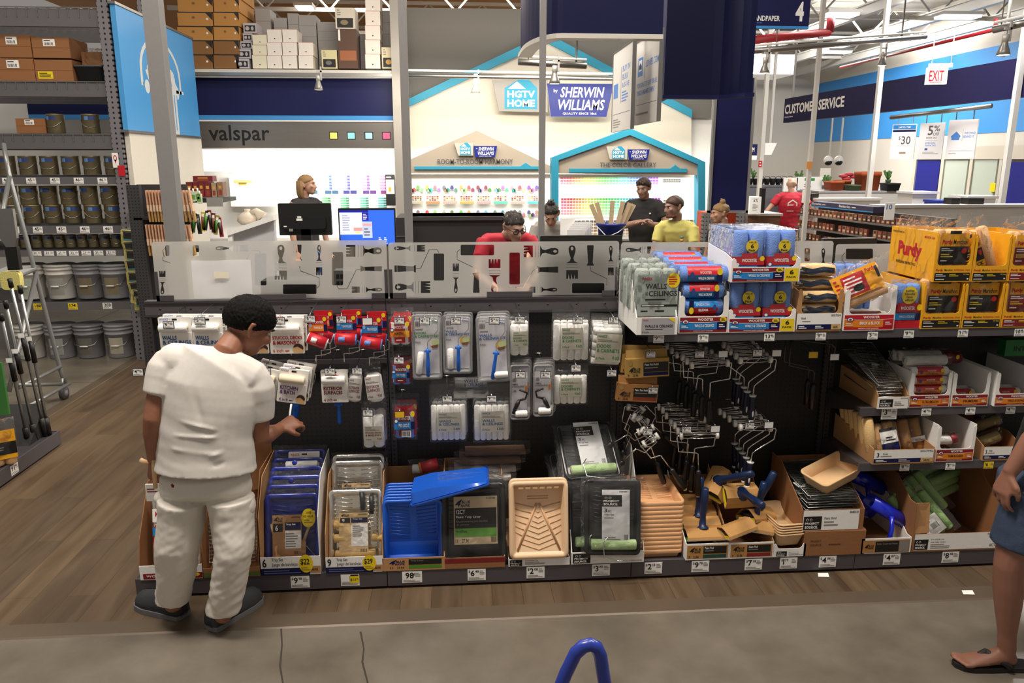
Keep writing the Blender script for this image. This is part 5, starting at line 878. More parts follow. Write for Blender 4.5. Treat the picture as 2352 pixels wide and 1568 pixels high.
# brick box
o = dbox('display_box', 'white window box with orange and red print beside the tan rollers', (1936, 2053, 740), .22, .22, .42, (W_, W_), lambda m: wooster(m, (RED, ORG), 0, 'BRICK & BLOCK', dark=RED, fd=False), Y=YT, zb=ZT, cut=(.083, .025, .205)); ww = o['w']
bundle((o.location.x, YT + .02, ZT + .06), ww * .84, False, 'red bagged roller lying at the bottom of the orange print box', (DRED, RED), FOAM, 'red bundles', ' ')
q = thing('roller_bag', 'yellow and red bagged roller pack lying tilted on the white box', 'roller pack', (o.location.x - .055, YT + .0, ZT + .16), 0, None, (R(-14), R(-24), R(-5)))
for j in range(3): m = MB(); roller(m, -.09, .14, .03, .0 + .055 * j, .029, PEACH); m.build('roller', q)
m = MB(); m.face(-.1, .13, .015, .14, -.004); m.q(0, 0, 1, 1, mt('F0A81E', .5), 1); m.q(.2, .12, .7, .95, RED, 2); m.ln(.25, .18, .65, .9, 5, W_, 3); m.t('Purdy', .74, .1, .96, .3, RED, 2, .03); m.ln(.05, .1, .15, .9, 5, RED, 2); m.q(.94, .15, 1, .6, BLK, 3); m.e(.5, .7, .12, .14, BLK, 4); m.build('printed_card', q)
m = MB(); bag(m, -.11, .22, -.02, .07, -.035, .16, seed=7, n=12, amp=.03); m.build('wrap', q)
for k in range(4): p = P(1925 + 24 * k, 640 + 3 * k, 3.86); q = thing('roller_bag', 'blue roller pack standing behind the orange print box, %s from left' % ORD[k], 'roller pack', (p.x, 3.86, ZT + .06), 0, 'blue packs behind'); m = MB(); vroller(m, 0, 0, 0, .235, .029, WBLUE); m.build('roller', q); m = MB(); bag(m, -.032, .032, -.035, .035, 0, .25, seed=k); m.build('wrap', q)
# single blue pack
q = thing('roller_bag', 'blue roller pack with round yellow sticker beside the yellow boxes', 'roller pack', (P(2084, 740, YT).x, YT + .01, ZT + .004))
for j in range(2): m = MB(); vroller(m, -.034 + .068 * j, .035, 0, .22, .034, WBLUE); m.build('roller', q)
m = MB(); m.rbox(-.07, .07, -.002, .07, 0, .12, .02, DRED, 'z'); m.face(-.068, .068, 0, .13, -.003); m.q(.1, 0, .9, .34, RED, 1); m.t('WOOSTER', .22, .14, .75, .27, W_, 2, .03); m.q(0, .4, 1, .66, LBL, 1); m.q(.8, .4, 1, .66, NAVY, 2); m.t('WALLS & CEILINGS', .2, .48, .76, .58, W_, 3); m.q(0, .68, 1, 1, RED, 1); m.e(.92, .18, .1, .12, YEL, 2); m.build('printed_sleeve', q)
m = MB(); m.face(-.07, .07, 0, .22, -.004); m.e(.5, .24, .28, .2, YEL, 1, 26); [m.t(t_, .5 - .026 * len(t_), .11 + .07 * i, .5 + .026 * len(t_), .16 + .07 * i, BLK, 2) for i, t_ in enumerate(('better', 'results', 'less', 'effort'))]; m.build('yellow_sticker', q)
m = MB(); bag(m, -.075, .075, -.012, .08, 0, .24, seed=5); m.build('wrap', q)
# yellow boxes
PY = mt('F0AE1C', .55); PYD = mt('D99A14', .55)
def ybox(rect, zb, Y, label, dark, side=False, pl='', tilt=False, hh=None):
    hh = hh or zof((rect[0] + rect[1]) / 2, rect[3], rect[4], Y); c2 = BLK if dark == 'k' else MAR
    def art(m): m.t('Purdy', .05, .2, .24, .36, RED, 1, .04); m.t('Marathon', .28, .2, .5, .33, BLK, 1); m.t('PROFESSIONAL 3 PACK', .53, .22, .96, .33, RED, 1); m.q(.03, .44, .97, .94, c2, 1); m.ln(.06, .5, .34, .68, 2, W_, 2); m.ln(.42, .5, .68, .68, 2, YEL, 2); m.ln(.06, .8, .42, .88, 1, W_, 2); m.t('1/2 Nap', .8, .5, .95, .6, YEL, 2); m.e(.92, .82, .025, .05, W_, 2)
    o = dbox('display_box', label, (rect[0], rect[1], rect[2]), hh, hh, .40, (PY, PY), art, Y=Y, zb=zb, cut=(hh * .33, .012, hh - .006)); w = o['w']
    if side:
        m = MB(); m.T = Matrix.Translation((-w / 2 - .0005, .40, 0)) @ Matrix.Rotation(R(-90), 4, 'Z'); m.box(0, .40, -.001, .0, .0, hh, PY); m.face(0, .40, 0, hh, -.001)
        m.t('Purdy', .2, .28, .72, .66, RED, 2, .05); m.t('PROFESSIONAL PAINTING TOOLS', .18, .7, .62, .76, BLK, 2, .02); m.t('MADE IN USA', .75, .1, .96, .15, RED, 2, .02); m.t('FOR MORE INFORMATION', .04, .08, .3, .12, BLK, 2); m.build('side_panel', o)
    q = thing('roller_bag', 'peach roller pack with yellow and %s card, %s' % ('black' if dark == 'k' else 'red', pl), 'roller pack', (o.location.x, Y + .012, zb + .01), 0, 'peach roller packs', (0, R(-22) if tilt else 0, 0)); n = 3
    for j in range(n): m = MB(); vroller(m, -w * .3 + w * .3 * j, .04, .0, hh * (1.0 if not tilt else 1.08), w * .155, PEACH); m.build('roller', q)
    m = MB(); a, b_ = (-w * .33, w * .42) if not tilt else (-w * .42, w * .1); m.face(a, b_, hh * .3, hh * (.93 if not tilt else 1.0), .04 - w * .165); m.q(0, 0, 1, 1, PY, 1); m.t('Purdy', .06, .2, .42, .38, RED, 2, .05); m.t('Marathon', .46, .2, .94, .35, BLK, 2); m.q(0, .42, 1, 1 if not tilt else .8, c2, 2); m.ln(.05, .46, .5, .58, 2, W_, 3); m.ln(.05, .64, .5, .78, 2, YEL, 3); m.e(.86, .56, .09, .09, RED, 3); m.t('3 PACK', .1, .84, .9, .96, BLK, 4, .02) if tilt else m.ln(.05, .84, .4, .92, 1, W_, 3); m.q(.3, -.08, .7, .02, BLK, 2); m.build('printed_card', q)
    m = MB(); bag(m, -w * .52, w * .52, .04 - w * .22, .04 + w * .22, 0, hh * 1.32, seed=rect[0] % 89, n=12, amp=.03, p=5, top=.14); m.build('wrap', q)
    return o
hl = zof(2160, 650, 755, YT)
ybox((2114, 2206, 740, 0, 0), ZT + .004, YT + .0, 'yellow window box in the lower row, first of the row', 'k', pl='lower row, first', hh=hl)
ybox((2208, 2297, 740, 0, 0), ZT + .004, YT, 'yellow window box in the lower row, second of the row', 'k', pl='lower row, second', hh=hl)
ybox((2299, 2392, 740, 0, 0), ZT + .004, YT, 'yellow window box with red print in the lower row, cut by the frame', 'r', pl='lower row, last', hh=hl)
ybox((2143, 2229, 630, 0, 0), ZT + .008 + hl, YT, 'yellow window box with big lettered side facing the pegboard aisle', 'k', True, 'upper row, first', hh=hl * 1.05)
ybox((2231, 2313, 630, 0, 0), ZT + .008 + hl, YT, 'yellow window box in the upper row, second', 'k', pl='leaning out of the upper row', tilt=True, hh=hl * 1.0)
ybox((2315, 2402, 630, 0, 0), ZT + .008 + hl, YT, 'yellow window box with red print in the upper row, cut by the frame', 'r', pl='upper row, last', hh=hl)
for k in range(3):
    q = thing('roller_bag', 'peach roller pack standing behind the first upper yellow box, %s back' % ORD[k], 'roller pack', (P(2186, 560, YT).x, YT + .15 + .085 * k, ZT + .02 + hl), 0, 'peach packs inside')
    for j in range(2): m = MB(); vroller(m, -.04 + .08 * j, 0, 0, .215, .036, PEACH); m.build('roller', q)
    m = MB(); bag(m, -.085, .085, -.045, .045, 0, .29, seed=11 + k, amp=.03, n=12, p=5, top=.14); m.build('wrap', q)
# second shelf
art_p = lambda m: (m.q(0, 0, 1, 1, CARD, 1), project(m, .06, .18, .5, .85, 2), m.t('Paint Grid', .55, .36, .74, .46, BLK, 2), m.ln(.55, .5, .9, .78, 2, GRYT, 2), m.t('0033960', .74, .06, .97, .16, BLK, 2))
o = dbox('display_box', 'brown box of bright wire grids on the middle shelf', (2016, 2086, 915), .062, .13, .40, (KRAFT, CARD), art_p, Y=Y2 - .01, zb=Z2, slope=[(0, 0), (0, .07), (.05, .12), (.4, .13), (.4, 0)])
for k in range(6):
    q = thing('paint_grid', 'bright wire grid piled in the middle shelf box, %s from the bottom' % ORD[k], 'paint grid', (o.location.x - .01, Y2 + .015, Z2 + .055 + .016 * k), 0, 'bright grids', (0, 0, R((3, -3, 6, -8, 12, 4)[k]))); grid(q, .13, .32, n=26, T=Matrix.Rotation(R(-84 + 4 * k), 4, 'X'), wm=mt('DAD9D4', .25, 1)); m = MB(); m.box(-.03, .0, .1, .15, .012 + .01 * k, .014 + .01 * k, W_); m.build('paper_tag', q)
ART_O = lambda t: (lambda m: wooster(m, (DRED, ORG), 0, t, BLK, dark=mt('D8701E', .5), fd=False))
o = dbox('display_box', 'white window box full of orange striped rollers on the middle shelf', (2089, 2182, 905), .19, .19, .42, (W_, W_), ART_O('ULTRA SMOOTH'), Y=Y2, zb=Z2, cut=(.066, .018, .185)); ww = o['w']
for k in range(4): bundle((o.location.x, Y2 + .005, Z2 + .04 + .048 * k), ww * .9, False, 'orange and red striped roller bundle, %s from the bottom' % ORD[k], (RED, ORG), FOAM, 'orange bundles', 'ULTRA SMOOTH', .023, BLK)
q = thing('roller_bag', 'clear bag of white fuzzy rollers lying on the orange bundles', 'roller pack', (o.location.x - .0, Y2 + .06, Z2 + .235))
for j in range(3): m = MB(); roller(m, -.12, .1, .055 * j, .012 * (j % 2), .028, mt('D9D9D2', .95, bump=.5, bs=200)); m.build('roller', q)
m = MB(); bag(m, -.15, .16, -.04, .16, -.035, .045, seed=14, n=12, amp=.02); m.build('wrap', q)
for x0, x1, t, lb, hi in ((2186, 2270, 'PRIMERS', 'nearly empty white window box with orange print', .185), (2285, 2380, 'WALLS & CEILINGS', 'white window box with orange print cut by the frame edge', .185)):
    o = dbox('display_box', lb, (x0, x1, 905), hi, hi, .42, (W_, W_), ART_O(t), Y=Y2 - (.0 if x0 < 2200 else .01), zb=Z2, cut=(.066, .018, hi - .005)); ww = o['w']
    bundle((o.location.x, Y2 + .06, Z2 + .045), ww * .8, False, 'orange roller bundle at the bottom of the ' + ('nearly empty box' if x0 < 2200 else 'last middle shelf box'), (RED, ORG), FOAM, 'deep orange bundles', ' ', .023)
    if x0 < 2200: bundle((o.location.x - .01, Y2 + .2, Z2 + .2), ww * .9, False, 'dark red roller bundle high behind the nearly empty box', (DRED, DRED), mt('7E1D22', .8), 'deep orange bundles', ' ', .028)
q = thing('roller_bag', 'green printed roller pack deep at the frame edge, middle shelf', 'roller pack', (P(2335, 815, 3.9).x, 3.9, Z2 + .2)); m = MB(); m.box(-.07, .09, 0, .06, 0, .09, mt('1F7A35', .5)); m.face(-.07, .09, 0, .09, 0); m.t('INT-', .3, .4, .8, .7, BLK, 1, .03); m.build('printed_card', q)
# third shelf
o = dbox('display_box', 'wide brown box of tan rollers on the lower shelf', (2005, 2146, 1040), .078, .12, .42, ((KRAFT, KRAFT), KRAFT), art_k('3', '0057992'), Y=Y3 - .01, zb=Z3, slope=[(0, 0), (0, .085), (.42, .14), (.42, 0)]); ww = o['w']
for k in range(6): q = thing('roller_bag', 'tan roller leaning in the wide lower shelf box, %s row from the front' % ORD[k], 'roller pack', (o.location.x - ww * .42 + .004 * k, Y3 + .05 + .058 * k, Z3 + .04), 0, 'leaning tan rollers', (R(-6), R(-10), 0)); m = MB(); vroller(m, 0, 0, 0, .19, .028, TANF); m.build('roller', q)
for k, (dx, col, lbl) in enumerate(((-.06, 'C89B62', 'tan bagged roller pack with white and navy label'), (.04, 'B8854E', 'tan bagged roller pack without front label'), (.12, 'C2935A', 'tan bagged pack with small white label at right'))):
    q = thing('roller_bag', lbl + ' in the lower shelf box', 'roller pack', (o.location.x + dx, Y3 + .04 + .03 * k, Z3 + .03), 0, None, (R(-16), R(-10), 0))
    for j in range(2): m = MB(); vroller(m, -.03 + .06 * j, .0, 0, .17, .029, mt(col, .85, bump=.3, bs=180)); m.build('roller', q)
    if k != 1:
        m = MB(); m.face(-.03, .06, .0, .14, -.032) if k == 0 else m.face(-.02, .06, .02, .075, -.032); m.q(0, .1, 1, .55, W_, 1); m.ln(.3, .3, .9, .5, 2, BLK, 2)
        if k == 0: m.q(0, 0, 1, .12, BLK, 1); m.q(0, .55, 1, 1, NAVY, 1)
        m.build('label', q)
    m = MB(); bag(m, -.07, .07, -.045, .045, -.005, .2, seed=17 + k, amp=.02); m.build('wrap', q)
o = dbox('display_box', 'white window box with orange print on the lower shelf', (2149, 2236, 1035), .2, .2, .40, (W_, W_), ART_O('TRIM ROLLERS'), Y=Y3, zb=Z3, cut=(.07, .018, .195)); q = thing('roller_bag', 'white mini roller lying in the lower shelf window box', 'roller pack', (o.location.x, Y3 + .08, Z3 + .09)); m = MB(); roller(m, -.05, .03, 0, 0, .025, FOAM); m.build('roller', q); m = MB(); m.tube([(.02, 0, 0), (.05, 0, .01)], .028, DRED, 12); m.build('printed_sleeve', q); m = MB(); bag(m, -.06, .08, -.03, .03, -.03, .04, seed=2); m.build('wrap', q)
o = dbox('display_box', 'brown box with white label by the passing person\'s hand', (2258, 2345, 1030), .075, .12, .38, ((KRAFT, KRAFT2), KRAFT), art_k('3', '0041'), Y=Y3, zb=Z3, slope=[(0, 0), (0, .078), (.1, .12), (.38, .12), (.38, 0)])
for k in range(2): q = thing('roller_bag', 'clear bagged tan roller in the box by the hand, %s' % ('front' if not k else 'rear'), 'roller pack', (o.location.x + .06 * k - .03, Y3 + .1 + .1 * k, Z3 + .07 + .06 * k), 0, 'tan rollers by the hand', (0, R(-20), 0)); m = MB(); roller(m, -.08, .08, 0, 0, .028, mt('9A8450', .9)); m.build('roller', q); m = MB(); bag(m, -.1, .1, -.035, .035, -.035, .04, seed=k + 50, amp=.02); m.build('wrap', q)
# ================================================================ paint desk, displays and the hall behind
def panel(name, label, cat, rect, Y, th, m0, art=None, group=None, kind=None, rx=0):
    a, b_, z0, z1 = RC(*rect, Y); m = MB(); m.box(a, b_, Y, Y + th, z0, z1, m0); m.face(a, b_, z0, z1, Y)
    if art: art(m)
    o = m.build(name); return tag(o, label, cat, group, kind) if label else struct(o)
def ppoly(m, pts, Y, th, mat): m.prism([(p.x, p.z) for p in (P(x, y, Y) for x, y in pts)], 'y', Y, Y + th, mat)
GREYW = mt('77746F', .8); CREAM = mt('E6DFD0', .7); TEALM = mt('2F9DBF', .5); WHT = mt('F3F1EC', .6); BEIG = mt('B5A999', .7)
LIT = mt('FFF8EC', .6, emit=1.5, var=0)
def zrow(px, py, Y): return P(px, py, Y).z
# --- top stock shelf and boxes
YS = 11.3; x0, x1 = P(60, 165, YS).x, P(928, 165, YS).x; zs = zrow(680, 160, YS)
o = thing('stock_shelf', 'high white shelf carrying boxed stock above the dark blue fascia', 'shelf', (x0, YS, zs)); m = MB(); m.box(0, x1 - x0, 0, 1.2, -.05, 0, WHT); m.box(0, x1 - x0, -.03, 0, -.1, -.005, mt('D8D4CC', .35)); m.build('deck', o)
m = MB(); m.box(0, x1 - x0, -.06, -.03, -.085, -.045, STEEL); m.build('light_rail', o)
BXC = mt('C08A48', .75); BXD = mt('8A6238', .8)
def carton(rect, Y, dep, c, label, art=None, group='boxed stock on the high shelf'):
    a, b_, z0, z1 = RC(*rect, Y); z0 = max(z0, zs + .001); m = MB(); m.box(a, b_, Y, Y + dep, z0, z1 - .004, c); m.face(a, b_, z0, z1, Y)
    if art: art(m)
    return tag(m.build('carton'), label, 'box', group)
def art_bx(m): m.q(0, 0, 1, .08, BLK, 1); m.pg([(.78, 0), (1, 0), (1, .6)], BLK, 2); m.e(.45, .4, .05, .1, BXD, 1); m.e(.85, .5, .03, .08, W_, 2)
for c, (xa, xb) in enumerate(((408, 488), (491, 549))):
    for r_ in range(6): k = 32.5; carton((xa, 157 - k * (r_ + 1), xb, 157 - k * r_), YS + .05, .8, BXC if r_ > 1 else BXD, 'brown box with black corner triangles, %s column, %s from the bottom' % (('left', 'right')[c], ORD[r_]), art_bx)
def art_sm(m): m.q(.1, .25, .9, .85, BLK, 1); m.e(.3, .55, .16, .2, mt('B9B6B8', .6), 2); m.e(.68, .55, .1, .2, mt('B9B6B8', .6), 2)
for k, r_ in enumerate(((543, 134, 572, 157), (545, 112, 576, 134), (552, 94, 579, 112), (558, 76, 579, 94), (559, 52, 589, 76))): carton(r_, YS + .05 + .02 * k, .4, mt('BDB6BC', .6), 'small grey box with two dark pictures, %s from the bottom' % ORD[k], art_sm)
def art_wh(m): m.e(.5, .72, .04, .05, BLK, 1); m.q(0, 0, 1, .02, RED, 1)
for c, (xa, n) in enumerate(((614, 3), (649, 3), (686, 2))):
    for r_ in range(n): carton((xa, 157 - 30 * (r_ + 1), xa + 33, 157 - 30 * r_), YS + .04, .35, mt('EDE6DC', .5), 'white lamp box, %s column from left, %s from the bottom' % (ORD[c], ORD[r_]), art_wh)
for r_, (ya, yb) in enumerate(((126, 157), (103, 126), (79, 103))): carton((580, ya, 613, yb), YS + .05, .35, mt('E8E2C8', .5), 'cream box beside the white lamp boxes, %s from the bottom' % ORD[r_], art_wh)
for r_ in range(5): carton((839, 157 - 33 * (r_ + 1), 873, 157 - 33 * r_), YS + .05, .35, mt('EEE4DA', .5), 'white box in the tall single column, %s from the bottom' % ORD[r_], art_wh)
GB = mt('9E9B99', .6)
for k, r_ in enumerate(((590, 20, 624, 157), (632, 40, 662, 157), (664, 30, 688, 157), (689, 34, 728, 157), (731, 50, 776, 157), (823, 80, 841, 157), (879, 24, 903, 157))): carton(r_, YS + .5, .4, GB, 'grey stacked carton behind the white boxes, %s from left' % ORD[k], lambda m: [m.q(0, v, 1, v + .008, mt('7E7B7A', .6), 1) for v in (.2, .4, .6, .8)])
def art_pic(c): return lambda m: (m.q(.08, .5, .9, .95, BLK, 1), m.e(.45, .7, .2, .12, c, 2), m.ln(.1, .08, .3, .4, 3, GRYT, 1))
carton((776, 66, 820, 157), YS + .06, .4, mt('5A3E2E', .5), 'tall dark brown picture box on the high shelf', lambda m: (m.q(.1, .55, .95, .8, mt('A0603A', .5), 1), m.q(.05, .02, .15, .3, W_, 1)))
carton((770, 17, 815, 66), YS + .07, .4, mt('DAD2C0', .5), 'picture box standing on the tall dark brown box', art_pic(mt('8A7A5A', .5)))
carton((739, 114, 774, 157), YS + .04, .3, mt('D9CFA0', .5), 'small cream picture box left of the tall brown box', art_pic(mt('6A6A6A', .5)))
carton((877, 108, 911, 157), YS + .04, .3, mt('DCCFAE', .5), 'cream picture box at the right end of the high shelf', art_pic(mt('C0904A', .5)))
# --- fascia, steel header, backlit sign band
panel('fascia', 'dark blue fascia with light blue stripe above the steel header', 'fascia', (60, 178, 921, 275), 11.4, .06, NAVY, lambda m: m.q(0, .89, 1, 1, SKYB, 1))
def art_v(m): m.t('valspar', .075, .12, .365, .9, BLK, 3, .012); [m.q(.655 + .0855 * i - .004, .37, .693 + .0855 * i, .67, BLK, 1).q(.655 + .0855 * i, .4, .689 + .0855 * i, .64, c, 2) for i, c in enumerate((mt('E9E06A', .5, emit=.5), mt('8AD6D0', .5, emit=.5), mt('9CC6DC', .5, emit=.5), mt('E8577F', .5, emit=.5)))]
panel('header_sign', 'brushed steel header sign with black lettering and four colour squares', 'sign', (443, 280, 921, 340), 11.3, .12, mt('8E8984', .35, .75, var=.12, bs=2, stretch=(1, 1, 8)), art_v)
panel('trim_3', None, '', (443, 276, 921, 279), 11.28, .05, WHT)
panel('light_box', 'white backlit band below the steel header', 'sign', (443, 343, 907, 393), 11.45, .05, LIT)
z0 = 0
b = MB(); xa = P(430, 500, 12.2).x; xb = P(1640, 500, 12.2).x; b.box(xa - 3, xb, 12.2, 12.3, 0, 3.2, WHT); struct(b.build('wall_display'))
b = MB(); a, c, za, zb = RC(907, 270, 936, 500, 11.2); b.box(a, c, 11.2, 12.2, 0, 4.4, mt('A8A39C', .7)); struct(b.build('wall_divider'))
# grey backing of the house front and gable
b = MB(); a, c, za, zb = RC(935, 22, 1640, 270, 12.1); b.box(a, c, 12.1, 12.19, za, zb, GREYW); struct(b.build('wall_grey'))
g = thing('house_front', 'big white gable with teal roof edge and lit signs', 'display', (0, 12.0, 0)); m = MB(); G = lambda pts, Y, th, mat: ppoly(m, pts, Y, th, mat)
def off(o, Y): # build in world coordinates under an Empty at (0, Y, 0)
    for v in o.data.vertices: v.co.y -= Y
    return o
m = MB(); ppoly(m, [(936, 240), (1256, 92), (1588, 262), (1588, 400), (936, 400)], 12.0, .05, CREAM); off(m.build('gable_wall', g), 12.0)
m = MB(); ppoly(m, [(936, 228), (1256, 76), (1256, 97), (936, 246)], 11.95, .1, TEALM); ppoly(m, [(1256, 76), (1590, 252), (1590, 270), (1256, 97)], 11.95, .1, TEALM); off(m.build('roof_edge', g), 12.0)
def hgtv(m, u0, v0, u1, v1, L=2):
    du, dv = u1 - u0, v1 - v0; m.pg([(u0, v1), (u1, v1), (u1, v0 + .3 * dv), (u0 + .72 * du, v0), (u0 + .45 * du, v0), (u0, v0 + .3 * dv)], mt('2FA3C8', .5), L); m.pg([(u0 + .1 * du, v0 + .32 * dv), (u0 + .64 * du, v0 + .32 * dv), (u0 + .38 * du, v0 + .08 * dv)], W_, L + 1)
    m.t('HGTV', u0 + .08 * du, v0 + .38 * dv, u0 + .93 * du, v0 + .62 * dv, W_, L + 1, .04); m.t('HOME', u0 + .08 * du, v0 + .68 * dv, u0 + .93 * du, v0 + .93 * dv, W_, L + 1, .04)
def sherwin(m, L=2): m.pg([(0, 0), (1, 0), (.9, 1), (.06, 1)], mt('182A8C', .4), L); m.t('SHERWIN', .2, .1, .86, .42, W_, L + 1, .02, .2); m.t('WILLIAMS', .17, .48, .87, .8, W_, L + 1, .02, .2); m.t('by', .1, .16, .16, .3, W_, L + 1); m.t('QUALITY SINCE 1866', .24, .87, .75, .95, W_, L + 1)
m = MB(); ppoly(m, [(1131, 183), (1258, 183), (1258, 258), (1146, 255)], 11.8, .06, mt('A9A59F', .5)); a, c, za, zb = RC(1131, 183, 1258, 258, 11.8); m.face(a, c, za, zb, 11.8); hgtv(m, .22, -.02, .81, .9); off(m.build('house_logo_sign', g), 12.0)
m = MB(); a, c, za, zb = RC(1256, 192, 1409, 268, 11.75); m.face(a, c, za, zb, 11.75); m.prism([(a, zb), (c, zb), (a + (c - a) * .9, za), (a + (c - a) * .06, za)], 'y', 11.75, 11.8, W_); sherwin(m); off(m.build('name_sign', g), 12.0)
for (frame, txt, rt, rs, tri, sg, Y, lb) in (([(937, 368), (1095, 300), (1263, 380), (1263, 398), (937, 398)], 'ROOM-TO-ROOM HARMONY', (1005, 365, 1178, 377), (952, 382, 1240, 389), (1195, 1220), ((1052, 328, 1082, 357), (1088, 335, 1142, 361)), 11.3, 'small grey gable header over the photo card wall'),
                                       ([(1283, 366), (1447, 308), (1605, 376), (1605, 402), (1283, 398)], 'THE COLOR GALLERY', (1378, 373, 1507, 384), (1308, 387, 1578, 396), (1540, 1562), ((1401, 336, 1436, 366), (1441, 343, 1492, 367)), 11.0, 'small teal framed gable header over the colour chip wall')):
    g2 = thing('gable_header', lb, 'sign', (0, Y, 0)); m = MB(); ppoly(m, frame, Y, .1, BEIG); off(m.build('board', g2), Y)
    m = MB(); a, c, za, zb = RC(*rt, Y - .02); m.face(a, c, za, zb, Y - .02); m.t(txt, 0, 0, 1, 1, DGR, 1, .01); off(m.build('lettering', g2), Y)
    m = MB(); a, c, za, zb = RC(*rs, Y - .03); m.box(a, c, Y - .03, Y, za, zb, TEALM); p0, p1 = P(tri[0], rs[1], Y - .03), P(tri[1], rs[1], Y - .03); m.prism([(p0.x, p0.z), (p1.x, p0.z), ((p0.x + p1.x) / 2, p0.z + .05)], 'y', Y - .03, Y, TEALM); off(m.build('teal_strip', g2), Y)
    m = MB(); a, c, za, zb = RC(*sg[0], Y - .06); m.face(a, c, za, zb, Y - .062); m.prism([(a - .05, zb), (c + .03, zb), (c + .03, za), (a, za)], 'y', Y - .06, Y - .02, mt('C9C4BC', .5)); hgtv(m, .15, 0, .98, .95); off(m.build('house_logo_sign', g2), Y)
    m = MB(); a, c, za, zb = RC(*sg[1], Y - .06); m.face(a, c, za, zb, Y - .062); m.prism([(a, zb), (c, zb), (a + (c - a) * .9, za), (a + (c - a) * .06, za)], 'y', Y - .06, Y - .02, W_); sherwin(m); off(m.build('name_sign', g2), Y)
    if txt[0] == 'T':
        m = MB(); ppoly(m, [(1267, 362), (1447, 294), (1447, 310), (1283, 368), (1283, 552), (1267, 552)], Y - .05, .2, TEALM); ppoly(m, [(1447, 294), (1620, 372), (1620, 580), (1604, 580), (1604, 378), (1447, 310)], Y - .05, .2, TEALM); off(m.build('teal_frame', g2), Y)
# --- colour displays
def hsv(h, s, v):
    import colorsys; r_, g_, b_ = colorsys.hsv_to_rgb(h, s, v); return '%02X%02X%02X' % (int(r_ * 255), int(g_ * 255), int(b_ * 255))
_cm = {}
def cmat(h, s, v): return mt(hsv(round(h * 24) / 24 % 1, round(s * 4.6) / 6, round(v * 5.6) / 6), .5, var=0)
def chips(rect, nx, ny, f, Y, label, gap=.12):
    a, c, za, zb = RC(*rect, Y); g3 = thing('colour_chip_rack', label, 'colour chips', (0, Y, 0), 0); 
    for j in range(ny):
        m = MB(); m.face(a, c, za, zb, 0)
        for i in range(nx): m.q((i + gap / 2) / nx, (j + .1) / ny, (i + 1 - gap / 2) / nx, (j + .85) / ny, f(i / (nx - 1), j / max(1, ny - 1)), 4)
        m.box(a, c, 0, .008, zb - (zb - za) * (j + .98) / ny, zb - (zb - za) * j / ny, WHT); m.build('chip_row', g3)
hue = lambda u: (.94 + u * .86) % 1
chips((1287, 406, 1512, 424), 34, 3, lambda u, j: cmat(hue(u), .7 - .3 * j, .95), 12.19, 'rainbow colour chip rows just under the right gable header')
chips((1523, 411, 1563, 419), 10, 2, lambda u, j: cmat(0, 0, .35 + .2 * j), 12.19, 'short row of grey chips right of the rainbow rows')
chips((1288, 454, 1516, 500), 34, 7, lambda u, j: cmat(hue(u), .85 - .55 * j, .75 + .25 * j), 12.19, 'tall block of rainbow chips behind the man in black')
chips((1288, 505, 1600, 560), 34, 8, lambda u, j: cmat(.06 + .05 * u, .45 - .1 * j, .4 + .4 * j), 12.19, 'brown and tan chip rows low on the chip wall')
chips((1523, 458, 1563, 500), 10, 7, lambda u, j: cmat(.08, .2, .5 + .4 * j), 12.19, 'neutral chip block behind the man in yellow')
for k in range(5):
    xx = (690, 738, 780, 825, 866)[k]; h0 = (.5, .55, .6, .68, .8)[k]
    chips((xx, 402, xx + 24, 436), 4, 5, lambda u, j, h=h0: cmat(h + .08 * u, .25 + .35 * u, .95 - .2 * u), 12.19, 'tall cool coloured chip strips by the screens, upper row, %s from left' % ORD[k], 0)
    chips((xx + 8, 436, xx + 40, 447), 2, 1, lambda u, j, h=h0: cmat(h + .05, .7, .5), 12.19, 'dark chip pair under the cool strips, %s from left' % ORD[k], .1)
    chips((xx - 4, 453, xx + 22, 480), 4, 5, lambda u, j, k=k: cmat(.33 + .045 * k, .3 + .4 * u, .9 - .3 * u), 12.19, 'green to blue chip strips by the screens, lower row, %s from left' % ORD[k], 0)
rn = random.Random(5)
for k in range(8):
    xx = 939 + 39 * k
    def art_c(m, k=k):
        for i in range(5):
            for j in range(3): m.q(.05 + .18 * i, .08 + .2 * j, .05 + .18 * i + .15, .08 + .2 * j + .18, cmat(rn.random() * .14, .2 + .7 * rn.random(), .45 + .55 * rn.random()), 1)
        m.q(0, .7, 1, 1, cmat((.12, .08, .06, .13, .0, .45, .05, .5)[k], .2 + .5 * (k % 2), .75), 1)
    panel('photo_card', 'room photo card on the white wall, %s from the left' % ORD[k], 'card', (xx, 448, xx + 32, 468), 12.12, .02, W_, art_c, 'room photo cards')
    for j, yy in enumerate((430, 487)):
        m = MB(); 
        for i in range(5):
            cx = xx + 3 + 9 * (i % 4) + 4 * (i > 3); cy = yy + (6 if i % 2 else 0) + (7 if i > 3 else 0); p = P(cx, cy, 12.15); s_ = .026
            m.prism([(p.x - s_, p.z - .03), (p.x + s_, p.z - .03), (p.x + s_, p.z + .01), (p.x, p.z + .035), (p.x - s_, p.z + .01)], 'y', 12.15, 12.17, cmat(rn.random(), .3 + .5 * rn.random(), .5 + .5 * rn.random()))
        tag(m.build('chip_cluster'), 'cluster of house shaped chips %s the photo cards, %s from left' % (('above', 'below')[j], ORD[k]), 'colour chips', 'house shaped chips', 'stuff')
panel('display_board', 'narrow black and white display board by the wall divider', 'board', (886, 401, 907, 472), 12.0, .1, BLK, lambda m: (m.q(.05, .16, .95, .62, W_, 1), m.ln(.1, .05, .9, .12, 1, W_, 1), m.q(.3, .4, .6, .55, ORG, 2)))
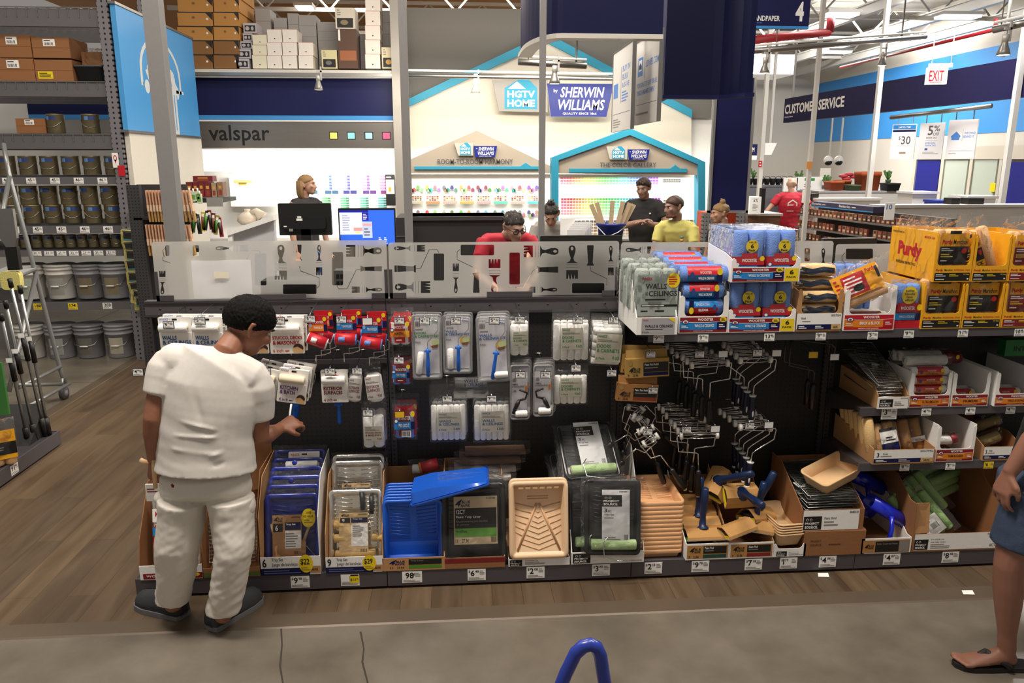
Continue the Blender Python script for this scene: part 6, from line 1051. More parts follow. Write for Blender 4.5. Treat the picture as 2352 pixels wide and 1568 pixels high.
panel('lit_picture', 'washed out lit picture panel behind the white desk end', 'picture', (528, 398, 632, 474), 12.0, .06, WHT, lambda m: (m.q(.1, .2, .5, .3, mt('E9B070', .5), 1), m.q(.2, .28, .38, .36, mt('D99A3A', .5), 1), m.q(0, -.02, 1, .0, BEIG, 1)))
for k, (xa, xb) in enumerate(((446, 904), (950, 1262), (1284, 1600))):
    a, c, za, zb = RC(xa, 560, xb, 600, 11.7); m = MB(); m.box(a, c, 11.7, 12.18, 0, .92, mt('6E6862', .6)); m.box(a, c, 11.68, 12.18, .92, .95, mt('8A8580', .5)); [m.box(a + (c - a) * i / 5 - .004, a + (c - a) * i / 5 + .004, 11.695, 11.7, .05, .9, DGR) for i in range(1, 5)]; tag(m.build('base_cabinet'), 'grey base cabinet below the %s display wall' % ('left lit', 'photo card', 'colour chip')[k], 'cabinet')
# --- desks behind the panels
CTR = mt('2E2D2E', .4); LAM = mt('8F8A84', .45)
m = MB(); m.box(-1.45, 2.0, 4.6, 5.35, .96, 1.0, LAM); m.box(-1.4, 1.95, 4.7, 5.3, 0, .96, mt('6E6A66', .6)); tag(m.build('service_counter'), 'grey service counter hidden behind the frosted panels', 'counter')
a, c, za, zb = RC(940, 497, 1162, 556, 8.6); m = MB(); m.box(a, c, 8.6, 9.2, 0, zb, CTR); m.box(a - .02, c + .02, 8.56, 9.24, zb - .04, zb, mt('3A3839', .35)); tag(m.build('counter'), 'long black counter in front of the photo card wall', 'counter')
a, c, za, zb = RC(910, 500, 940, 556, 8.3); m = MB(); m.box(a, c, 8.3, 9.0, 0, zb, CTR); m.box(a, c, 8.29, 8.3, zb - .2, zb - .19, STEEL); tag(m.build('counter'), 'small black cabinet at the left end of the long black counter', 'counter')
def monitor(name, label, rect, Y, back, art=None):
    a, c, za, zb = RC(*rect, Y); o = thing(name, label, 'monitor', ((a + c) / 2, Y, 1.0)); w_, h0, h1 = (c - a) / 2, za - 1.0, zb - 1.0
    m = MB(); m.rbox(-w_, w_, 0, .03, h0, h1, .006, BLK); m.rbox(-w_ * .8, w_ * .8, -.02 if back else .03, 0 if back else .055, h0 + .04, h1 - .08, .02, mt('101011', .5)); m.build('housing', o)
    m = MB(); m.box(-.03, .03, .0 if back else .03, .05, 0, h0 + .1, BLK); m.box(-.1, .1, -.05, .12, 0, .012, BLK); m.build('stand', o)
    m = MB(); m.face(-w_ + .008, w_ - .008, h0 + .012, h1 - .012, -.001 if not back else -.021)
    if art: art(m); m.build('screen' if not back else 'sticker', o.children[0])
    return o
SB = mt('2E62D9', .4, emit=.75, var=0); SW = mt('D9DEF2', .4, emit=.7, var=0)
def art_scr(m): m.q(0, 0, 1, 1, SB, 1); m.q(0, 0, .53, .06, mt('1C1F8F', .4, emit=.6), 2); m.q(.0, .07, .41, .7, SW, 2); m.ln(.05, .12, .2, .6, 7, mt('A9AFC8', .5, emit=.5), 3); m.q(.25, .5, .41, .6, mt('E79A98', .5, emit=.6), 3); m.q(.28, .62, .38, .67, mt('E6E080', .5, emit=.6), 3); m.q(.41, .07, .53, .3, mt('23259A', .4, emit=.6), 2); m.ln(.43, .1, .51, .28, 4, SW, 3); m.q(.41, .33, .59, .8, mt('B5C2EA', .4, emit=.7), 3); m.q(.42, .38, .58, .45, mt('E9A5A0', .4, emit=.6), 4); m.ln(.44, .5, .55, .76, 3, GRYT, 4); m.ln(.7, .78, .76, .92, 3, SW, 2); m.ln(.8, .78, .86, .92, 3, SW, 2); m.ln(.7, .94, .95, .98, 1, SW, 2)
mo = monitor('monitor', 'monitor with lit blue screen facing the aisle', (778, 478, 909, 566), 5.15, False, art_scr)
mo = monitor('monitor', 'black monitor seen from behind with stickers and cables', (640, 467, 761, 540), 5.0, True, lambda m: (m.q(.36, .38, .44, .44, W_, 1), m.q(.34, .46, .46, .54, CARD, 1), m.q(.08, .72, .14, .76, W_, 1), m.q(.18, .82, .26, .92, GRYT, 1)))
m = MB(); m.tube([(-.06, -.03, .55), (-.1, -.035, .5), (-.07, -.03, .4), (-.03, -.02, .3)], .006, BLK, 6); m.tube([(.06, -.03, .56), (.1, -.04, .52), (.08, -.04, .4), (.06, -.02, .3)], .005, mt('2A4E9A', .4), 6); m.build('cable', mo)
monitor('monitor', 'black monitor directly behind the second frosted panel', (1240, 541, 1427, 690), 4.14, True)
monitor('monitor', 'black monitor behind the frosted panel by the yellow box', (1887, 547, 2010, 640), 4.16, True)
panel('card_terminal', 'dark machine standing low behind the first frosted panel', 'machine', (600, 645, 725, 690), 4.09, .2, BLK)
m = MB(); a, c, za, zb = RC(600, 560, 890, 690, 4.62)
p = P(790, 625, 4.7); o = thing('keypad', 'grey keypad machine with yellow sticker behind the first panel', 'machine', (p.x, 4.7, 1.0)); m = MB(); m.box(-.06, .06, 0, .1, 0, .46, mt('4A4846', .5)); m.face(-.06, .06, 0, .46, 0); [m.q(.1 + .2 * i, .05 + .09 * j, .26 + .2 * i, .11 + .09 * j, BLK, 1) for i in range(4) for j in range(5)]; m.q(.1, .6, .9, .78, W_, 1); m.q(.3, .6, .9, .65, YEL, 2); m.build('housing', o)
m = MB(); a, c, za, zb = RC(535, 515, 632, 600, 5.6); m.prism([(a, 0), (c, 0), (c, zb + .045), (a, zb - .06)], 'y', 5.6, 5.66, mt('C9C9CC', .55)); m.prism([(a - .02, zb - .075), (c + .01, zb + .03), (c + .01, zb + .065), (a - .02, zb - .04)], 'y', 5.55, 6.4, W_); m.box(a - .02, a + .01, 5.56, 6.4, 0, zb - .05, W_); tag(m.build('desk_end'), 'white slatted desk end with sloping top left of the monitors', 'desk')
p = P(570, 512, 5.8); o = thing('vase', 'squat beige vase with angled neck on the white desk', 'vase', p); m = MB(); V = mt('B8AC9C', .6); m.lathe([(.05, -.01), (.075, .015), (.07, .045), (.035, .075), (.02, .085), (.022, .1), (.018, .1)], V, 20); m.tube([(.03, 0, .06), (.06, 0, .085), (.1, 0, .04)], [.03, .025, .05], V, 12); m.build('body', o)
a, c, za, zb = RC(1290, 503, 1352, 552, 5.0); o = thing('paper_tray', 'white paper holder with fanned sheets in front of the woman in grey', 'paper holder', ((a + c) / 2, 5.0, 1.0)); w_ = (c - a) / 2; m = MB(); m.box(-w_, w_ * .1, .06, .07, za - 1.3, zb - 1.0, W_); m.box(-w_, w_, 0, .1, 0, .4, mt('DDDAD6', .5)); m.build('holder', o)
for k in range(5): m = MB(); m.box(-w_ * .6 + .012 * k, w_ * .75 + .012 * k, .0 + .01 * k, .002 + .01 * k, .35, zb - 1.02 - .012 * (4 - k), mt('E9E9EA', .5)); m.face(-w_ * .6, w_ * .75, .35, zb - 1.05, 0); (m.ln(.3, .3, .8, .6, 3, GRYT, 1) if k == 0 else 0); m.build('sheet', o)
p = P(1402, 552, 4.9); o = thing('bucket', 'dark blue plastic bucket of stir sticks on the counter', 'bucket', (p.x, 4.9, p.z - .02)); DB = mt('22338F', .4); m = MB(); m.lathe([(.07, 0), (.085, .115), (.095, .116), (.096, .13), (.09, .131), (.08, .12), (.065, .01)], DB, 24); m.build('body', o); m = MB(); m.tube([(-.09, -.02, .11), (-.04, -.095, .05), (.03, -.09, .08), (.09, -.02, .11)], .003, W_, 6); m.build('bail', o)
m = MB(); m.box(p.x - .15, p.x + .15, 4.8, 5.0, 1.0, p.z - .022, BLK); tag(m.build('stand'), 'black stand under the dark blue bucket', 'stand')
for k, (dx, a_) in enumerate(((-.05, -24), (-.03, -18), (.0, 2), (.03, 12), (.05, 20), (.06, 26))): m = MB(); m.box(-.014, .014, -.002, .002, 0, .24, mt('D2B994', .7)); o = m.build('stir_stick'); o.location = (p.x + dx * .7, 4.9 + .012 * (k % 3), p.z + .01); o.rotation_euler = (R(4), R(a_), 0); tag(o, 'pale wooden stir stick in the blue bucket, %s from left' % ORD[k], 'stick', 'stir sticks')
# --- posts, canopy, hanging signs, track lights
PST = mt('8B8988', .45, .2)
for k, (xt, xb, hw_, Y, lb) in enumerate(((356, 404, .042, 4.45, 'thick grey square post standing left of the painter'), (929, 940, .022, 4.5, 'thin grey square post between the display houses'), (1247, 1243, .017, 4.5, 'thin grey square post before the lit lettered signs'))):
    pb = P(xb, 553, Y); m = MB(); m.box(pb.x - hw_, pb.x + hw_, Y - hw_, Y + hw_, 0, 5, PST); tag(m.build('post'), lb, 'post', 'grey sign posts')
o = thing('canopy', 'dark blue hanging fascia with curved left corner and pale bottom edge', 'canopy', (0, 0, 0)); pa, pb = P(1292, 77, 5.5), P(1522, 77, 5.5); r_ = .6; z0 = pa.z
path = [(pa.x - .2, 6.5)] + [(pa.x - .2 * math.sin(R(t)), 6.2 - .7 * math.cos(R(t))) for t in range(90, -1, -10)] + [(pb.x, 5.5)]
NV2 = mt('11143A', .5, spec=.2)
def fascia(path, z0, z1, th, mat, edge, o):
    m = MB(); n = len(path); N = []
    for i in range(n):
        a = Vector(path[max(0, i - 1)]); c = Vector(path[min(n - 1, i + 1)]); d = (c - a).normalized(); N.append(Vector((-d.y, d.x)) * th)
    m.loft([[(x, y, z0), (x, y, z1), (x + q.x, y + q.y, z1), (x + q.x, y + q.y, z0)] for (x, y), q in zip(path, N)], mat, True, False); m.build('fascia_panel', o)
    m = MB(); m.loft([[(x - .3 * q.x, y - .3 * q.y, z0 - .03), (x - .3 * q.x, y - .3 * q.y, z0), (x + q.x * 1.5, y + q.y * 1.5, z0), (x + q.x * 1.5, y + q.y * 1.5, z0 - .03)] for (x, y), q in zip(path, N)], edge, True, False); m.build('bottom_edge', o)
fascia(path, z0, z0 + 1.4, .06, NV2, mt('C9C4BA', .4), o)
o = thing('canopy', 'lower dark blue hanging box with rounded right side', 'canopy', (0, 0, 0)); pa, pb = P(1524, 218, 6.6), P(1640, 220, 6.6); z0 = pa.z; pe = pb.x + .26
fascia([(pa.x, 6.9), (pa.x, 6.6), (pb.x - .05, 6.6)] + [(pb.x - .03 + .2 * math.sin(R(t)), 6.25 + .35 * math.cos(R(t))) for t in (0, 20, 40, 60, 80)], z0, z0 + 1.6, .05, mt('11143A', .5, spec=.2), NAVY, o)
def banner(rect4, Y0, Y1, label, art):
    (xa, ya0, ya1), (xb, yb0, yb1) = rect4; A, B = P(xa, ya0, Y0), P(xa, ya1, Y0); D = P(xb, yb0, Y1); E_ = P(xb, yb1, Y1); o = thing('hanging_banner', label, 'banner', A); d = D - A; ang = math.atan2(d.y, d.x); L_ = math.hypot(d.x, d.y); h = A.z - B.z
    o.rotation_euler = (0, 0, ang); m = MB(); m.box(0, L_, 0, .02, -h, 0, mt('D9D6D2', .5)); m.face(0, L_, -h, 0, 0); art(m); m.build('board', o)
    m = MB(); m.box(-.012, 0, -.005, .025, -h, 0, STEEL); m.box(L_, L_ + .012, -.005, .025, -h, 0, STEEL); m.box(-.012, L_ + .012, -.005, .025, 0, .012, STEEL); m.build('frame', o); m = MB(); m.box(L_ * .2, L_ * .26, .008, .012, 0, .5, STEEL); m.box(L_ * .75, L_ * .81, .008, .012, 0, .5, STEEL); m.build('hanger', o)
LB2 = mt('4F86D2', .5)
banner(((1410, 125, 304), (1455, 98, 300)), 7.0, 6.2, 'white hanging banner about buying in bulk, left of two', lambda m: (m.q(.06, .4, .3, .58, LB2, 1), m.q(.44, .22, .46, .66, GRYT, 1), m.t('BUY IN', .52, .22, .88, .29, LB2, 1), m.t('BULK', .52, .32, .8, .39, LB2, 1), m.t('& SAVE', .52, .42, .86, .48, LB2, 1), m.ln(.5, .52, .85, .66, 4, LB2, 1), m.q(.06, .78, .95, .785, NAVY, 1), m.ln(.06, .84, .5, .96, 4, GRYT, 1)))
banner(((1463, 100, 288), (1517, 80, 285)), 6.6, 5.9, 'white hanging banner with web address, right of two', lambda m: (m.q(.1, .2, .32, .42, LB2, 1), m.q(.14, .23, .28, .36, W_, 2), m.pg([(.15, .3), (.21, .26), (.27, .3), (.27, .34), (.15, .34)], BLK, 3), m.q(.38, .18, .4, .46, GRYT, 1), m.t('LOWES.COM', .45, .26, .98, .34, LB2, 1), m.t('YOUR ONE-STOP SHOP FOR ALL', .08, .5, .95, .56, LB2, 1), m.t('THINGS HOME IMPROVEMENT', .08, .59, .85, .65, LB2, 1), m.q(.06, .76, .95, .765, NAVY, 1), m.ln(.06, .85, .9, .9, 1, GRYT, 1)))
p0, p1 = P(1725, 60, 7.4), P(1860, 66, 7.2)
panel('aisle_sign', 'dark blue aisle sign numbered 4 with light blue bottom stripe', 'sign', (1726, -60, 1862, 66), 7.3, .04, NAVY, lambda m: (m.q(0, .95, 1, 1, SKYB, 1), m.t('SANDPAPER', .03, .76, .5, .86, W_, 1, .02), m.t('Papel de lija', .03, .88, .2, .91, LB2, 1), m.t('4', .76, .5, .9, .86, W_, 1, .04), m.ln(.05, .55, .12, .58, 1, LB2, 1)))
def spotl(px, py, Y, label, on=1.0):
    p = P(px, py, Y); o = thing('track_spotlight', label, 'spotlight', p, 0, 'track spotlights'); HS = mt('C4C1BC', .4, .3); m = MB(); m.lathe([(.055, -.09), (.06, -.085), (.05, -.05), (.03, 0), (.028, .02)], mt('8A8884', .35, .5), 18, cap=False); m.lathe([(.028, .02), (.028, .09), (.02, .092)], HS, 14); m.build('housing', o)
    m = MB(); m.lathe([(.001, -.088), (.052, -.088)], mt('FFE9C4', .4, emit=8 * on, var=0), 18, cap=False); m.build('lens', o.children[0]); m = MB(); m.box(.03, .05, -.01, .01, .03, .2, HS); m.box(-.02, .05, -.01, .01, .13, .15, HS); m.build('bracket', o)
spotl(731, 190, 10.7, 'grey track spotlight in front of the dark blue fascia', 0.2); spotl(1092, 197, 10.6, 'grey track spotlight left of the teal house logo', 0.2); spotl(1274, 172, 8.5, 'lit track spotlight above the dark blue lettered sign', 1)
spotl(1757, 150, 9.5, 'lit track spotlight beside the lower blue hanging box', 1.2); spotl(2027, 135, 11, 'brightest track spotlight over the customer service banner', 8); spotl(2307, 103, 7.2, 'large track spotlight near the frame edge', 1.2)
for k, (a, c, lb) in enumerate((((930, 172, 10.8), (1640, 184, 10.8), 'long silver light track across the house front'), ((1190, 142, 8.7), (1347, 151, 8.7), 'short hanging light track above the logo signs'), ((1714, 118, 9.5), (2126, 84, 10.6), 'light track over the customer service hall'), ((2282, 68, 7.4), (2400, 42, 7.0), 'light track at the frame\'s top corner'))):
    m = MB(); A, B = P(*a), P(*c); m.cyl(A, B, .035, STEEL, 8); m.cyl(A + Vector((0, 0, .06)), B + Vector((0, 0, .06)), .014, WHT, 6)
    if k: m.cyl(A + (B - A) * .15, A + (B - A) * .15 + Vector((0, 0, 2)), .006, STEEL, 5); m.cyl(A + (B - A) * .85, A + (B - A) * .85 + Vector((0, 0, 2)), .012, STEEL, 5)
    tag(m.build('light_track'), lb, 'light track')
# --- navy end panel and orange stock rack
a, c, za, zb = RC(1640, 178, 1722, 483, 9.6); o = thing('end_panel', 'dark blue end panel in a silver frame beyond the man in yellow', 'panel', (a, 9.6, 0)); m = MB(); m.box(0, c - a, 0, .05, za, zb, NAVY); m.build('panel', o); m = MB(); m.box(-.03, 0, -.02, .04, 0, zb, mt('8C8A8A', .4, .3)); m.box(c - a, c - a + .03, -.02, .04, 0, zb, mt('9A9898', .4, .3)); m.box(-.03, c - a + .03, -.02, .04, za - .03, za, mt('9A9898', .4, .3)); m.build('frame', o)
for xx in (1618, 1697): pb = P(xx, 540, 9.55); m = MB(); m.box(pb.x - .04, pb.x + .04, 9.5, 9.58, 0, za - .03, dots_mat('7F7E80', .04, .05, .008, '141414', 'XZ')); tag(m.build('rack_upright'), 'perforated grey rack upright %s of the orange boxes' % ('left' if xx < 1650 else 'right'), 'rack upright', 'rack uprights')
m = MB(); m.tube([P(1628, 490, 9.6), P(1650, 600, 9.6)], .03, mt('8A898B', .4), 4); tag(m.build('rack_brace'), 'diagonal grey brace across the orange boxes', 'brace')
for k in range(6): a, c, za, zb = RC(1622 + 24 * (k % 3), 488 + 50 * (k // 3), 1645 + 24 * (k % 3), 535 + 50 * (k // 3), 9.9); m = MB(); m.box(a, c, 9.9, 10.3, za, zb, mt('D9481E', .5)); m.face(a, c, za, zb, 9.9); m.ln(.2, .8, .8, .9, 1, W_, 1); tag(m.build('orange_box'), 'orange box on the rack under the dark blue panel, %s row, %s' % (('upper', 'lower')[k // 3], ('left', 'middle', 'right')[k % 3]), 'box', 'orange boxes')
# --- hall on the right
def slab(rect4, Y0, Y1, th, mat, art, name, label, cat, m0=None):
    (xa, y0, y1), (xb, y2) = rect4[0], rect4[1]; A, B, D = P(xa, y0, Y0), P(xa, y1, Y0), P(xb, y2, Y1); d = D - A; o = thing(name, label, cat, A, math.atan2(d.y, d.x)); L_ = math.hypot(d.x, d.y); h = A.z - B.z; m = MB(); m.box(0, L_, 0, th, -h, 0, mat); m.face(0, L_, -h, 0, 0); art(m); m.build('board', o); return o, L_, h
slab(((1803, 227, 282), (2400, 112)), 22, 12.6, .15, mt('1E1B46', .5, spec=.2), lambda m: (m.t('CUSTOMER SERVICE', .006, .26, .345, .66, W_, 2, .03), m.t('Servicio al cliente', .008, .74, .06, .8, W_, 2)), 'banner_sign', 'long dark blue customer service banner crossing the hall', 'sign')
for k, X in enumerate((.05, .5, .9)): m = MB(); A = P(1803, 227, 22).lerp(P(2400, 112, 12.6), X); m.cyl(A, A + Vector((0, 0, 3.2)), .03, TR, 6); tag(m.build('hanger_rod'), 'white rod holding up the customer service banner, %s from left' % ORD[k], 'rod', 'banner rods')
p = P(2153, 172, 14); o = thing('exit_sign', 'white hanging EXIT sign with red letters', 'exit sign', p, R(-14)); m = MB(); m.box(-.17, .17, 0, .1, -.16, .13, mt('EFEDE8', .5, emit=.25)); m.face(-.17, .17, -.16, .13, 0); m.t('EXIT', .1, .18, .82, .82, RED, 1, .02); m.q(.15, .86, .75, .9, RED, 1); m.build('housing', o); m = MB(); m.box(-.15, .25, .04, .06, .13, .2, W_); m.cyl((-.1, .05, .2), (-.1, .05, .7), .008, W_, 5); m.cyl((.22, .05, .2), (.22, .05, .7), .008, W_, 5); m.build('hanger', o)
P30 = lambda m: (m.q(.03, .02, .97, .14, LBL, 1), m.t('LIMITED TIME', .25, .06, .75, .11, W_, 2), m.q(.03, .16, .97, .22, NAVY, 1), m.t('$', .3, .34, .38, .46, DGR, 1), m.t('30', .42, .34, .8, .58, DGR, 1), m.q(.25, .62, .8, .625, DGR, 1), m.q(.38, .8, .65, .85, mt('9A7A5A', .5), 1))
P5 = lambda m: (m.t('5', .34, .08, .55, .34, DGR, 1), m.t('%', .58, .08, .82, .24, DGR, 1), m.t('OFF', .56, .27, .8, .36, DGR, 1), m.t('EVERY DAY', .3, .39, .74, .44, DGR, 1), m.q(.28, .48, .76, .485, DGR, 1), m.t('SPECIAL', .28, .53, .7, .58, LB2, 1), m.t('FINANCING', .28, .6, .72, .65, LB2, 1), m.q(.28, .7, .4, .76, mt('3A5A9A', .5), 1), m.ln(.2, .8, .9, .86, 2, GRYT, 1))
PW = lambda m: (m.pg([(.12, .42), (.3, .3), (.46, .42), (.42, .48), (.42, .52), (.15, .52), (.15, .48)], LB2, 1), m.q(.52, .24, .53, .56, GRYT, 1), m.t('WE STAND', .58, .32, .96, .38, LB2, 1), m.t('BEHIND IT', .56, .41, .92, .47, LB2, 1), m.q(.1, .8, .95, .805, DGR, 1), m.ln(.1, .85, .5, .88, 1, GRYT, 1))
for k, (r4, art, lb) in enumerate(((((2051, 286, 365), (2107, 284)), P30, 'hanging white poster reading 30 dollars with blue top'), (((2115, 283, 365), (2172, 277)), P5, 'hanging white poster reading 5% off every day'), (((2181, 276, 364), (2248, 272)), PW, 'hanging white poster with pale blue house and slogan'))):
    o, L_, h = slab(r4, 15.5 - .5 * k, 15.2 - .6 * k, .03, mt('E6E4E6', .5), art, 'hanging_poster', lb, 'poster'); m = MB(); m.box(L_ * .2, L_ * .23, .01, .02, 0, .22, STEEL); m.box(L_ * .8, L_ * .83, .01, .02, 0, .22, STEEL); m.build('hanger', o)
m = MB(); m.cyl(P(2046, 270, 15.5), P(2278, 243, 13.6), .04, STEEL, 8); tag(m.build('poster_rail'), 'grey rail from which the three posters hang', 'rail')
for k, (xt, yt, xb, yb, Y, r_, c, lb) in enumerate(((1780, 120, 1741, 470, 13, .032, TR, 'tall pale post nearest the blue end panel'), (1790, 150, 1768, 330, 20, .03, TR, 'thin white drop post behind the tall pale post'), (1897, 60, 1852, 470, 12, .03, TR, 'tall pale post in front of the customer service lettering'), (2011, 292, 1994, 450, 16, .045, TR, 'pale post beside the terracotta planters'), (2323, 265, 2292, 520, 13, .045, TR, 'pale post near the right edge of the frame'), (1916, 270, 1904, 366, 21, .02, TR, 'thin rod carrying the left dome camera'), (1938, 270, 1928, 366, 21, .02, TR, 'thin rod carrying the right dome camera'))):
    pb = P(xb, yb, Y); m = MB(); zt = P(xt, yt, Y).z; m.box(pb.x - r_, pb.x + r_, Y - r_, Y + r_, 0 if k not in (1, 5, 6) else pb.z, max(zt, pb.z + .5) if k in (5, 6) else 6.2, c); tag(m.build('post'), lb, 'post', 'hall posts')
for k, xx in enumerate((1902, 1926)): p = P(xx, 368, 21); o = thing('dome_camera', 'black and white dome camera, %s of the pair' % ('left' if not k else 'right'), 'camera', p, 0, 'dome cameras'); m = MB(); m.ball((0, 0, 0), (.12, .12, .12), W_, 14); m.build('housing', o); m = MB(); m.ball((0, -.02, -.05), (.1, .11, .09), BLK, 12); m.build('dome', o.children[0])
for k, (a, c, r_, lb) in enumerate((((1726, 92, 12), (1906, 74, 12), .06, 'thick red sprinkler pipe under the aisle sign'), ((1930, 155, 24), (2285, 68, 15), .035, 'thin red sprinkler pipe running toward the right wall'))): m = MB(); A, B = P(*a), P(*c); m.cyl(A, B, r_, mt('A81F2A', .45), 8); m.cyl(B, B + Vector((0, 0, .2)), r_, mt('A81F2A', .45), 8); tag(m.build('sprinkler_pipe'), lb, 'pipe', 'red pipes')
FXM = mt('FFFFFF', .5, emit=5, var=0)
for k, (xx, yy, Y, w_) in enumerate(((1930, 38, 18, 1.1), (2200, 42, 19, 1.5), (1805, 92, 26, .9), (1925, 122, 26, 1.2), (2185, 128, 30, 1.6), (1990, 185, 36, 1.4), (700, 22, 20, .55))):
    p = P(xx, yy, Y); o = thing('ceiling_light', 'bright white ceiling light, %s' % ('above the sandpaper sign side', 'high at the right', 'beside the red pipe', 'small, behind the light track', 'beside the blue wall band', 'farthest, above the banner', 'above the white lamp boxes')[k], 'ceiling light', p, 0, 'ceiling lights'); m = MB(); w_ *= .62; m.box(-w_ / 2, w_ / 2, -.2, .2, 0, .05, FXM); m.build('diffuser', o); m = MB(); m.box(-w_ / 2 - .05, w_ / 2 + .05, -.25, .25, .05, .12, TR); m.build('housing', o)
for k in range(2): m = MB(); m.box(7 + 3 * k, 9.5 + 3.4 * k, 30, 32, 5.3, 6.0, mt('E9E7E3', .5, emit=.2)); tag(m.build('air_duct'), 'white box duct under the far ceiling, %s' % ('left' if not k else 'right'), 'duct', 'air ducts')  # weak glow put into the duct colour to brighten it; not a lamp
# storefront doors on the right wall
DBL = mt('20247F', .35); ALU = mt('C8C0B2', .5)
def wallq(name, label, cat, xa, xb, y0, y1, mat, X=17.25, th=.1, kind=None):
    A, B = PX(xa, y0, X), PX(xb, y0, X); C_ = PX(xa, y1, X); Ya, Yb = sorted((A.y, B.y)); m = MB(); m.box(X, X + th, Ya, Yb, max(.0, C_.z), A.z, mat); o = m.build(name); return tag(o, label, cat) if label else struct(o)
wallq('door_1', None, '', 2103, 2160, 368, 478, DBL); wallq('door_2', None, '', 2302, 2420, 372, 500, DBL)
wallq('window_1', None, '', 2165, 2224, 368, 470, mt('B9C2B6', .1)); wallq('window_2', None, '', 2236, 2292, 365, 470, mt('B9C2B6', .1)); wallq('trim_4', None, '', 2098, 2420, 340, 366, ALU, 17.2); 
for k, xx in enumerate((2098, 2162, 2228, 2296)): wallq('trim_%d' % (5 + k), None, '', xx, xx + 7, 366, 480, ALU, 17.2)
wallq('notice', 'small yellow notice on the glass door at right', 'notice', 2275, 2287, 420, 440, YEL, 17.19, .01)
panel('service_door', 'closed beige door far back in the hall', 'door', (1882, 386, 1906, 450), 34, .1, mt('B8B2A8', .6))
panel('framed_sign', 'small dark blue sign ending in OM beside the end panel', 'sign', (1717, 331, 1739, 367), 18, .05, W_, lambda m: (m.q(0, 0, 1, .72, NAVY, 1), m.t('OM', .2, .2, .7, .5, W_, 2)))
m = MB(); p = P(1768, 342, 19); m.T = Matrix.Translation(p); m.add([(-.12, 0, -.14), (.05, 0, -.14), (.17, 0, .14), (-.12, 0, .14), (-.12, .04, -.14), (.05, .04, -.14), (.17, .04, .14), (-.12, .04, .14)], [(0, 1, 2, 3), (7, 6, 5, 4), (2, 6, 7, 3), (0, 3, 7, 4), (1, 5, 6, 2), (0, 4, 5, 1)], W_); tag(m.build('slanted_notice'), 'white slanted notice on the tall pale post', 'notice')
panel('tag_board', 'small red tag on the tall pale post', 'tag', (1743, 369, 1750, 384), 12.9, .02, RED, lambda m: m.ln(.2, .1, .8, .9, 2, W_, 1)); panel('tag_board', 'small orange card on the post before the lettering', 'tag', (1853, 371, 1866, 388), 11.9, .02, mt('E9A560', .5))
# far counters, planters and stock
SL = mt('C9C4BE', .5, stretch=(1, 1, 30), bs=2, var=.15)
def counter(rect, Y, dep, mat, label, top=None):
    a, c, za, zb = RC(*rect, Y); m = MB(); m.box(a, c, Y, Y + dep, 0, zb - .04, mat); m.box(a - .03, c + .03, Y - .03, Y + dep, zb - .04, zb, top or mat); return tag(m.build('counter'), label, 'counter', 'hall counters')
counter((1715, 425, 1900, 480), 20, 1.2, mt('6A6A70', .5), 'long grey counter under the dark pots'); counter((1880, 438, 2075, 490), 18, 1.0, SL, 'grey counter under the terracotta planters', mt('A9A8AC', .4)); counter((1875, 455, 2020, 500), 13, .3, SL, 'slatted white counter behind the battery stand'); counter((2020, 470, 2420, 540), 11.5, .3, SL, 'slatted white counter behind the yellow boxes'); counter((1716, 490, 1790, 560), 12.2, 1.2, mt('6B4A34', .5), 'brown wooden counter in front of the man in red', mt('B9AFA4', .4))
counter((2095, 440, 2150, 480), 14, .5, mt('D8D6D4', .5), 'small white stand by the glass doors, left'); counter((2222, 450, 2285, 495), 12.5, .5, mt('D8D6D4', .5), 'small white stand by the glass doors, right'); counter((2152, 460, 2208, 490), 13.5, .4, mt('20379A', .5), 'blue box of folders between the white stands')
PB = mt('2A2B2D', .5)
for k in range(8): p = P(1722 + 13 * k, 424, 20.3); o = thing('plant_pot', 'dark plant pot with handle on the long counter, %s from left' % ORD[k], 'plant pot', p, 0, 'dark plant pots'); m = MB(); m.lathe([(.06, 0), (.085, .15), (.09, .16), (.075, .16)], PB, 12); m.build('pot', o); m = MB(); m.tube([(-.08, 0, .15), (-.05, 0, .21), (.05, 0, .21), (.08, 0, .15)], .008, BLK, 5); m.build('handle', o)
TC = mt('B8572E', .6)
def planter(rect, Y, mat, label):
    a, c, za, zb = RC(*rect, Y); w_ = (c - a) / 2; o = thing('planter', label, 'planter', ((a + c) / 2, Y, za)); h = zb - za; m = MB(); q = lambda k, z: [(x, y, z) for x, y in rr(-w_ * k, w_ * k, -.2 * k, .2 * k, .04, 3)]; m.loft([q(.85, 0), q(.96, h * .8), q(1, h * .8), q(1, h), q(.9, h), q(.85, h * .3)], mat); m.build('pot', o)
planter((1898, 416, 1932, 436), 18.2, TC, 'low terracotta planter on the grey counter, left'); planter((1920, 413, 1948, 436), 18.6, TC, 'low terracotta planter on the grey counter, behind the left one'); planter((1968, 394, 2015, 440), 18.3, TC, 'tall terracotta box planter beside the pale post'); planter((1946, 424, 1970, 437), 18.2, mt('5A6A4A', .6), 'low green planter between the terracotta ones'); planter((2028, 420, 2060, 438), 18.1, PB, 'black planter on the right end of the grey counter')
for k, (xx, yy) in enumerate(((1937, 404), (1950, 400), (1962, 406), (1944, 410))): p = P(xx, yy, 18.9); m = MB(); m.ball((0, 0, 0), (.12, .1, .045), mt('C2454E', .5), 10); o = m.build('soil_bag'); o.location = p; tag(o, 'red soil bag behind the terracotta planters, %s' % ('lowest left', 'top', 'right', 'lowest')[k], 'bag', 'red soil bags')
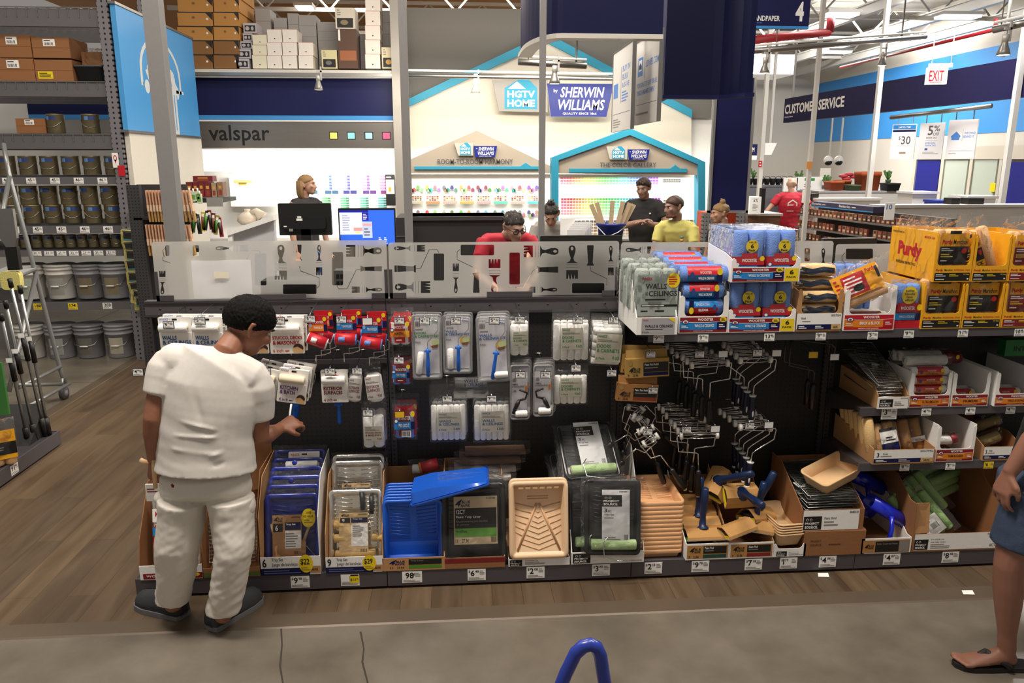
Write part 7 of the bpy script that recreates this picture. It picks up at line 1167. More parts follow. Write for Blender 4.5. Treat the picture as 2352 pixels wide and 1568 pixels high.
for k, (xx, yy, Y) in enumerate(((1730, 405, 21), (1835, 408, 21), (2040, 408, 18.4), (1900, 420, 19))):
    p = P(xx, yy + 6, Y); o = thing('potted_plant', 'small green plant on the far counter, %s from left' % ORD[(0, 1, 3, 2)[k]], 'plant', p, 0, 'far plants'); m = MB(); rq = random.Random(k); [m.tube([(0, 0, 0), (rq.uniform(-.1, .1), rq.uniform(-.1, .1), rq.uniform(.1, .28))], [.015, .03], mt('4E7A3A', .6), 4) for i in range(9)]; m.build('leaves', o); m = MB(); m.lathe([(.05, -.08), (.07, .02)], mt('3A5A3A', .6), 10); m.build('pot', o)
for k, (r_, lb) in enumerate((((1830, 406, 1888, 437), 'white plant food sign on the far counter'), ((1800, 408, 1832, 440), 'white box with green print left of the plant food sign'))): panel('small_sign', lb, 'sign', r_, 19.2, .06, W_, lambda m: (m.q(.3, .1, .7, .3, GRN, 1), m.ln(.3, .5, .6, .8, 2, GRYT, 1)))
panel('register', 'dark cash register screen beyond the man in red, left', 'register', (1748, 432, 1757, 500), 12.3, .1, BLK); panel('register', 'dark cash register on the slatted counter', 'register', (1865, 445, 1880, 462), 13.1, .15, BLK); panel('register', 'dark register between the white stands', 'register', (2185, 455, 2205, 473), 11.6, .2, BLK); panel('register', 'dark register at the right white stand', 'register', (2224, 455, 2260, 476), 11.6, .2, BLK)
panel('display_stand', 'white card stand with a black base on the brown counter', 'card stand', (1722, 452, 1748, 492), 12, .25, W_, lambda m: (m.t('5%', .3, .1, .7, .3, DGR, 1), m.ln(.25, .4, .75, .8, 5, GRYT, 1))); panel('card_holder', 'white leaflet holder on the slatted counter', 'leaflet holder', (1848, 438, 1861, 466), 12.5, .1, W_, lambda m: m.ln(.2, .3, .8, .7, 3, GRYT, 1)); panel('numbered_card', 'white card reading 10 standing behind the yellow box', 'card', (2033, 465, 2055, 505), 9, .02, W_, lambda m: m.t('10', .1, .1, .7, .4, TXB, 1))
# battery stand
o, L_, h = slab(((1864, 462, 474), (2006, 480)), 12.2, 10.6, .2, mt('3C3652', .5), lambda m: (m.q(0, .8, 1, 1, SKYB, 1), m.t('Batteries', .02, .15, .18, .6, W_, 2), m.t('Batteries', .48, .15, .66, .6, W_, 2), m.ln(.2, .3, .28, .6, 1, W_, 2), m.ln(.68, .3, .78, .6, 1, W_, 2)), 'battery_stand', 'long battery display stand with dark header running across the hall', 'display stand')
m = MB(); m.box(-.2, L_ + 1.2, .25, .35, -1.7, -h, mt('3A3230', .6)); m.build('back_panel', o)
for r_ in range(5): m = MB(); z = -h - .13 - .19 * r_; m.box(-.2, L_ + 1.2, -.12 - .03 * r_, .25, z - .02, z, mt('6F6A66', .5)); m.build('shelf', o)
BC = [mt(c, .5) for c in ('7A4A32', '9A6A48', '4A2C22', '5A3A2C', '8A3A30', 'A87A58')]
A = o.location.copy(); dv = Vector((math.cos(o.rotation_euler.z), math.sin(o.rotation_euler.z), 0)); nv = Vector((-dv.y, dv.x, 0)); bi = 0; protos = []
for c in range(6): m = MB(); m.rbox(-.04, .04, 0, .03, 0, .1, .008, BC[c]); m.face(-.04, .04, 0, .1, 0); m.q(.15, .1, .85, .45, BC[(c + 3) % 6], 1); m.q(.2, .55, .8, .8, mt('D8C0A8', .5), 1); protos.append(m)
pm = [None] * 6; rb = random.Random(9)
for r_ in range(5):
    n = int((L_ + 1.3) / .105)
    for i in range(n):
        if rb.random() < .06: continue
        c = rb.randrange(6); p = A + dv * (-.14 + .105 * i) + nv * (-.08 - .03 * r_) + Vector((0, 0, -h - .13 - .19 * r_ + .001)); lb = 'small battery pack on the %s shelf of the battery stand, %d%s from left' % (ORD[r_], i + 1, {1: 'st', 2: 'nd', 3: 'rd'}.get((i + 1) % 10 if i + 1 not in (11, 12, 13) else 0, 'th'))
        if pm[c] is None: q = protos[c].build('battery_pack'); pm[c] = q
        else: q = pm[c].copy(); C.objects.link(q)
        q.location = p; q.rotation_euler = (0, 0, o.rotation_euler.z); tag(q, lb, 'battery pack', 'battery packs')
# ================================================================ left side: pallet rack, end wall with sign, ladder, pole stand
YR = 8.45; XR = -3.40
RG = mt('6A686B', .45, .15)
lv = [(30, 16, 62), (200, 186, 222), (322, 306, 342), (412, 402, 423), (525, 514, 536), (578, 570, 588), (700, 690, 711)]
zt = [P(130, a[1], YR).z for a in lv]
o = thing('pallet_rack', 'tall grey storage rack of paint cans and buckets at the left', 'rack', (XR, YR, 0)); XL = -3.3
for i, (c, a, b_) in enumerate(lv):
    h = zt[i] - P(130, b_, YR).z; m = MB(); m.box(XL, -.06, -.03, .02, zt[i] - h, zt[i] - .02, RG); m.box(XL, -.06, 1.0, 1.05, zt[i] - h, zt[i] - .02, RG)
    if i < 3:
        for k in range(34): x = XL + .098 * k; m.box(x, x + .008, -.035, 1.05, zt[i] - .012, zt[i] - .004, STEEL); m.box(x, x + .008, -.036, -.03, zt[i] - h * .55, zt[i] - .004, STEEL)
        m.box(XL, -.06, -.04, -.03, zt[i] - .014, zt[i] - .004, STEEL)
    else: m.box(XL, -.06, .02, 1.0, zt[i] - .035, zt[i] - .015, DK2)
    s = m.build('shelf', o)
    if i >= 3:
        for k in range(7 if i < 6 else 3):
            x = -.22 - (.235 if i != 5 else .125) * k - (.1 if i == 6 else 0) - (.12 * k if i == 6 else 0); m = MB(); price(m, x - .048, x + .048, zt[i] - h + .005, zt[i] - .025, -.032, str(46 - k // 2) if i < 5 else ('21' if i == 5 else ('203', '174', '188')[k]), '', dol=False, bg=YEL if i == 6 and k > 0 else None); m.build('price_label', s)
for y in (0, 1.05):
    m = MB(); m.box(-.075, .03, y - .05, y + .05, 0, 5.2, dots_mat('77757A', .052, .05, .009, '101010', 'XZ', .45, .8)); m.build('upright', o)
# end wall and blue sign
b = MB(); b.box(-3.36, -3.31, 8.44, 10.75, 0, 2.42, mt('DCD6C8', .6)); struct(b.build('wall_end'))
sg = thing('bucket_sign', 'blue end sign with grey paint bucket and brush picture', 'sign', (-3.30, 8.40, 2.41), R(90)); SGB = mt('4A9BDA', .4); SGW = mt('D2D6D8', .5); m = MB(); H_ = 1.19; m.box(0, 2.3, 0, .05, 0, H_, SGB); m.build('board', sg)
m = MB(); m.face(0, 2.3, 0, H_, 0)
m.pg([(.27, .46), (.3, .44), (.62, .42), (.66, .46), (.66, .5), (.7, .56), (.66, .62), (.66, 1), (.34, 1), (.33, .64), (.29, .6), (.31, .56)], SGW, 1)
th = [(math.cos(R(t)), math.sin(R(t))) for t in range(0, 181, 12)]
m.add([m.uv(.475 + .27 * k * c, .46 - .32 * k * s_, 2) for c, s_ in th for k in (1, .9)], [(2 * i, 2 * i + 1, 2 * i + 3, 2 * i + 2) for i in range(len(th) - 1)], SGW)
for s_ in (-1, 1): m.q(.475 + s_ * .257 - .013, .46, .475 + s_ * .257 + .013, .6, SGW, 2); m.q(.475 + s_ * .22 - .03, .57, .475 + s_ * .22 + .05 * s_ + .03, .6, SGW, 2); m.e(.475 + s_ * .2, .6, .03, .06, SGW, 2)
m.e(.47, .43, .18, .07, SGW, 2); m.pg([(.33, .47), (.38, .5), (.5, .54), (.52, .52), (.55, .5), (.6, .49), (.61, .54), (.58, .58), (.52, .58), (.42, .57), (.35, .53)], SGB, 3)
m.q(.58, .56, .66, .99, SGW, 3); m.q(.585, .64, .595, .96, SGB, 4); m.q(.62, .62, .632, .96, SGB, 4); m.q(.66, .62, .668, 1, SGB, 4); m.build('bucket_picture', sg)
[MB().box(-.02, 2.32, -.01, .06, a_, a_ + .025, STEEL).build('edge_rail', sg) for a_ in (-.025, H_)]
# cans, buckets, boxes
CAN = mt('8C8163', .38, .6, var=.1); CAND = mt('24231F', .5)
def can(label, loc, r_=.083, h=.19, grp='gallon paint cans', lab='5C88B8'):
    o = thing('paint_can', label, 'paint can', loc, random.uniform(-.5, .5), grp); m = MB(); m.lathe([(r_ * .97, 0), (r_, .004), (r_, h - .012), (r_ * 1.02, h - .01), (r_ * 1.02, h), (r_ * .9, h), (r_ * .88, h - .006)], CAN, 24); m.build('body', o)
    m = MB(); a = [R(-125 + 9 * i) for i in range(9)]; m.add([((r_ + .001) * math.cos(t), (r_ + .001) * math.sin(t), z) for t in a for z in (h * .68, h * .88)], [(2 * i, 2 * i + 2, 2 * i + 3, 2 * i + 1) for i in range(8)], mt('2B3F7A', .5)); m.add([((r_ + .0015) * math.cos(t), (r_ + .0015) * math.sin(t), z) for t in a[:4] for z in (h * .68, h * .88)], [(2 * i, 2 * i + 2, 2 * i + 3, 2 * i + 1) for i in range(3)], mt(lab, .5)); m.build('label', o.children[0])
    m = MB(); m.tube([(-r_ * 1.03, 0, h * .72)] + [(r_ * 1.05 * math.cos(R(t)), r_ * 1.1 * math.sin(R(t)), h * (.72 + .42 * math.sin(R(t)))) for t in range(200, 345, 16)] + [(r_ * 1.03, 0, h * .72)], .0025, STEEL, 5); m.build('bail', o); return o
proto = None
def cans(rows, r_, h, lab, grp):
    p0 = None
    for k, (px, i, dz, dy) in enumerate(rows):
        x = P(px, 0.5 * (lv[i][0] + lv[i][0] - 40), YR + .1 + dy).x; loc = (x, YR + .1 + dy, zt[i] + .002 + dz); lb = lab % ORD[k]
        if p0 is None: p0 = can(lb, loc, r_, h, grp)
        else: dup(p0, loc, lb, random.uniform(-.5, .5))
cans([(262 - 49 * k, 3, 0, 0) for k in range(6)], .083, .19, 'olive gallon paint can on the single row shelf, %s from the right', 'gallon cans, single row')
cans([(262 - 46 * k, 4, 0, .03 * (k in (2, 3))) for k in range(6)], .083, .19, 'olive gallon paint can in the stacked lower row, %s from the right', 'gallon cans, stacked')
cans([(258 - 46 * k, 4, .192, .03 * (k in (2, 3))) for k in range(6)], .083, .19, 'olive gallon paint can stacked on top of another, %s from the right', 'gallon cans, stacked')
cans([(268 - 26 * k, 5, 0, 0) for k in range(10)], .052, .13, 'small quart paint can on the low narrow shelf, %s from the right', 'quart cans')
cans([(211, 2, 0, 0), (131, 2, 0, 0)], .083, .19, 'olive paint can high up beside the brown carton, %s from the right', 'upper cans')
def pail(label, px, i, c, art=None):
    z0 = zt[i] if i is not None else 0; p = P(px, 650 if i is not None else 770, YR + .18); o = thing('pail', label, 'bucket', (p.x, YR + .18, z0 + .002), 0, 'large paint pails'); K = mt(c, .4); m = MB(); m.lathe([(.13, 0), (.135, .01), (.145, .26), (.155, .262), (.155, .275), (.148, .278), (.15, .31), (.16, .312), (.16, .325), (.152, .33), (.152, .345), (.162, .347), (.162, .365), (.15, .37), (.0, .366)], K, 28); m.build('body', o)
    m = MB(); a = [R(-120 + 10 * t) for t in range(7)]; rz_ = lambda z: .136 + .009 * z / .26; m.add([(rz_(z) * math.cos(t) * 1.01, rz_(z) * math.sin(t) * 1.01, z) for t in a for z in (.05, .23)], [(2 * t, 2 * t + 2, 2 * t + 3, 2 * t + 1) for t in range(6)], mt(art or 'B5B7B4', .5)); m.build('label', o.children[0])
    m = MB(); m.tube([(-.155, 0, .27), (-.1, -.14, .16), (0, -.165, .14), (.1, -.14, .16), (.155, 0, .27)], .003, STEEL, 5); m.tube([(-.04, -.163, .145), (.04, -.163, .145)], .009, W_, 6); m.build('bail', o)
for k, (px, c, a) in enumerate(((268, 'A7A9AE', '8F8468'), (208, '8E8F94', '7A6E58'), (143, 'D6D3CC', '9B9A94'), (72, 'D9D6CE', 'A9B0A0'))): pail('large ' + ('grey', 'darker grey', 'white', 'white')[k] + ' paint pail on the lowest rack shelf, %s from the right' % ORD[k], px, 6, c, a)
for k, (px, c, a) in enumerate(((276, '9B9CA0', 'B9B3A0'), (206, '84858A', '6A6A62'), (140, '8E8F93', '9A9C98'), (68, 'D2CFC8', 'D9DAD2'))): pail('large ' + ('grey', 'darker grey', 'grey', 'white')[k] + ' paint pail on the floor under the rack, %s from the right' % ORD[k], px, None, c, a)
def rbx(rect, label, code=True, yel=False, c=KRAFT2):
    a, c_, z0, z1 = RC(*rect, YR + .05); m = MB(); z0 = z0; m.box(a, c_, YR + .05, YR + .45, z0, z1, c); m.face(a, c_, z0, z1, YR + .05); m.q(0, .5, 1, .51, BLK, 1)
    if code: m.q(.3, .08, .62, .42, W_, 2); m.ln(.33, .1, .58, .2, 1, BLK, 3); m.bars(.33, .24, .58, .38, BLK, 9, 3)
    if yel: m.q(.06, .55, .46, .9, YEL, 2); m.ln(.1, .6, .42, .85, 3, BLK, 3)
    return tag(m.build('carton'), label, 'box', 'brown cartons on the rack')
zb_ = lambda py: py
rbx((-10, 80, 71, 132), 'brown carton with white barcode label, upper left on the rack'); rbx((-10, 134, 79, 186), 'brown carton with white barcode label, lower left on the rack'); rbx((74, 86, 160, 133), 'brown carton with white barcode label, upper right pair on the rack'); rbx((81, 137, 167, 186), 'brown carton with yellow label at the rack\'s wire shelf', False, True); rbx((37, 272, 105, 306), 'small brown carton beside the high paint cans')
p = P(218, 186, YR + .2); o = thing('tote', 'grey plastic tote on the upper wire shelf', 'tote', (p.x, YR + .25, zt[1] + .002)); m = MB(); q = lambda k, z: [(x, y, z) for x, y in rr(-.14 * k, .14 * k, -.18 * k, .18 * k, .03, 3)]; m.loft([q(.85, 0), q(1, .14), q(1.06, .14), q(1.06, .16), q(.97, .16), q(.83, .02)], mt('3E4243', .4)); m.build('body', o); m = MB(); bag(m, -.08, .12, -.1, .1, .13, .34, seed=8, amp=.03); m.build('bag', o); m = MB(); m.box(-.1, .13, -.06, .1, .1, .3, KRAFT2); m.build('carton', o)
m = MB(); a, c, z0, z1 = RC(258, 351, 272, 385, YR - .06); m.box(a, c, YR - .06, YR - .055, z0, z1, W_); m.face(a, c, z0, z1, YR - .06); m.e(.5, .35, .3, .2, RED, 1); m.e(.5, .35, .18, .12, W_, 2); m.pg([(.3, .45), (.7, .45), (.5, .75)], RED, 1); tag(m.build('location_tag'), 'white tag with red map pin on the rack upright', 'tag')
panel('location_tag', 'plain red tag below the map pin tag', 'tag', (271, 380, 287, 404), YR - .065, .005, RED)
SPY = mt('D9CE7A', .9, bump=.5, bs=120)
for k, (px, py, a) in enumerate(((296, 545, 6), (301, 570, -6), (304, 590, 4), (306, 612, -4), (309, 640, 3), (314, 662, -8), (319, 682, 12), (326, 697, 5))):
    p = P(px, py, 8.30); o = thing('sponge_pack', 'yellow sponge pack on the hanging clip strip, %s from the top' % ORD[k], 'sponge', p, 0, 'yellow sponge packs', (R(8), R(a), 0)); m = MB(); m.rbox(-.075, .075, -.012 + .004 * (k % 2), .012, -.075, .075, .01, SPY); m.face(-.07, .07, -.07, .07, -.014); m.q(.15, .1, .75, .6, BLK, 1); m.q(.15, .6, .75, .74, mt('2FA0B0', .5), 1); m.q(.1, .0, .8, .08, DGR, 1); m.build('sponge', o); m = MB(); bag(m, -.08, .08, -.02, .018, -.08, .1, seed=k); m.build('wrap', o)
m = MB(); m.box(P(300, 520, 8.33).x - .01, P(300, 520, 8.33).x + .02, 8.325, 8.328, P(320, 700, 8.33).z, P(296, 490, 8.33).z, FILM); m.box(P(300, 520, 8.33).x - .02, P(300, 520, 8.33).x + .03, 8.32, 8.40, P(296, 505, 8.33).z, P(296, 490, 8.33).z, STEEL); tag(m.build('clip_strip'), 'clear clip strip holding the yellow sponge packs', 'clip strip')
# brush stand behind
a, c, z0, z1 = RC(310, 425, 348, 812, 7.8); o = thing('brush_stand', 'dark grey stand of hanging brushes behind the grey post', 'display stand', (a, 7.8, 0)); zt_ = P(330, 425, 7.8).z
m = MB(); m.box(0, .12, 0, .06, 0, zt_, dots_mat('3A393C', .03, .03, .006, '0A0A0A', 'XZ')); m.build('upright', o); m = MB(); m.box(.02, .5, .2, .23, 0, zt_, DK2); m.build('back_panel', o); m = MB(); m.box(.04, .6, .0, .2, P(380, 500, 7.8).z - .02, P(380, 500, 7.8).z, DK3); m.build('shelf', o)
BRN = mt('C99B7A', .7); BRT = mt('A8814A', .8, bump=.3, bs=150)
pb_ = None; nb = 0
for r_, (y0, h) in enumerate(((437, .34), (516, .28))):
    for k in range(15):
        p = P(334 + 7.0 * k, y0, 7.76); lb = 'flat brush in a salmon sleeve, %s row, %s from left' % (('upper', 'lower')[r_], ORD[k])
        if pb_ is None:
            pb_ = thing('paint_brush', lb, 'brush', p, 0, 'sleeved brushes', (0, R(-2), 0)); m = MB(); m.box(-.006, .006, 0, .05, -.14, 0, BRN); m.box(-.009, .009, 0, .06, -.2, -.14, mt('D9B79A', .7)); m.build('sleeve', pb_); m = MB(); m.box(-.008, .008, .005, .055, -.3, -.2, BRT); m.build('bristles', pb_)
        else: dup(pb_, p, lb, rot=(0, R(-2 - (k - 12) * 2 if k > 12 else -2), 0))
for r_, (y0, n) in enumerate(((468, 0), (582, 0))):
    a, c, z0, z1 = RC(424, y0 - 12, 512, y0 + 4, 8.3); sh = thing('side_shelf', 'dark shelf with grey lip, %s of the two behind the grey post' % ('upper', 'lower')[r_], 'shelf', (a, 8.3, z1)); m = MB(); m.box(-.1, c - a, 0, .5, -.04, 0, DK3); m.box(c - a - .16, c - a, -.01, 0, -.08, .01, mt('8E8C88', .4)); m.build('deck', sh)
DR = mt('6E1F24', .5)
def sb(rect, Y, c, lb, art=None): a, c_, z0, z1 = RC(*rect, Y); m = MB(); m.box(a, c_, Y, Y + .14, z0, z1, c); m.face(a, c_, z0, z1, Y); m.q(.25, .25, .75, .45, mt('C99A3A', .5), 1); m.q(.2, .55, .8, .9, mt('8A3A2C', .5), 1); return tag(m.build('small_box'), lb, 'box', 'dark red boxes')
for k, (x0, x1, y0, y1, c) in enumerate(((428, 442, 418, 453, DR), (443, 455, 418, 453, DR), (456, 469, 417, 453, DR), (470, 484, 418, 453, DR), (486, 497, 420, 452, mt('A08870', .6)), (499, 512, 418, 451, mt('8A6A58', .6)), (443, 488, 404, 417, DR))): sb((x0, y0, x1, y1), 8.33, c, 'dark red filler box on the upper side shelf, ' + ('first from left', 'second from left', 'third from left', 'fourth from left', 'tan, fifth from left', 'tan, sixth from left', 'lying on the others')[k])
for k, (px, py) in enumerate(((424, 432), (433, 431), (442, 433), (452, 432), (456, 438))): p = P(px, py, 8.2); o = thing('squeeze_bottle', 'small green labelled bottle hanging by the dark red boxes, %s from left' % ORD[k], 'bottle', p, 0, 'green labelled bottles'); m = MB(); m.rbox(-.022, .022, 0, .03, -.13, -.03, .01, mt('C9D6B8', .5)); m.face(-.022, .022, -.13, -.03, 0); m.q(.1, .3, .9, .8, mt('6FA04A', .5), 1); m.build('body', o); m = MB(); m.cyl((0, .015, -.03), (0, .015, .0), .008, W_, 8); m.build('cap', o)
for k, (px, py, c) in enumerate(((430, 505, '5E8A3A'), (438, 508, 'B8342E'), (446, 505, '4E7A3A'), (455, 508, '3A3A3A'), (466, 502, 'D9C24A'), (474, 500, '2C2C2E'), (482, 498, '8A2A2A'), (490, 505, '6E1F24'), (498, 510, 'A09040'), (505, 515, '8E2226'))): p = P(px, py, 8.25); o = thing('hand_tool_pack', 'carded scraper pack on the lower side shelf, %s from left' % ORD[k], 'tool pack', p, 0, 'carded scrapers', (0, R((k % 3) * 8 - 4), 0)); m = MB(); m.box(-.02, .02, 0, .01, -.13, .07, mt(c, .5)); m.face(-.02, .02, -.13, .07, 0); m.q(.2, .1, .8, .4, W_, 1); m.build('card', o); m = MB(); m.tube([(0, -.005, -.1), (0, -.012, .02)], [.01, .014], mt(('2A2A2A', '6A3A1A', '4A8A3A')[k % 3], .5), 6); m.build('tool', o)
# rolling ladder
LAD = mt('8B8D8C', .35, .6); o = thing('rolling_ladder', 'grey tubular rolling ladder standing before the rack', 'ladder', (0, 0, 0)); T_ = lambda m, pts, r_=.02: m.tube([P(*q) for q in pts], r_, LAD, 8)
m = MB(); T_(m, [(8, 330, 7.2), (22, 405, 7.1), (85, 640, 7.05), (139, 850, 7.0), (150, 882, 7.0)]); m.build('rail', o); m = MB(); T_(m, [(22, 405, 7.1), (-20, 620, 6.6)]); m.build('rail', o); m = MB(); T_(m, [(83, 630, 7.05), (37, 825, 6.5), (20, 900, 6.4)]); m.build('brace', o)
for q in ([(18, 645, 6.7), (82, 618, 7.05)], [(43, 890, 6.4), (139, 842, 7.0)], [(43, 884, 6.4), (147, 882, 7.0)], [(60, 936, 6.3), (160, 880, 7.0)]): m = MB(); T_(m, q, .016); m.build('rung', o)
m = MB(); A, B = P(18, 640, 6.7), P(84, 614, 7.05); m.add([A, B, B + Vector((-.3, .1, 0)), A + Vector((-.3, .1, 0)), A - Vector((0, 0, .03)), B - Vector((0, 0, .03)), B + Vector((-.3, .1, -.03)), A + Vector((-.3, .1, -.03))], [(0, 1, 2, 3), (7, 6, 5, 4), (0, 4, 5, 1), (1, 5, 6, 2), (3, 2, 6, 7), (0, 3, 7, 4)], mt('A3A5A4', .5)); m.build('step', o)
p = FL(149, 917); m = MB(); m.tube([(p.x - .02, p.y, .06), (p.x + .02, p.y, .06)], .058, mt('4A4848', .5), 18); m.tube([(p.x - .024, p.y, .06), (p.x + .024, p.y, .06)], .03, mt('7A7876', .5), 12); m.build('wheel', o); m = MB(); m.cyl((p.x, p.y, .06), (p.x, p.y, .2), .016, LAD, 8); m.build('caster_fork', o)
# pole stand at the left edge
o = thing('pole_stand', 'low dark display deck at the left edge carrying extension poles', 'display stand', (-3.03, 5.78, 0)); m = MB(); m.box(-.62, 0, -2.3, 0, .02, .11, DK2); m.build('deck', o); m = MB(); m.box(-.0, .012, -2.3, 0, .015, .115, DK); m.box(-.62, .012, -.0, .012, .015, .115, DK); m.build('kick_plate', o); m = MB(); m.box(-.62, -.55, -2.3, -.04, .11, 1.3, DK3); m.build('back_panel', o); m = MB(); m.prism([(-.02, .11), (-.3, .11), (-.02, .34)], 'x', -.5, -.05, DK3); m.build('divider', o)
m = MB(); m.T = Matrix.Translation((.0135, -.62, .065)) @ Matrix.Rotation(R(90), 4, 'Z'); price(m, -.045, .045, -.035, .035, 0, '11', '98'); m.build('price_label', o)
for k, (xb, yb, Yb, xt, yt, Yt) in enumerate(((62, 1000, 5.55, 2, 720, 5.3), (80, 1002, 5.6, 12, 690, 5.35), (104, 998, 5.68, 22, 640, 5.5), (112, 990, 5.7, 45, 655, 5.6))):
    B, A = P(xb, yb, Yb), P(xt, yt, Yt); B.z = .115; q = thing('extension_pole', 'steel extension pole leaning in the stand, %s from left' % ORD[k], 'pole', B, 0, 'extension poles'); d = A - B; m = MB(); m.tube([d * .0, d], .011, mt('A5A7A6', .3, .8), 8); m.build('tube', q); [MB().tube([d * a_, d * b2], r2, BLK, 8).build('grip', q) for a_, b2, r2 in ((0, .12, .02), (.5, .64, .018), (.95, 1, .016))]
    m = MB(); m.box(d.x * .66 - .02, d.x * .66 + .02, d.y * .66 - .02, d.y * .66 - .018, d.z * .66 - .015, d.z * .66 + .015, W_); m.build('paper_tag', q)
p = P(15, 1040, 5.2); q = thing('roller_bag', 'yellow printed three roller pack standing on the low left deck', 'roller pack', (p.x, 5.1, .115), R(35))
for j in range(3): m = MB(); vroller(m, -.07 + .07 * j, 0, 0, .23, .036, PEACH); m.build('roller', q)
m = MB(); m.face(-.1, .11, .05, .25, -.038); m.q(0, 0, 1, 1, PY, 1); m.t('Purdy', .06, .22, .45, .36, RED, 2, .04); m.t('Marathon', .5, .22, .95, .33, ORG, 2); m.q(0, .42, 1, .85, BLK, 2); m.ln(.08, .48, .7, .8, 4, GRYT, 3); m.build('printed_card', q); m = MB(); bag(m, -.12, .12, -.05, .05, 0, .32, seed=4, amp=.02); m.build('wrap', q)
p = P(14, 500, 5.6); q = thing('bracket_pack', 'silver bracket and black grip hanging at the left frame edge', 'hardware', p); m = MB(); m.box(-.06, .05, 0, .03, -.14, .06, STEEL); m.prism([(-.06, -.14), (.05, -.14), (.03, -.2), (-.03, -.2)], 'y', 0, .03, STEEL); m.build('bracket', q); m = MB(); m.box(-.04, .04, .0, .04, -.36, -.2, BLK); m.build('grip', q); m = MB(); m.rbox(-.1, .03, .0, .05, -.5, -.37, .03, SPY); m.build('sponge', q)
p = P(2, 900, 5.2); m = MB(); m.box(-.1, .03, 0, .02, -.16, .2, mt('3E7A3A', .5)); m.q; o = m.build('green_card'); o.location = p; tag(o, 'green and yellow card at the left frame edge', 'card')
# blue tubular handle close to the camera
o = thing('cart_handle', 'blue tubular loop handle at the bottom edge of the picture', 'cart', (0, 0, 0)); BLT = mt('22389A', .3, coat=.4); m = MB(); L0, L1, Lm = P(1278, 1600, 1.50), P(1394, 1600, 1.50), P(1352, 1482, 1.52)
pts = [(L0.x - .14, 1.5, .1), L0] + [P(x, y, 1.51) for x, y in ((1300, 1545), (1322, 1500), (1340, 1484), (1356, 1480), (1370, 1486), (1379, 1505), (1385, 1545))] + [L1, (L1.x + .03, 1.5, .1)]
m.tube(pts, .0155, BLT, 14); m.build('handle', o); m = MB(); m.rbox(L0.x - .22, L1.x + .12, .7, 1.6, .08, .12, .04, mt('33343A', .5), 'z'); m.build('platform', o)
for sx in (L0.x - .16, L1.x + .06):
    for sy in (.8, 1.5): m = MB(); m.tube([(sx - .015, sy, .04), (sx + .015, sy, .04)], .04, BLK, 14); m.build('wheel', o)
# ================================================================ people
V3 = Vector
def chain(mb, pts, side, m=None, n=14, cap=.45):
    """pts: (position, rx along side, ry across) -> closed tapering limb with round ends"""
    rings = []; k = len(pts); side = V3(side)
    P_ = [V3(p[0]) for p in pts]
    def ring(c, t, rx, ry):
        s = (side - t * side.dot(t)); s = s.normalized() if s.length > 1e-4 else t.orthogonal().normalized(); o = t.cross(s)
        return [c + s * (rx * math.cos(2 * math.pi * j / n)) + o * (ry * math.sin(2 * math.pi * j / n)) for j in range(n)]
    for i in range(k):
        t = (P_[min(k - 1, i + 1)] - P_[max(0, i - 1)]).normalized(); rx, ry = pts[i][1], pts[i][2] if len(pts[i]) > 2 else pts[i][1]
        if i == 0: rings += [ring(P_[0] - t * ry * cap * f, t, rx * g, ry * g) for f, g in ((1, .35), (.8, .7))]
        rings.append(ring(P_[i], t, rx, ry))
        if i == k - 1: rings += [ring(P_[i] + t * ry * cap * f, t, rx * g, ry * g) for f, g in ((.8, .7), (1, .35))]
    return mb.loft(rings, m or BLK, True)
def remesh(mb, name, parent, mat, vox, smooth=4, disp=None, regions=None):
    me = bpy.data.meshes.new('t'); me.from_pydata([tuple(p) for p in mb.v], [], mb.f); me.update()
    bm = bmesh.new(); bm.from_mesh(me); bmesh.ops.recalc_face_normals(bm, faces=bm.faces); bm.to_mesh(me); bm.free()
    o = bpy.data.objects.new('t', me); C.objects.link(o); r_ = o.modifiers.new('r', 'REMESH'); r_.mode = 'VOXEL'; r_.voxel_size = vox; s_ = o.modifiers.new('s', 'SMOOTH'); s_.iterations = smooth; s_.factor = .5
    dg = bpy.context.evaluated_depsgraph_get(); nm = bpy.data.meshes.new_from_object(o.evaluated_get(dg)); bpy.data.objects.remove(o); bpy.data.meshes.remove(me)
    if disp:
        ns = [v.normal.copy() for v in nm.vertices]
        for v, q in zip(nm.vertices, ns): v.co += q * disp(v.co, q)
    nm.name = name; nm.materials.clear()
    mats = mat if isinstance(mat, (list, tuple)) else [mat]
    for x in mats: nm.materials.append(x)
    for p in nm.polygons: p.use_smooth = True
    if regions:
        for p in nm.polygons: p.material_index = regions(p.center)
    ob = bpy.data.objects.new(name, nm); C.objects.link(ob); ob.parent = parent; return ob
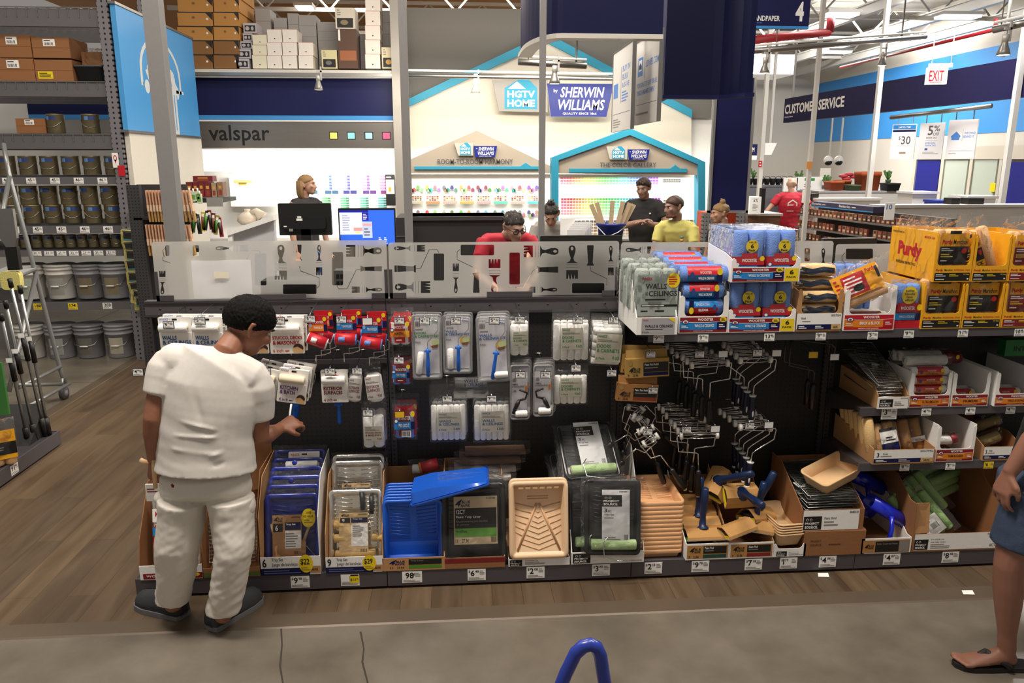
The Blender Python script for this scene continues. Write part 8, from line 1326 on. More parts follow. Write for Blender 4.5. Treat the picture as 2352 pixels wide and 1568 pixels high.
def hand(mb, wrist, d, n, thumb, curl=.9, s=1.0, spread=.12, r=.0092, thumb_in=.5):
    """palm, five bent fingers; d fingers' direction, n the way the palm faces, thumb=+1/-1 side"""
    d = V3(d).normalized(); n = V3(n); n = (n - d * n.dot(d)).normalized(); sd = d.cross(n) * thumb; w = V3(wrist)
    chain(mb, [(w - d * .02 * s, .027 * s, .02 * s), (w + d * .015 * s, .032 * s, .018 * s), (w + d * .05 * s, .041 * s, .016 * s), (w + d * .085 * s, .042 * s, .014 * s)], sd, cap=.3)
    for i, L_ in enumerate((.070, .080, .076, .060)):
        k = (1.5 - i); b = w + d * (.088 - .004 * abs(k - .5)) * s + sd * k * .0225 * s; dr = (d + sd * k * spread).normalized(); a = 0; pts = [(b - d * .02 * s, r * s * 1.05)]; p = b
        pts.append((p, r * s))
        for j, f in enumerate((.45, .31, .24)):
            a += curl * (.75, 1.0, .7)[j] * (1 + .12 * (i - 1.5)); q = dr * math.cos(a) + n * math.sin(a); p = p + q * L_ * f * s; pts.append((p, r * s * (.95, .88, .75)[j]))
        chain(mb, pts, sd, n=8)
    b = w + d * .025 * s + sd * .03 * s; q1 = (d * .65 + sd * .75 + n * .35 * thumb_in).normalized(); q2 = (d * .85 + sd * .1 + n * thumb_in).normalized(); q3 = (d * .8 - sd * .3 + n * thumb_in).normalized()
    chain(mb, [(b - q1 * .015 * s, .014 * s), (b + q1 * .03 * s, .0125 * s), (b + q1 * .03 * s + q2 * .03 * s, .011 * s), (b + q1 * .03 * s + q2 * .03 * s + q3 * .024 * s, .0085 * s)], sd, n=8)
def head_frame(c, f, roll=0):
    f = V3(f).normalized(); r_ = f.cross(V3((0, 0, 1))).normalized(); u = r_.cross(f); M_ = Matrix((( r_.x, f.x, u.x, c[0]), (r_.y, f.y, u.y, c[1]), (r_.z, f.z, u.z, c[2]), (0, 0, 0, 1)))
    return M_ @ Matrix.Rotation(roll, 4, 'Y')
def head_mesh(mb, H, s=1.0):
    old = mb.T; mb.T = old @ H @ Matrix.Scale(s, 4)
    mb.ball((0, -.01, .03), (.074, .094, .082), BLK, 20); mb.ball((0, .03, -.025), (.062, .066, .075), BLK, 18); mb.ball((0, .052, -.075), (.042, .04, .036), BLK, 14); mb.ball((0, .03, -.06), (.053, .05, .04), BLK, 14)
    mb.tube([(0, .088, .015), (0, .1, -.005), (0, .112, -.028), (0, .1, -.036), (0, .088, -.036)], [.008, .010, .0125, .013, .010], BLK, 8); mb.ball((-.012, .096, -.034), .008, BLK, 8); mb.ball((.012, .096, -.034), .008, BLK, 8)
    mb.ball((0, .084, .028), (.045, .014, .012), BLK, 10); mb.ball((0, .089, -.058), (.022, .011, .011), BLK, 10)
    for q in (-1, 1):
        mb.ball((q * .043, .07, -.015), (.02, .018, .02), BLK, 10)
        mb.tube([(q * .070, -.004, .012), (q * .080, -.014, .03), (q * .085, -.026, .026), (q * .083, -.026, .0), (q * .076, -.012, -.024), (q * .070, -.002, -.026)], [.006, .008, .009, .008, .008, .006], BLK, 8); mb.ball((q * .074, -.012, .0), (.006, .014, .022), BLK, 8)
    mb.T = old
EYW = mt('E9E4DC', .3); EYD = mt('1A120E', .3); LIP = mt('8F4A40', .5)
def face_parts(o, H, s, hair, beard=None, lipc=None):
    for q in (-1, 1):
        m = MB(); m.T = H @ Matrix.Scale(s, 4); m.ball((q * .030, .078, .008), (.011, .010, .006), EYW, 10); m.ball((q * .030, .0845, .008), (.0065, .0045, .0058), EYD, 8); m.build('eye', o)
        m = MB(); m.T = H @ Matrix.Scale(s, 4); m.tube([(q * .014, .094, .026), (q * .032, .092, .031), (q * .05, .078, .026)], [.003, .004, .002], hair, 6); m.build('eyebrow', o)
    m = MB(); m.T = H @ Matrix.Scale(s, 4); m.tube([(-.024, .086, -.058), (-.008, .099, -.0555), (0, .0995, -.0575), (.008, .099, -.0555), (.024, .086, -.058)], [.002, .0042, .0045, .0042, .002], lipc or LIP, 6); m.build('lips', o)
    if beard: m = MB(); m.T = H @ Matrix.Scale(s, 4); m.loft([[(1.06 * .058 * math.cos(R(a)) , .03 + 1.08 * .056 * math.sin(R(a)), z) for a in range(-20, 201, 20)] + [(.04 * math.cos(R(a)), .03 + .03 * math.sin(R(a)), z) for a in range(200, -21, -20)] for z in (-.10, -.085, -.066)], beard, True); m.build('beard', o)
def hair_mesh(o, H, s, mat, line, amp=.004, name='hair', sc=(1.06, 1.06, 1.08), seed=0, nn=40, fz=22):
    m = MB(); m.T = H @ Matrix.Scale(s, 4); rings = []
    for i in range(nn // 2 + 1):
        th = math.pi * i / (nn // 2); row = []
        for j in range(nn):
            ph = 2 * math.pi * j / nn; d = V3((math.sin(th) * math.cos(ph), math.sin(th) * math.sin(ph), math.cos(th))); k = line(d); k = max(0, min(1, k)); z = amp * noise.noise(d * fz + V3((seed, 0, 0)))
            row.append((d.x * .074 * (.86 + (sc[0] - .86) * k) + d.x * z * k * 2, -.01 + d.y * .094 * (.86 + (sc[1] - .86) * k) + d.y * z * k * 2, .03 + d.z * .082 * (.86 + (sc[2] - .86) * k) + d.z * z * k * 2))
        rings.append(row)
    m.loft(rings, mat, True); return m.build(name, o)
SHORT = lambda d: (d.z + .42 - .62 * max(0, d.y) ** 1.0 - .0 * abs(d.x)) * 5 if d.y > -.1 else (d.z + .55) * 5
BALD = lambda d: 0
def wrinkle(a, sx, sz, seed=0):
    return lambda co, nr: a * (noise.noise(V3((co.x * sx + seed, co.y * sx, co.z * sz))) + .5 * noise.noise(V3((co.x * sx * 2.1, co.y * sx * 2.1 + seed, co.z * sz * 2.3))))
# ------------------------------------------------ the painter in the foreground
SK = mt('94624A', .5, bump=.05, bs=80, var=.1); HAIRK = mt('0C0A09', .8, bump=.25, bs=200, stretch=(1, 1, .25), spec=.2); SHIRT = mt('D8D3CC', .85); PANT = mt('DAD4CA', .9, var=.04); PANT2 = mt('A9A296', .9); SHOE = mt('34363A', .7, bump=.2, bs=60); SOLE = mt('6E6E70', .7, var=.25, bs=30)
man = thing('person', 'painter in white tee shirt and stained white trousers seen from behind', 'person', (-1.24, 3.3, 0))
def at(x, y, Y): p = P(x, y, Y); return V3((p.x + 1.24, p.y - 3.3, p.z))
mm = Matrix.Translation((0, 0, 0))
hc = at(570, 748, 3.44); fdir = V3((.66, .5, -.50)); H = head_frame(hc, fdir, R(10)); HS_ = 1.10
nb = at(520, 806, 3.34); ls, le, lw = at(384, 828, 3.29), at(352, 962, 3.22), at(354, 1058, 3.27); rs_, re_, rw = at(592, 872, 3.33), at(596, 1004, 3.34), at(640, 986, 3.50)
pel = at(474, 1120, 3.28); ch = at(482, 890, 3.30); wa = at(474, 1020, 3.28)
lh, lk, la = at(422, 1140, 3.28), at(409, 1250, 3.25), at(398, 1392, 3.33); rh, rk, ra = at(532, 1140, 3.28), at(538, 1262, 3.22), at(512, 1418, 3.26)
m = MB(); head_mesh(m, H, HS_)
SX = V3((1, .05, 0))
chain(m, [(nb - V3((.02, 0, .05)), .062, .06), (nb, .055, .055), (hc + (H.to_3x3() @ V3((0, -.02, -.06))), .052, .055)], SX)
chain(m, [(pel, .13, .08), (wa, .14, .09), (ch, .17, .11), (nb - V3((.02, 0, .09)), .12, .08)], SX)
chain(m, [(ls, .055), (ls.lerp(le, .5), .05), (le, .041), (le.lerp(lw, .3), .043), (lw, .028, .024)], SX); chain(m, [(rs_, .055), (rs_.lerp(re_, .5), .05), (re_, .042), (re_.lerp(rw, .35), .044), (rw, .029, .025)], SX)
for a, b_, c in ((lh, lk, la), (rh, rk, ra)): chain(m, [(a.lerp(pel, .35), .055), (a.lerp(b_, .4), .06), (b_, .05), (c, .038)], SX)
hand(m, lw + V3((0, .005, -.01)), (-.08, .10, -1), (.35, .9, 0), 1, curl=1.15, spread=.04)
hd = at(668, 958, 3.60) - rw; hand(m, rw + hd * .1, (.72, .62, .18), (-.1, .6, -.75), -1, curl=1.05, spread=.05, thumb_in=.9)
remesh(m, 'body', man, SK, .0052, 5)
hair_mesh(man, H, HS_, HAIRK, lambda d: (d.z + .56 - .55 * max(0, d.y) + .38 * max(0, -d.y) - (.06 if abs(d.x) > .8 and d.y > -.3 else 0)) * 5, amp=.003, sc=(1.15, 1.14, 1.16), nn=128, fz=46)
face_parts(man, H, HS_, HAIRK)
# shirt
m = MB(); hem = at(474, 1078, 3.27)
SX2 = (rs_ - ls).normalized()
chain(m, [(hem + V3((0, 0, .0)), .216, .150), (hem.lerp(wa, .6), .208, .142), (wa + V3((0, 0, .05)), .202, .138), (ch + V3((-.005, 0, -.05)), .215, .142), (ch + V3((.0, .0, .03)), .205, .132), (ls.lerp(rs_, .5) + V3((.012, 0, .03)), .165, .11), (nb + V3((-.012, .0, -.04)), .092, .085), (nb + V3((-.004, .0, -.01)), .068, .07)], (SX + SX2 * .5).normalized(), n=24, cap=.08)
nk0 = nb + V3((-.006, -.005, -.062)); chain(m, [(ls + V3((.01, 0, .0)), .078, .08), (ls.lerp(nk0, .5) + V3((0, 0, -.006)), .08, .085), (nk0, .082, .082), (rs_.lerp(nk0, .5) + V3((0, 0, -.004)), .08, .085), (rs_ + V3((-.01, 0, .0)), .078, .08)], (0, 1, 0), n=18, cap=.6)
for S1, E1, t1 in ((ls, le, .58), (rs_, re_, .66)): chain(m, [(S1.lerp(E1, .1), .074, .078), (S1.lerp(E1, .3), .075, .078)], SX, n=18, cap=.9); chain(m, [(S1.lerp(E1, .2), .074, .078), (S1.lerp(E1, .4), .072, .075), (S1.lerp(E1, t1), .069, .072)], SX, n=18, cap=.1)
def fold(co, a, b_, w_, dp):
    d = b_ - a; t = max(0, min(1, (co - a).dot(d) / d.length_squared)); r_ = (co - a - d * t).length; return dp * math.exp(-(r_ / w_) ** 2) * math.sin(math.pi * min(1, max(0, .08 + t * .84)))
FO = [(at(x0, y0, 3.15), at(x1, y1, 3.15), w_, dp) for x0, y0, x1, y1, w_, dp in ((440, 850, 560, 950, .014, .011), (470, 840, 560, 915, .011, .008), (420, 830, 470, 990, .014, -.006), (500, 850, 566, 900, .011, -.007), (385, 850, 372, 930, .012, .008), (480, 930, 562, 965, .010, .010), (490, 955, 566, 975, .008, -.008), (400, 965, 540, 1000, .009, .007), (390, 1000, 560, 1010, .008, .008), (470, 1000, 572, 985, .008, -.007), (385, 1030, 500, 1045, .009, .006), (480, 1050, 575, 1020, .010, .009), (470, 1075, 570, 1050, .009, -.006), (545, 900, 568, 990, .010, .012), (562, 950, 600, 930, .009, -.01))]
def dshirt(co, q):
    z = co.z; x = co.x
    diag = noise.noise(V3(((x * .8 + z * .9) * 11, (x - z) * 3.2, co.y * 4))); low = noise.noise(V3((x * 4, co.y * 4, z * 26 + x * 6))); f = max(0, min(1, (1.32 - z) / .28)); g = max(0, min(1, (.98 - z) / .12))
    return -.002 + .0028 * diag * (1 - g) + .003 * low * (f * .5 + g * .6) + (sum(fold(co, *t) for t in FO) if q.y < .3 else 0)
remesh(m, 'tee_shirt', man, SHIRT, .0068, 5, dshirt)
# trousers
m = MB(); chain(m, [(pel + V3((0, 0, .07)), .19, .122), (pel, .198, .13), (pel + V3((0, -.01, -.03)), .19, .125)], SX, n=22, cap=.2)
chain(m, [(lh + V3((-.0, -.015, .0)), .104, .118), (lh.lerp(lk, .4), .100, .112), (lk, .096, .1), (lk.lerp(la, .45), .086, .092), (lk.lerp(la, .8), .073, .082), (la + V3((.0, 0, .075)), .07, .08), (la + V3((0, 0, .04)), .074, .084)], SX, n=20, cap=.05)
chain(m, [(rh + V3((.0, -.015, .0)), .102, .118), (rh.lerp(rk, .4), .094, .11), (rk, .084, .1), (rk.lerp(ra, .45), .078, .092), (rk.lerp(ra, .8), .072, .083), (ra + V3((.0, 0, .075)), .071, .08), (ra + V3((0, 0, .04)), .075, .085)], SX, n=20, cap=.05)
def dpant(co, q):
    f = max(0, min(1, (.66 - co.z) / .3)); h = noise.noise(V3((co.x * 4, co.y * 5, co.z * 17 + 14 * abs(co.x - .02)))); h2 = noise.noise(V3((co.x * 9 + 3, co.y * 7, co.z * 34 - 16 * co.x))); d = noise.noise(V3(((co.x + co.z) * 7, co.y * 4, (co.x - co.z) * 4)))
    return .0048 * h * (.2 + .8 * f) + .004 * h2 * (.3 + .7 * f) + .004 * d * (1 - .4 * f) + .0015 * noise.noise(co * 40) - (.012 * math.exp(-((co.x - .005) / .012) ** 2) if .8 < co.z < .97 and q.y < 0 else 0)
PM = [PANT, mt('6E2328', .8), PANT2]
remesh(m, 'trousers', man, PM, .0068, 4, dpant, lambda c: 1 if (c - at(394, 1116, 3.17)).length < .011 or (c - at(398, 1112, 3.16)).length < .009 else (2 if (c - at(392, 1183, 3.17)).length < .012 else 0))
for (px, py, Y, sz) in ((368, 1142, 3.26, (.025, .04, .03)), (572, 1160, 3.26, (.028, .05, .05))):
    m = MB(); q = at(px, py, Y); m.ball(q, sz, PANT, 12); m.build('pocket', man)
# shoes
def shoe(o, heel, toe, mt_, sole_, L_=.29, wf=1, hf=1):
    d = (toe - heel); d.z = 0; d.normalize(); sd = V3((-d.y, d.x, 0)); h = V3((heel.x, heel.y, 0)); m = MB(); rings = []
    for t, w_, h_ in ((0, .02, .05), (.02, .034, .075), (.12, .038, .088), (.3, .040, .085), (.5, .045, .068), (.72, .05, .058), (.9, .042, .05), (.98, .025, .036), (1, .01, .03)):
        c = h + d * (t * L_); w_ *= wf; h_ *= hf; rings.append([c + sd * (w_ * math.cos(R(a))) + V3((0, 0, .022 + (h_ - .022) * max(0, math.sin(R(a))) if a <= 180 else .022)) for a in range(0, 360, 24)])
    m.loft(rings, mt_); ob = m.build('shoe', o); m = MB(); pr = [(0, .02), (.02, .036), (.15, .042), (.45, .047), (.72, .054), (.9, .046), (.98, .03), (1.01, .008)]
    pts = [h + d * (t * L_) + sd * w_ * wf for t, w_ in pr] + [h + d * (t * L_) - sd * w_ * wf for t, w_ in reversed(pr)]; n = len(pts); m.add([p + V3((0, 0, .003)) for p in pts] + [p + V3((0, 0, .028)) for p in pts], [tuple(range(n - 1, -1, -1)), tuple(range(n, 2 * n))] + [(i, (i + 1) % n, n + (i + 1) % n, n + i) for i in range(n)], sole_); m.build('sole', ob)
    m = MB(); c = h + d * (.3 * L_); [m.tube([c + d * (.02 * i) + sd * .03 + V3((0, 0, .078 - .006 * i)), c + d * (.02 * i) + V3((0, 0, .09 - .007 * i)), c + d * (.02 * i) - sd * .03 + V3((0, 0, .078 - .006 * i))], .003, mt('C9C7C2', .6), 5) for i in range(4)]; m.build('laces', ob)
def fl(x, y): p = FL(x, y); return V3((p.x + 1.24, p.y - 3.3, 0))
shoe(man, fl(425, 1420), fl(325, 1388), SHOE, SOLE, .30, 1.18, 1.65); shoe(man, fl(482, 1450), fl(582, 1384), SHOE, SOLE, .31, 1.18, 1.65)
# things in his hands
o = thing('tool_handle', 'wooden handled tool held low in the painter\'s left hand, pointing left', 'tool', P(350, 1070, 3.30)); m = MB(); A, B = P(322, 1056, 3.27), P(356, 1072, 3.30); c0 = o.location; m.tube([A - c0, A.lerp(B, .4) - c0, B - c0], [.011, .012, .009], LWD, 10); m.build('handle', o)
o = thing('tool_handle', 'wooden handled tool held upright in the painter\'s left hand', 'tool', P(356, 1070, 3.26)); m = MB(); A, B = P(354, 1054, 3.25), P(357, 1120, 3.27); c0 = o.location; m.tube([A - c0, A.lerp(B, .4) - c0, B - c0], [.012, .012, .009], LWD, 10); m.build('handle', o)
p = P(352, 1122, 3.36); m = MB(); m.box(-.035, .03, 0, .012, -.06, .02, mt('E6E2DE', .5)); m.face(-.035, .03, -.06, .02, 0); m.ln(.1, .2, .9, .5, 2, MAR, 1); o = m.build('sleeve_card'); o.location = p; tag(o, 'white printed card sleeve below the painter\'s left hand', 'card')
m = MB(); A, B = P(669, 928, 3.66), P(661, 985, 3.58); m.tube([A, B], .005, W_, 8); o = m.build('mini_roller_wire'); tag(o, 'white wire shaft between the painter\'s raised fingers', 'tool')
# ------------------------------------------------ people beyond the panels
def person(label, hp, face, fac2, arms, skin, hairm, line, shirt, pants, lean=(0, 0), s=1.0, sleeve=.55, long_=None, bun=None, beard=None, glasses=None, roll=0, hunch=0, build=1.0, female=False, hamp=.004, neckv=False):
    """hp head centre (world); face = body heading in degrees (0 = away from the camera), fac2 = look direction; arms = ((elbow, wrist) left, right) as right/forward/up offsets from the shoulder"""
    hp = V3(hp); o = thing('person', label, 'person', (hp.x, hp.y, 0)); a = R(face); f = V3((math.sin(a), math.cos(a), 0)); r_ = V3((math.cos(a), -math.sin(a), 0)); u = V3((0, 0, 1)); h0 = V3((0, 0, hp.z))
    H = head_frame(h0, fac2, roll); W_sh = (.185 if not female else .16) * build * s
    nk = h0 + H.to_3x3() @ V3((0, -.03, -.10)) * s; nbk = nk + u * (-.035 + .035 * hunch) - f * (.01 + .11 * hunch); shc = nbk + u * (-.05 + .03 * hunch); hipz = min(.98 * s, shc.z - .42 * s); hips = V3((0, 0, hipz)) - f * lean[0] - r_ * lean[1]
    hips.x += shc.x; hips.y += shc.y
    m = MB(); head_mesh(m, H, s); chain(m, [(shc, .06 * s, .055 * s), (nbk, .05 * s, .05 * s), (nk + u * .03, .05 * s, .052 * s)], r_)
    chain(m, [(hips, .14 * s, .1 * s), (hips.lerp(shc, .55), .135 * s, .095 * s), (hips.lerp(shc, .9), .15 * s, .09 * s)], r_)
    sh = MB(); k = build * s; bw = (.155 if not female else .14) * k
    chain(sh, [(hips - u * .06, bw * 1.06, .118 * k), (hips.lerp(shc, .3), bw, .112 * k), (hips.lerp(shc, .7), W_sh * .98, .122 * k), (shc - u * .035, W_sh * .96, .098 * k), (shc + u * .02, W_sh * .62, .075 * k), (nbk + u * (-.012 if not neckv else -.03), .064 * s, .062 * s)], r_, n=18, cap=.1)
    for q, (e_, w_) in zip((-1, 1), arms):
        S_ = shc + r_ * (q * W_sh * .93) - u * .02; E_ = S_ + (r_ * e_[0] + f * e_[1] + u * e_[2]) * s; Wr = S_ + (r_ * w_[0] + f * w_[1] + u * w_[2]) * s
        chain(m, [(S_, .048 * k), (S_.lerp(E_, .5), .044 * k), (E_, .037 * k), (E_.lerp(Wr, .3), .038 * k), (Wr, .026 * s)], r_); dd = (Wr - E_).normalized(); hand(m, Wr + dd * .01, dd, (u * -1 if abs(dd.z) < .7 else f), -q, curl=.45, s=s)
        chain(sh, [(S_ - r_ * q * .01, .06 * k), (S_.lerp(nbk - u * .05, .5), .062 * k), (nbk - u * .055, .066 * k)], f, cap=.6)
        chain(sh, [(S_, .064 * k), (S_.lerp(E_, sleeve * .5), .062 * k), (S_.lerp(E_, sleeve), .058 * k)], r_, cap=.05)
    pt = MB(); chain(pt, [(hips + u * .04, .16 * k, .11 * k), (hips - u * .08, .165 * k, .12 * k)], r_, n=16, cap=.2)
    for q in (-1, 1):
        a0 = hips + r_ * (q * .09 * s) - u * .05; a2 = V3((hips.x, hips.y, .06)) + r_ * (q * .11 * s); chain(pt, [(a0, .09 * k), (a0.lerp(a2, .5) + f * .02, .07 * k), (a2, .06 * k)], r_, cap=.1); chain(m, [(a0, .07), (a0.lerp(a2, .5) + f * .02, .05), (a2 + u * .02, .035)], r_)
        shoe(o, a2 - f * .07 - V3((0, 0, 0)), a2 + f * .2, SHOE, SOLE, .27)
    remesh(m, 'body', o, skin, .0085 if hp.y < 9.2 else .01, 3); remesh(sh, 'shirt', o, shirt, .011, 3, wrinkle(.006, 7, 12, hp.x)); remesh(pt, 'trousers', o, pants, .013, 3)
    hair_mesh(o, H, s, hairm, line, amp=hamp, seed=hp.x, sc=(1.1, 1.08, 1.1)); face_parts(o, H, s, hairm, beard)
    if long_:
        m = MB(); m.T = H @ Matrix.Scale(s, 4)
        for t in range(9): ang = R(200 + t * 17.5); x_, y_ = .082 * math.cos(ang), -.012 + .09 * math.sin(ang); m.tube([(x_ * .95, y_, .05), (x_ * 1.05, y_ * 1.02, -.03), (x_ * 1.1, y_ * 1.0, -.1), (x_ * .95 + .01 * math.sin(t * 2), y_ * .9, -.16 - .015 * (t % 3))], [.022, .026, .024, .008], hairm, 8)
        m.build('long_hair', o)
    if bun: m = MB(); m.T = H @ Matrix.Scale(s, 4); m.ball(bun[0], bun[1], hairm, 12); [m.tube([V3(bun[0]), V3(bun[0]) + V3((.03 * math.sin(t), .02 * math.cos(t * 2), .03 + .015 * math.cos(t)))], [.014, .004], hairm, 5) for t in range(7)]; m.build('hair_bun', o)
    if glasses:
        m = MB(); m.T = H @ Matrix.Scale(s, 4)
        for q in (-1, 1): m.tube([(q * .031 + .022 * math.cos(R(t)), .098 - .004 * abs(math.cos(R(t))), .006 + .019 * math.sin(R(t))) for t in range(0, 360, 24)], .0035, EYD, 6, closed=True); m.tube([(q * .053, .093, .01), (q * .078, .04, .014), (q * .082, -.02, .01)], .0028, EYD, 6)
        m.tube([(-.009, .1, .01), (.009, .1, .01)], .003, EYD, 6); m.build('glasses', o)
    return o, H, shc, r_, f
SKL = mt('B88E78', .5, var=.06); SKR = mt('A88474', .5, var=.06); SKD = mt('A87A5C', .5, var=.06)
HB1 = mt('3A2A1E', .6, bump=.4, bs=120); HBL = mt('8A6A44', .6, bump=.5, bs=120); HBK = mt('1A1412', .6, bump=.4, bs=120); HGR = mt('2A2421', .6, bump=.5, bs=140)
JEAN = mt('2C3850', .8); BLKP = mt('161617', .8); CHA = mt('2B2A2B', .85, bump=.05); YTS = mt('D9CF77', .85, bump=.05); GTS = mt('8F8A84', .85); NVS = mt('1E2336', .85); RTS = mt('A8152A', .8)
HANG = ((-.06, .02, -.29), (-.07, .08, -.53)), ((.06, .02, -.29), (.07, .08, -.53))
person('long blond haired person in black shirt behind the black monitor', P(705, 425, 9.2), 130, (1, -.15, .02), HANG, SKL, HBL, lambda d: (d.z + .35 - .55 * max(0, d.y)) * 4.5, CHA, BLKP, s=.98, long_=True)
FOLD = ((-.10, .10, -.25), (.14, .25, -.19)), ((.10, .10, -.25), (-.16, .27, -.17))
ob, H, shc, r_, f = person('man in black polo shirt with folded arms before the chip wall', P(1478, 432, 9.0), 195, (-.55, -.8, -.22), FOLD, SKR, HB1, SHORT, CHA, BLKP, s=1.0, build=1.06, hamp=.006)
m = MB(); m.T = H; m.tube([(q * .03 + .022 * math.cos(R(t)), .088, .085 + .016 * math.sin(R(t))) for q in (-1,) for t in range(0, 360, 40)], .004, EYD, 5, closed=True); m.tube([(.03 + .022 * math.cos(R(t)), .088, .085 + .016 * math.sin(R(t))) for t in range(0, 360, 40)], .004, EYD, 5, closed=True); m.build('sunglasses', ob)
m = MB(); q = shc + f * .115 + r_ * -.07 - V3((0, 0, .11)); m.ball(q, (.012, .008, .01), W_, 8); m.build('chest_logo', ob)
LEAN = ((-.05, .10, -.29), (-.05, .22, -.52)), ((.05, .10, -.29), (.08, .2, -.54))
ob, H, shc, r_, f = person('bearded man in yellow tee shirt leaning on the counter', P(1548, 476, 8.0), 205, (-.9, -.3, -.12), LEAN, SKR, mt('4A3428', .6), SHORT, YTS, JEAN, lean=(.20, .03), s=1.0, build=.97, beard=mt('6E4632', .8), hamp=.003)
m = MB(); q = shc + f * .118 + r_ * -.08 - V3((0, 0, .12)); m.ball(q, (.02, .012, .012), mt('5A8AA0', .6), 8); m.ball(q - V3((0, 0, .03)), (.02, .012, .016), mt('E0A050', .6), 8); m.build('chest_print', ob)
person('man with dark curly hair and glasses in red vest bending over the counter', P(1180, 521, 6.1), 170, (.42, -.8, -.38), (((-.12, .14, -.2), (.1, .34, -.3)), ((.10, .12, -.24), (-.02, .36, -.34))), SKR, HGR, lambda d: (d.z + .28 - .5 * max(0, d.y)) * 4.5, mt('A3172B', .8), JEAN, lean=(.25, 0), s=1.0, hunch=1, glasses=True, hamp=.012, roll=R(6), build=1.05)
person('woman in grey scoop neck shirt looking down, hair tied up', P(1266, 492, 7.4), 185, (-.15, -.8, -.62), (((-.07, .06, -.27), (.05, .28, -.34)), ((.08, .08, -.26), (.10, .30, -.30))), SKL, HGR, lambda d: (d.z + .2 - .45 * max(0, d.y)) * 4.5, GTS, JEAN, s=.95, hunch=.5, female=True, bun=((0, -.03, .12), (.04, .04, .035)), hamp=.008, neckv=True)
person('woman in navy top with messy blond bun facing left', P(1654, 490, 8.4), 240, (-.95, -.05, -.1), HANG, SKL, HBL, lambda d: (d.z + .4 - .55 * max(0, d.y)) * 4.5, NVS, JEAN, s=.95, female=True, bun=((0, -.035, .125), (.036, .036, .036)), hamp=.006)
HIPS = ((-.20, -.06, -.24), (-.06, .03, -.42)), ((.20, -.06, -.24), (.06, .03, -.42))
ob, H, shc, r_, f = person('bald employee in red shirt with hands on hips seen from behind', P(1818, 424, 13.2), 10, (.3, .9, -.1), HIPS, SKL, mt('B9A08A', .6), lambda d: (-.1 - d.y + d.z * -.3) * 2 if d.z < .25 else 0, RTS, BLKP, s=1.0, build=1.12)
m = MB(); m.T = Matrix.Translation(shc - f * .15 - V3((0, 0, .16))) @ Matrix.Rotation(R(-10), 4, 'Z'); m.face(-.1, .1, -.12, .1, 0); m.pg([(.1, .5), (.1, .25), (.5, 0), (.9, .25), (.9, .5), (.82, .5), (.82, .3), (.5, .1), (.18, .3), (.18, .5)], W_, 1); m.ln(.2, .36, .8, .5, 1, W_, 1); m.ln(.05, .85, .95, .92, 1, W_, 1); m.build('back_logo', ob)
# ------------------------------------------------ passer-by cut by the right edge
hp = FL(2300, 1545); o = thing('person', 'passer-by in denim shorts and black sandals cut by the right frame edge', 'person', (hp.x, hp.y, 0)); bx, by = hp.x, hp.y
def ar(x, y, Y): p = P(x, y, Y); return V3((p.x - bx, p.y - by, p.z))
SKP = mt('8E6250', .5, var=.12, bs=14, bump=.05); Yp = 2.72; m = MB()
ank = ar(2312, 1490, Yp + .02); knee = ar(2318, 1300, Yp); hip = ar(2378, 1140, Yp + .02); fwd = V3((-1, .12, 0))
chain(m, [(hip, .09), (hip.lerp(knee, .7), .075), (knee, .058), (knee.lerp(ank, .25), .058), (knee.lerp(ank, .45), .052), (knee.lerp(ank, .8), .036), (ank, .036), (ank - V3((0, 0, .035)), .033)], (0, 1, 0))
chain(m, [(ank + V3((.03, 0, -.045)), .032, .03), (ank + fwd * .04 + V3((0, 0, -.035)), .036, .034), (ank + fwd * .1 + V3((0, 0, -.05)), .042, .024), (ank + fwd * .15 + V3((0, 0, -.058)), .045, .016)], (0, 1, 0))
for i in range(5): b_ = ank + fwd * .15 + V3((0, (i - 2) * .018, -.06)); chain(m, [(b_, .011), (b_ + fwd * (.05 - .006 * abs(i - 3)), .0105 if i < 4 else .014)], (0, 1, 0), n=8)
lg2 = V3((.42, .12, 0)); chain(m, [(hip + V3((.1, .12, 0)), .09), (knee + V3((.3, .14, 0)), .058), (ank + V3((.42, .14, 0)), .036)], (0, 1, 0))
chain(m, [(hip + V3((.12, .06, 0)), .14, .12), (hip + V3((.16, .06, .3)), .13, .11), (hip + V3((.2, .06, .46)), .14, .1)], (1, 0, 0)); chain(m, [(hip + V3((.2, .06, .46)), .06), (hip + V3((.19, .06, .62)), .052)], (1, 0, 0)); head_mesh(m, head_frame(hip + V3((.18, .06, .74)), fwd))
elb = ar(2395, 985, Yp - .02); wr = ar(2318, 1085, Yp + .0); sh_ = ar(2440, 760, Yp)
chain(m, [(sh_, .055), (sh_.lerp(elb, .6), .05), (elb, .046), (elb.lerp(wr, .3), .046), (elb.lerp(wr, .75), .034), (wr, .030, .026)], (0, 1, 0)); hand(m, wr, ar(2296, 1140, Yp) - wr, (.8, .1, -.5), 1, curl=.55, spread=.08, s=1.05)
remesh(m, 'body', o, SKP, .0062, 5)
m = MB(); chain(m, [(hip + V3((.08, .06, .06)), .17, .16), (hip + V3((.08, .06, -.04)), .18, .17)], (1, 0, 0), n=18); chain(m, [(hip, .115, .11), (hip.lerp(knee, .45), .108, .105), (hip.lerp(knee, .74), .098, .098)], (1, 0, 0), n=18, cap=.05); chain(m, [(hip + V3((.1, .12, 0)), .11), (hip.lerp(knee, .74) + V3((.2, .12, 0)), .1)], (1, 0, 0), cap=.05); remesh(m, 'denim_shorts', o, mt('33425A', .85, bump=.15, bs=200), .008, 3, wrinkle(.004, 10, 16))
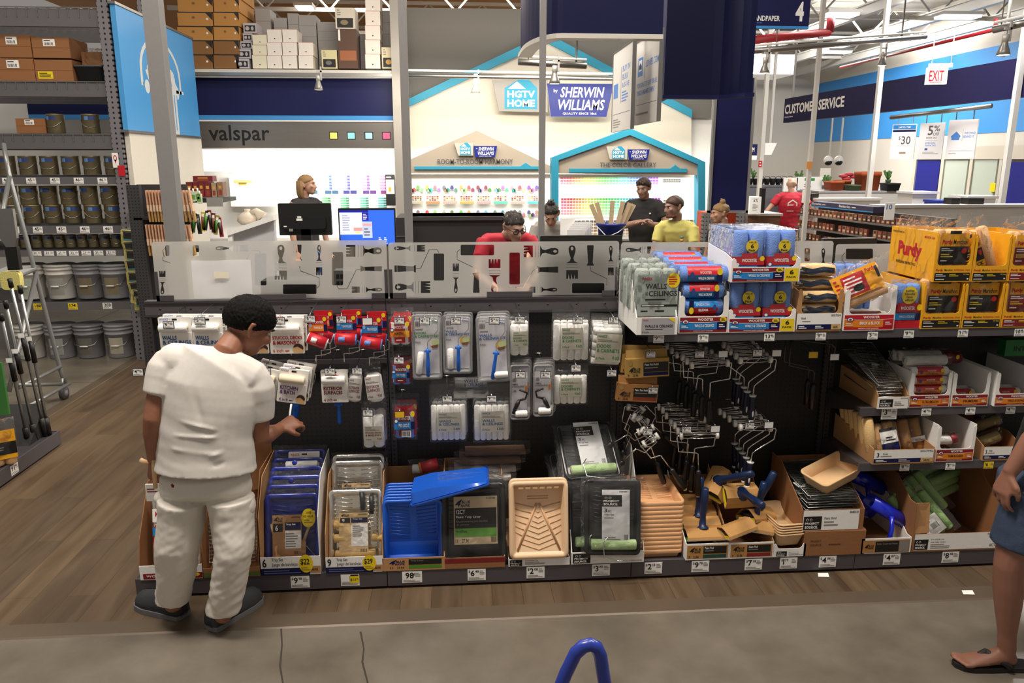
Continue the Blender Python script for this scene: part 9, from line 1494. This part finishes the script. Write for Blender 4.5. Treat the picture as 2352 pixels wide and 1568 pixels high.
m = MB(); chain(m, [(hip + V3((.12, .06, .0)), .19, .17), (hip + V3((.15, .06, .18)), .18, .16), (hip + V3((.19, .06, .42)), .19, .15), (hip + V3((.2, .06, .54)), .12, .1)], (1, 0, 0), n=18, cap=.1); chain(m, [(sh_ + V3((.03, 0, 0)), .075), (sh_.lerp(elb, .55), .07)], (1, 0, 0), cap=.05); remesh(m, 'shirt', o, mt('121214', .85), .009, 3, wrinkle(.006, 8, 10))
hair_mesh(o, head_frame(hip + V3((.18, .06, .74)), fwd), 1, HB1, SHORT)
m = MB(); sp = [(-.10, .028), (-.06, .036), (.02, .036), (.1, .044), (.17, .047), (.215, .036), (.235, .012)]; c0 = V3((ank.x + .03, ank.y, 0)); pts = [c0 + fwd * t + V3((0, w_, 0)) for t, w_ in sp] + [c0 + fwd * t - V3((0, w_, 0)) for t, w_ in reversed(sp)]; n = len(pts)
m.add([p + V3((0, 0, .002)) for p in pts] + [p + V3((0, 0, .022)) for p in pts], [tuple(range(n)), tuple(range(2 * n - 1, n - 1, -1))] + [(i, n + i, n + (i + 1) % n, (i + 1) % n) for i in range(n)], mt('1A1816', .7)); sd_ = m.build('sandal', o); m = MB(); t0 = c0 + fwd * .165 + V3((0, .012, .03)); top = c0 + fwd * .11 + V3((0, 0, .075))
m.tube([t0, top, c0 + fwd * .03 + V3((0, .046, .03))], [.008, .014, .010], mt('2A2724', .7), 8); m.tube([top, c0 + fwd * .03 + V3((0, -.046, .03))], [.014, .010], mt('2A2724', .7), 8); m.build('strap', sd_)

for k, (px, py) in enumerate(((1890, 1321), (2222, 1361))):
    p = FL(px, py, .0075 if k else .0025); m = MB(); m.add([(-.03, -.012, 0), (.025, -.02, .001), (.032, .01, .006), (-.02, .016, .004), (-.03, -.012, .001), (.025, -.02, .002), (.032, .01, .007), (-.02, .016, .005)], [(0, 1, 2, 3), (7, 6, 5, 4), (0, 4, 5, 1), (1, 5, 6, 2), (2, 6, 7, 3), (3, 7, 4, 0)], W_); o = m.build('paper_scrap'); o.location = p; tag(o, ('torn white scrap on the planks under the 4.08 label', 'torn white scrap on the dark floor strip at right')[k], 'paper')
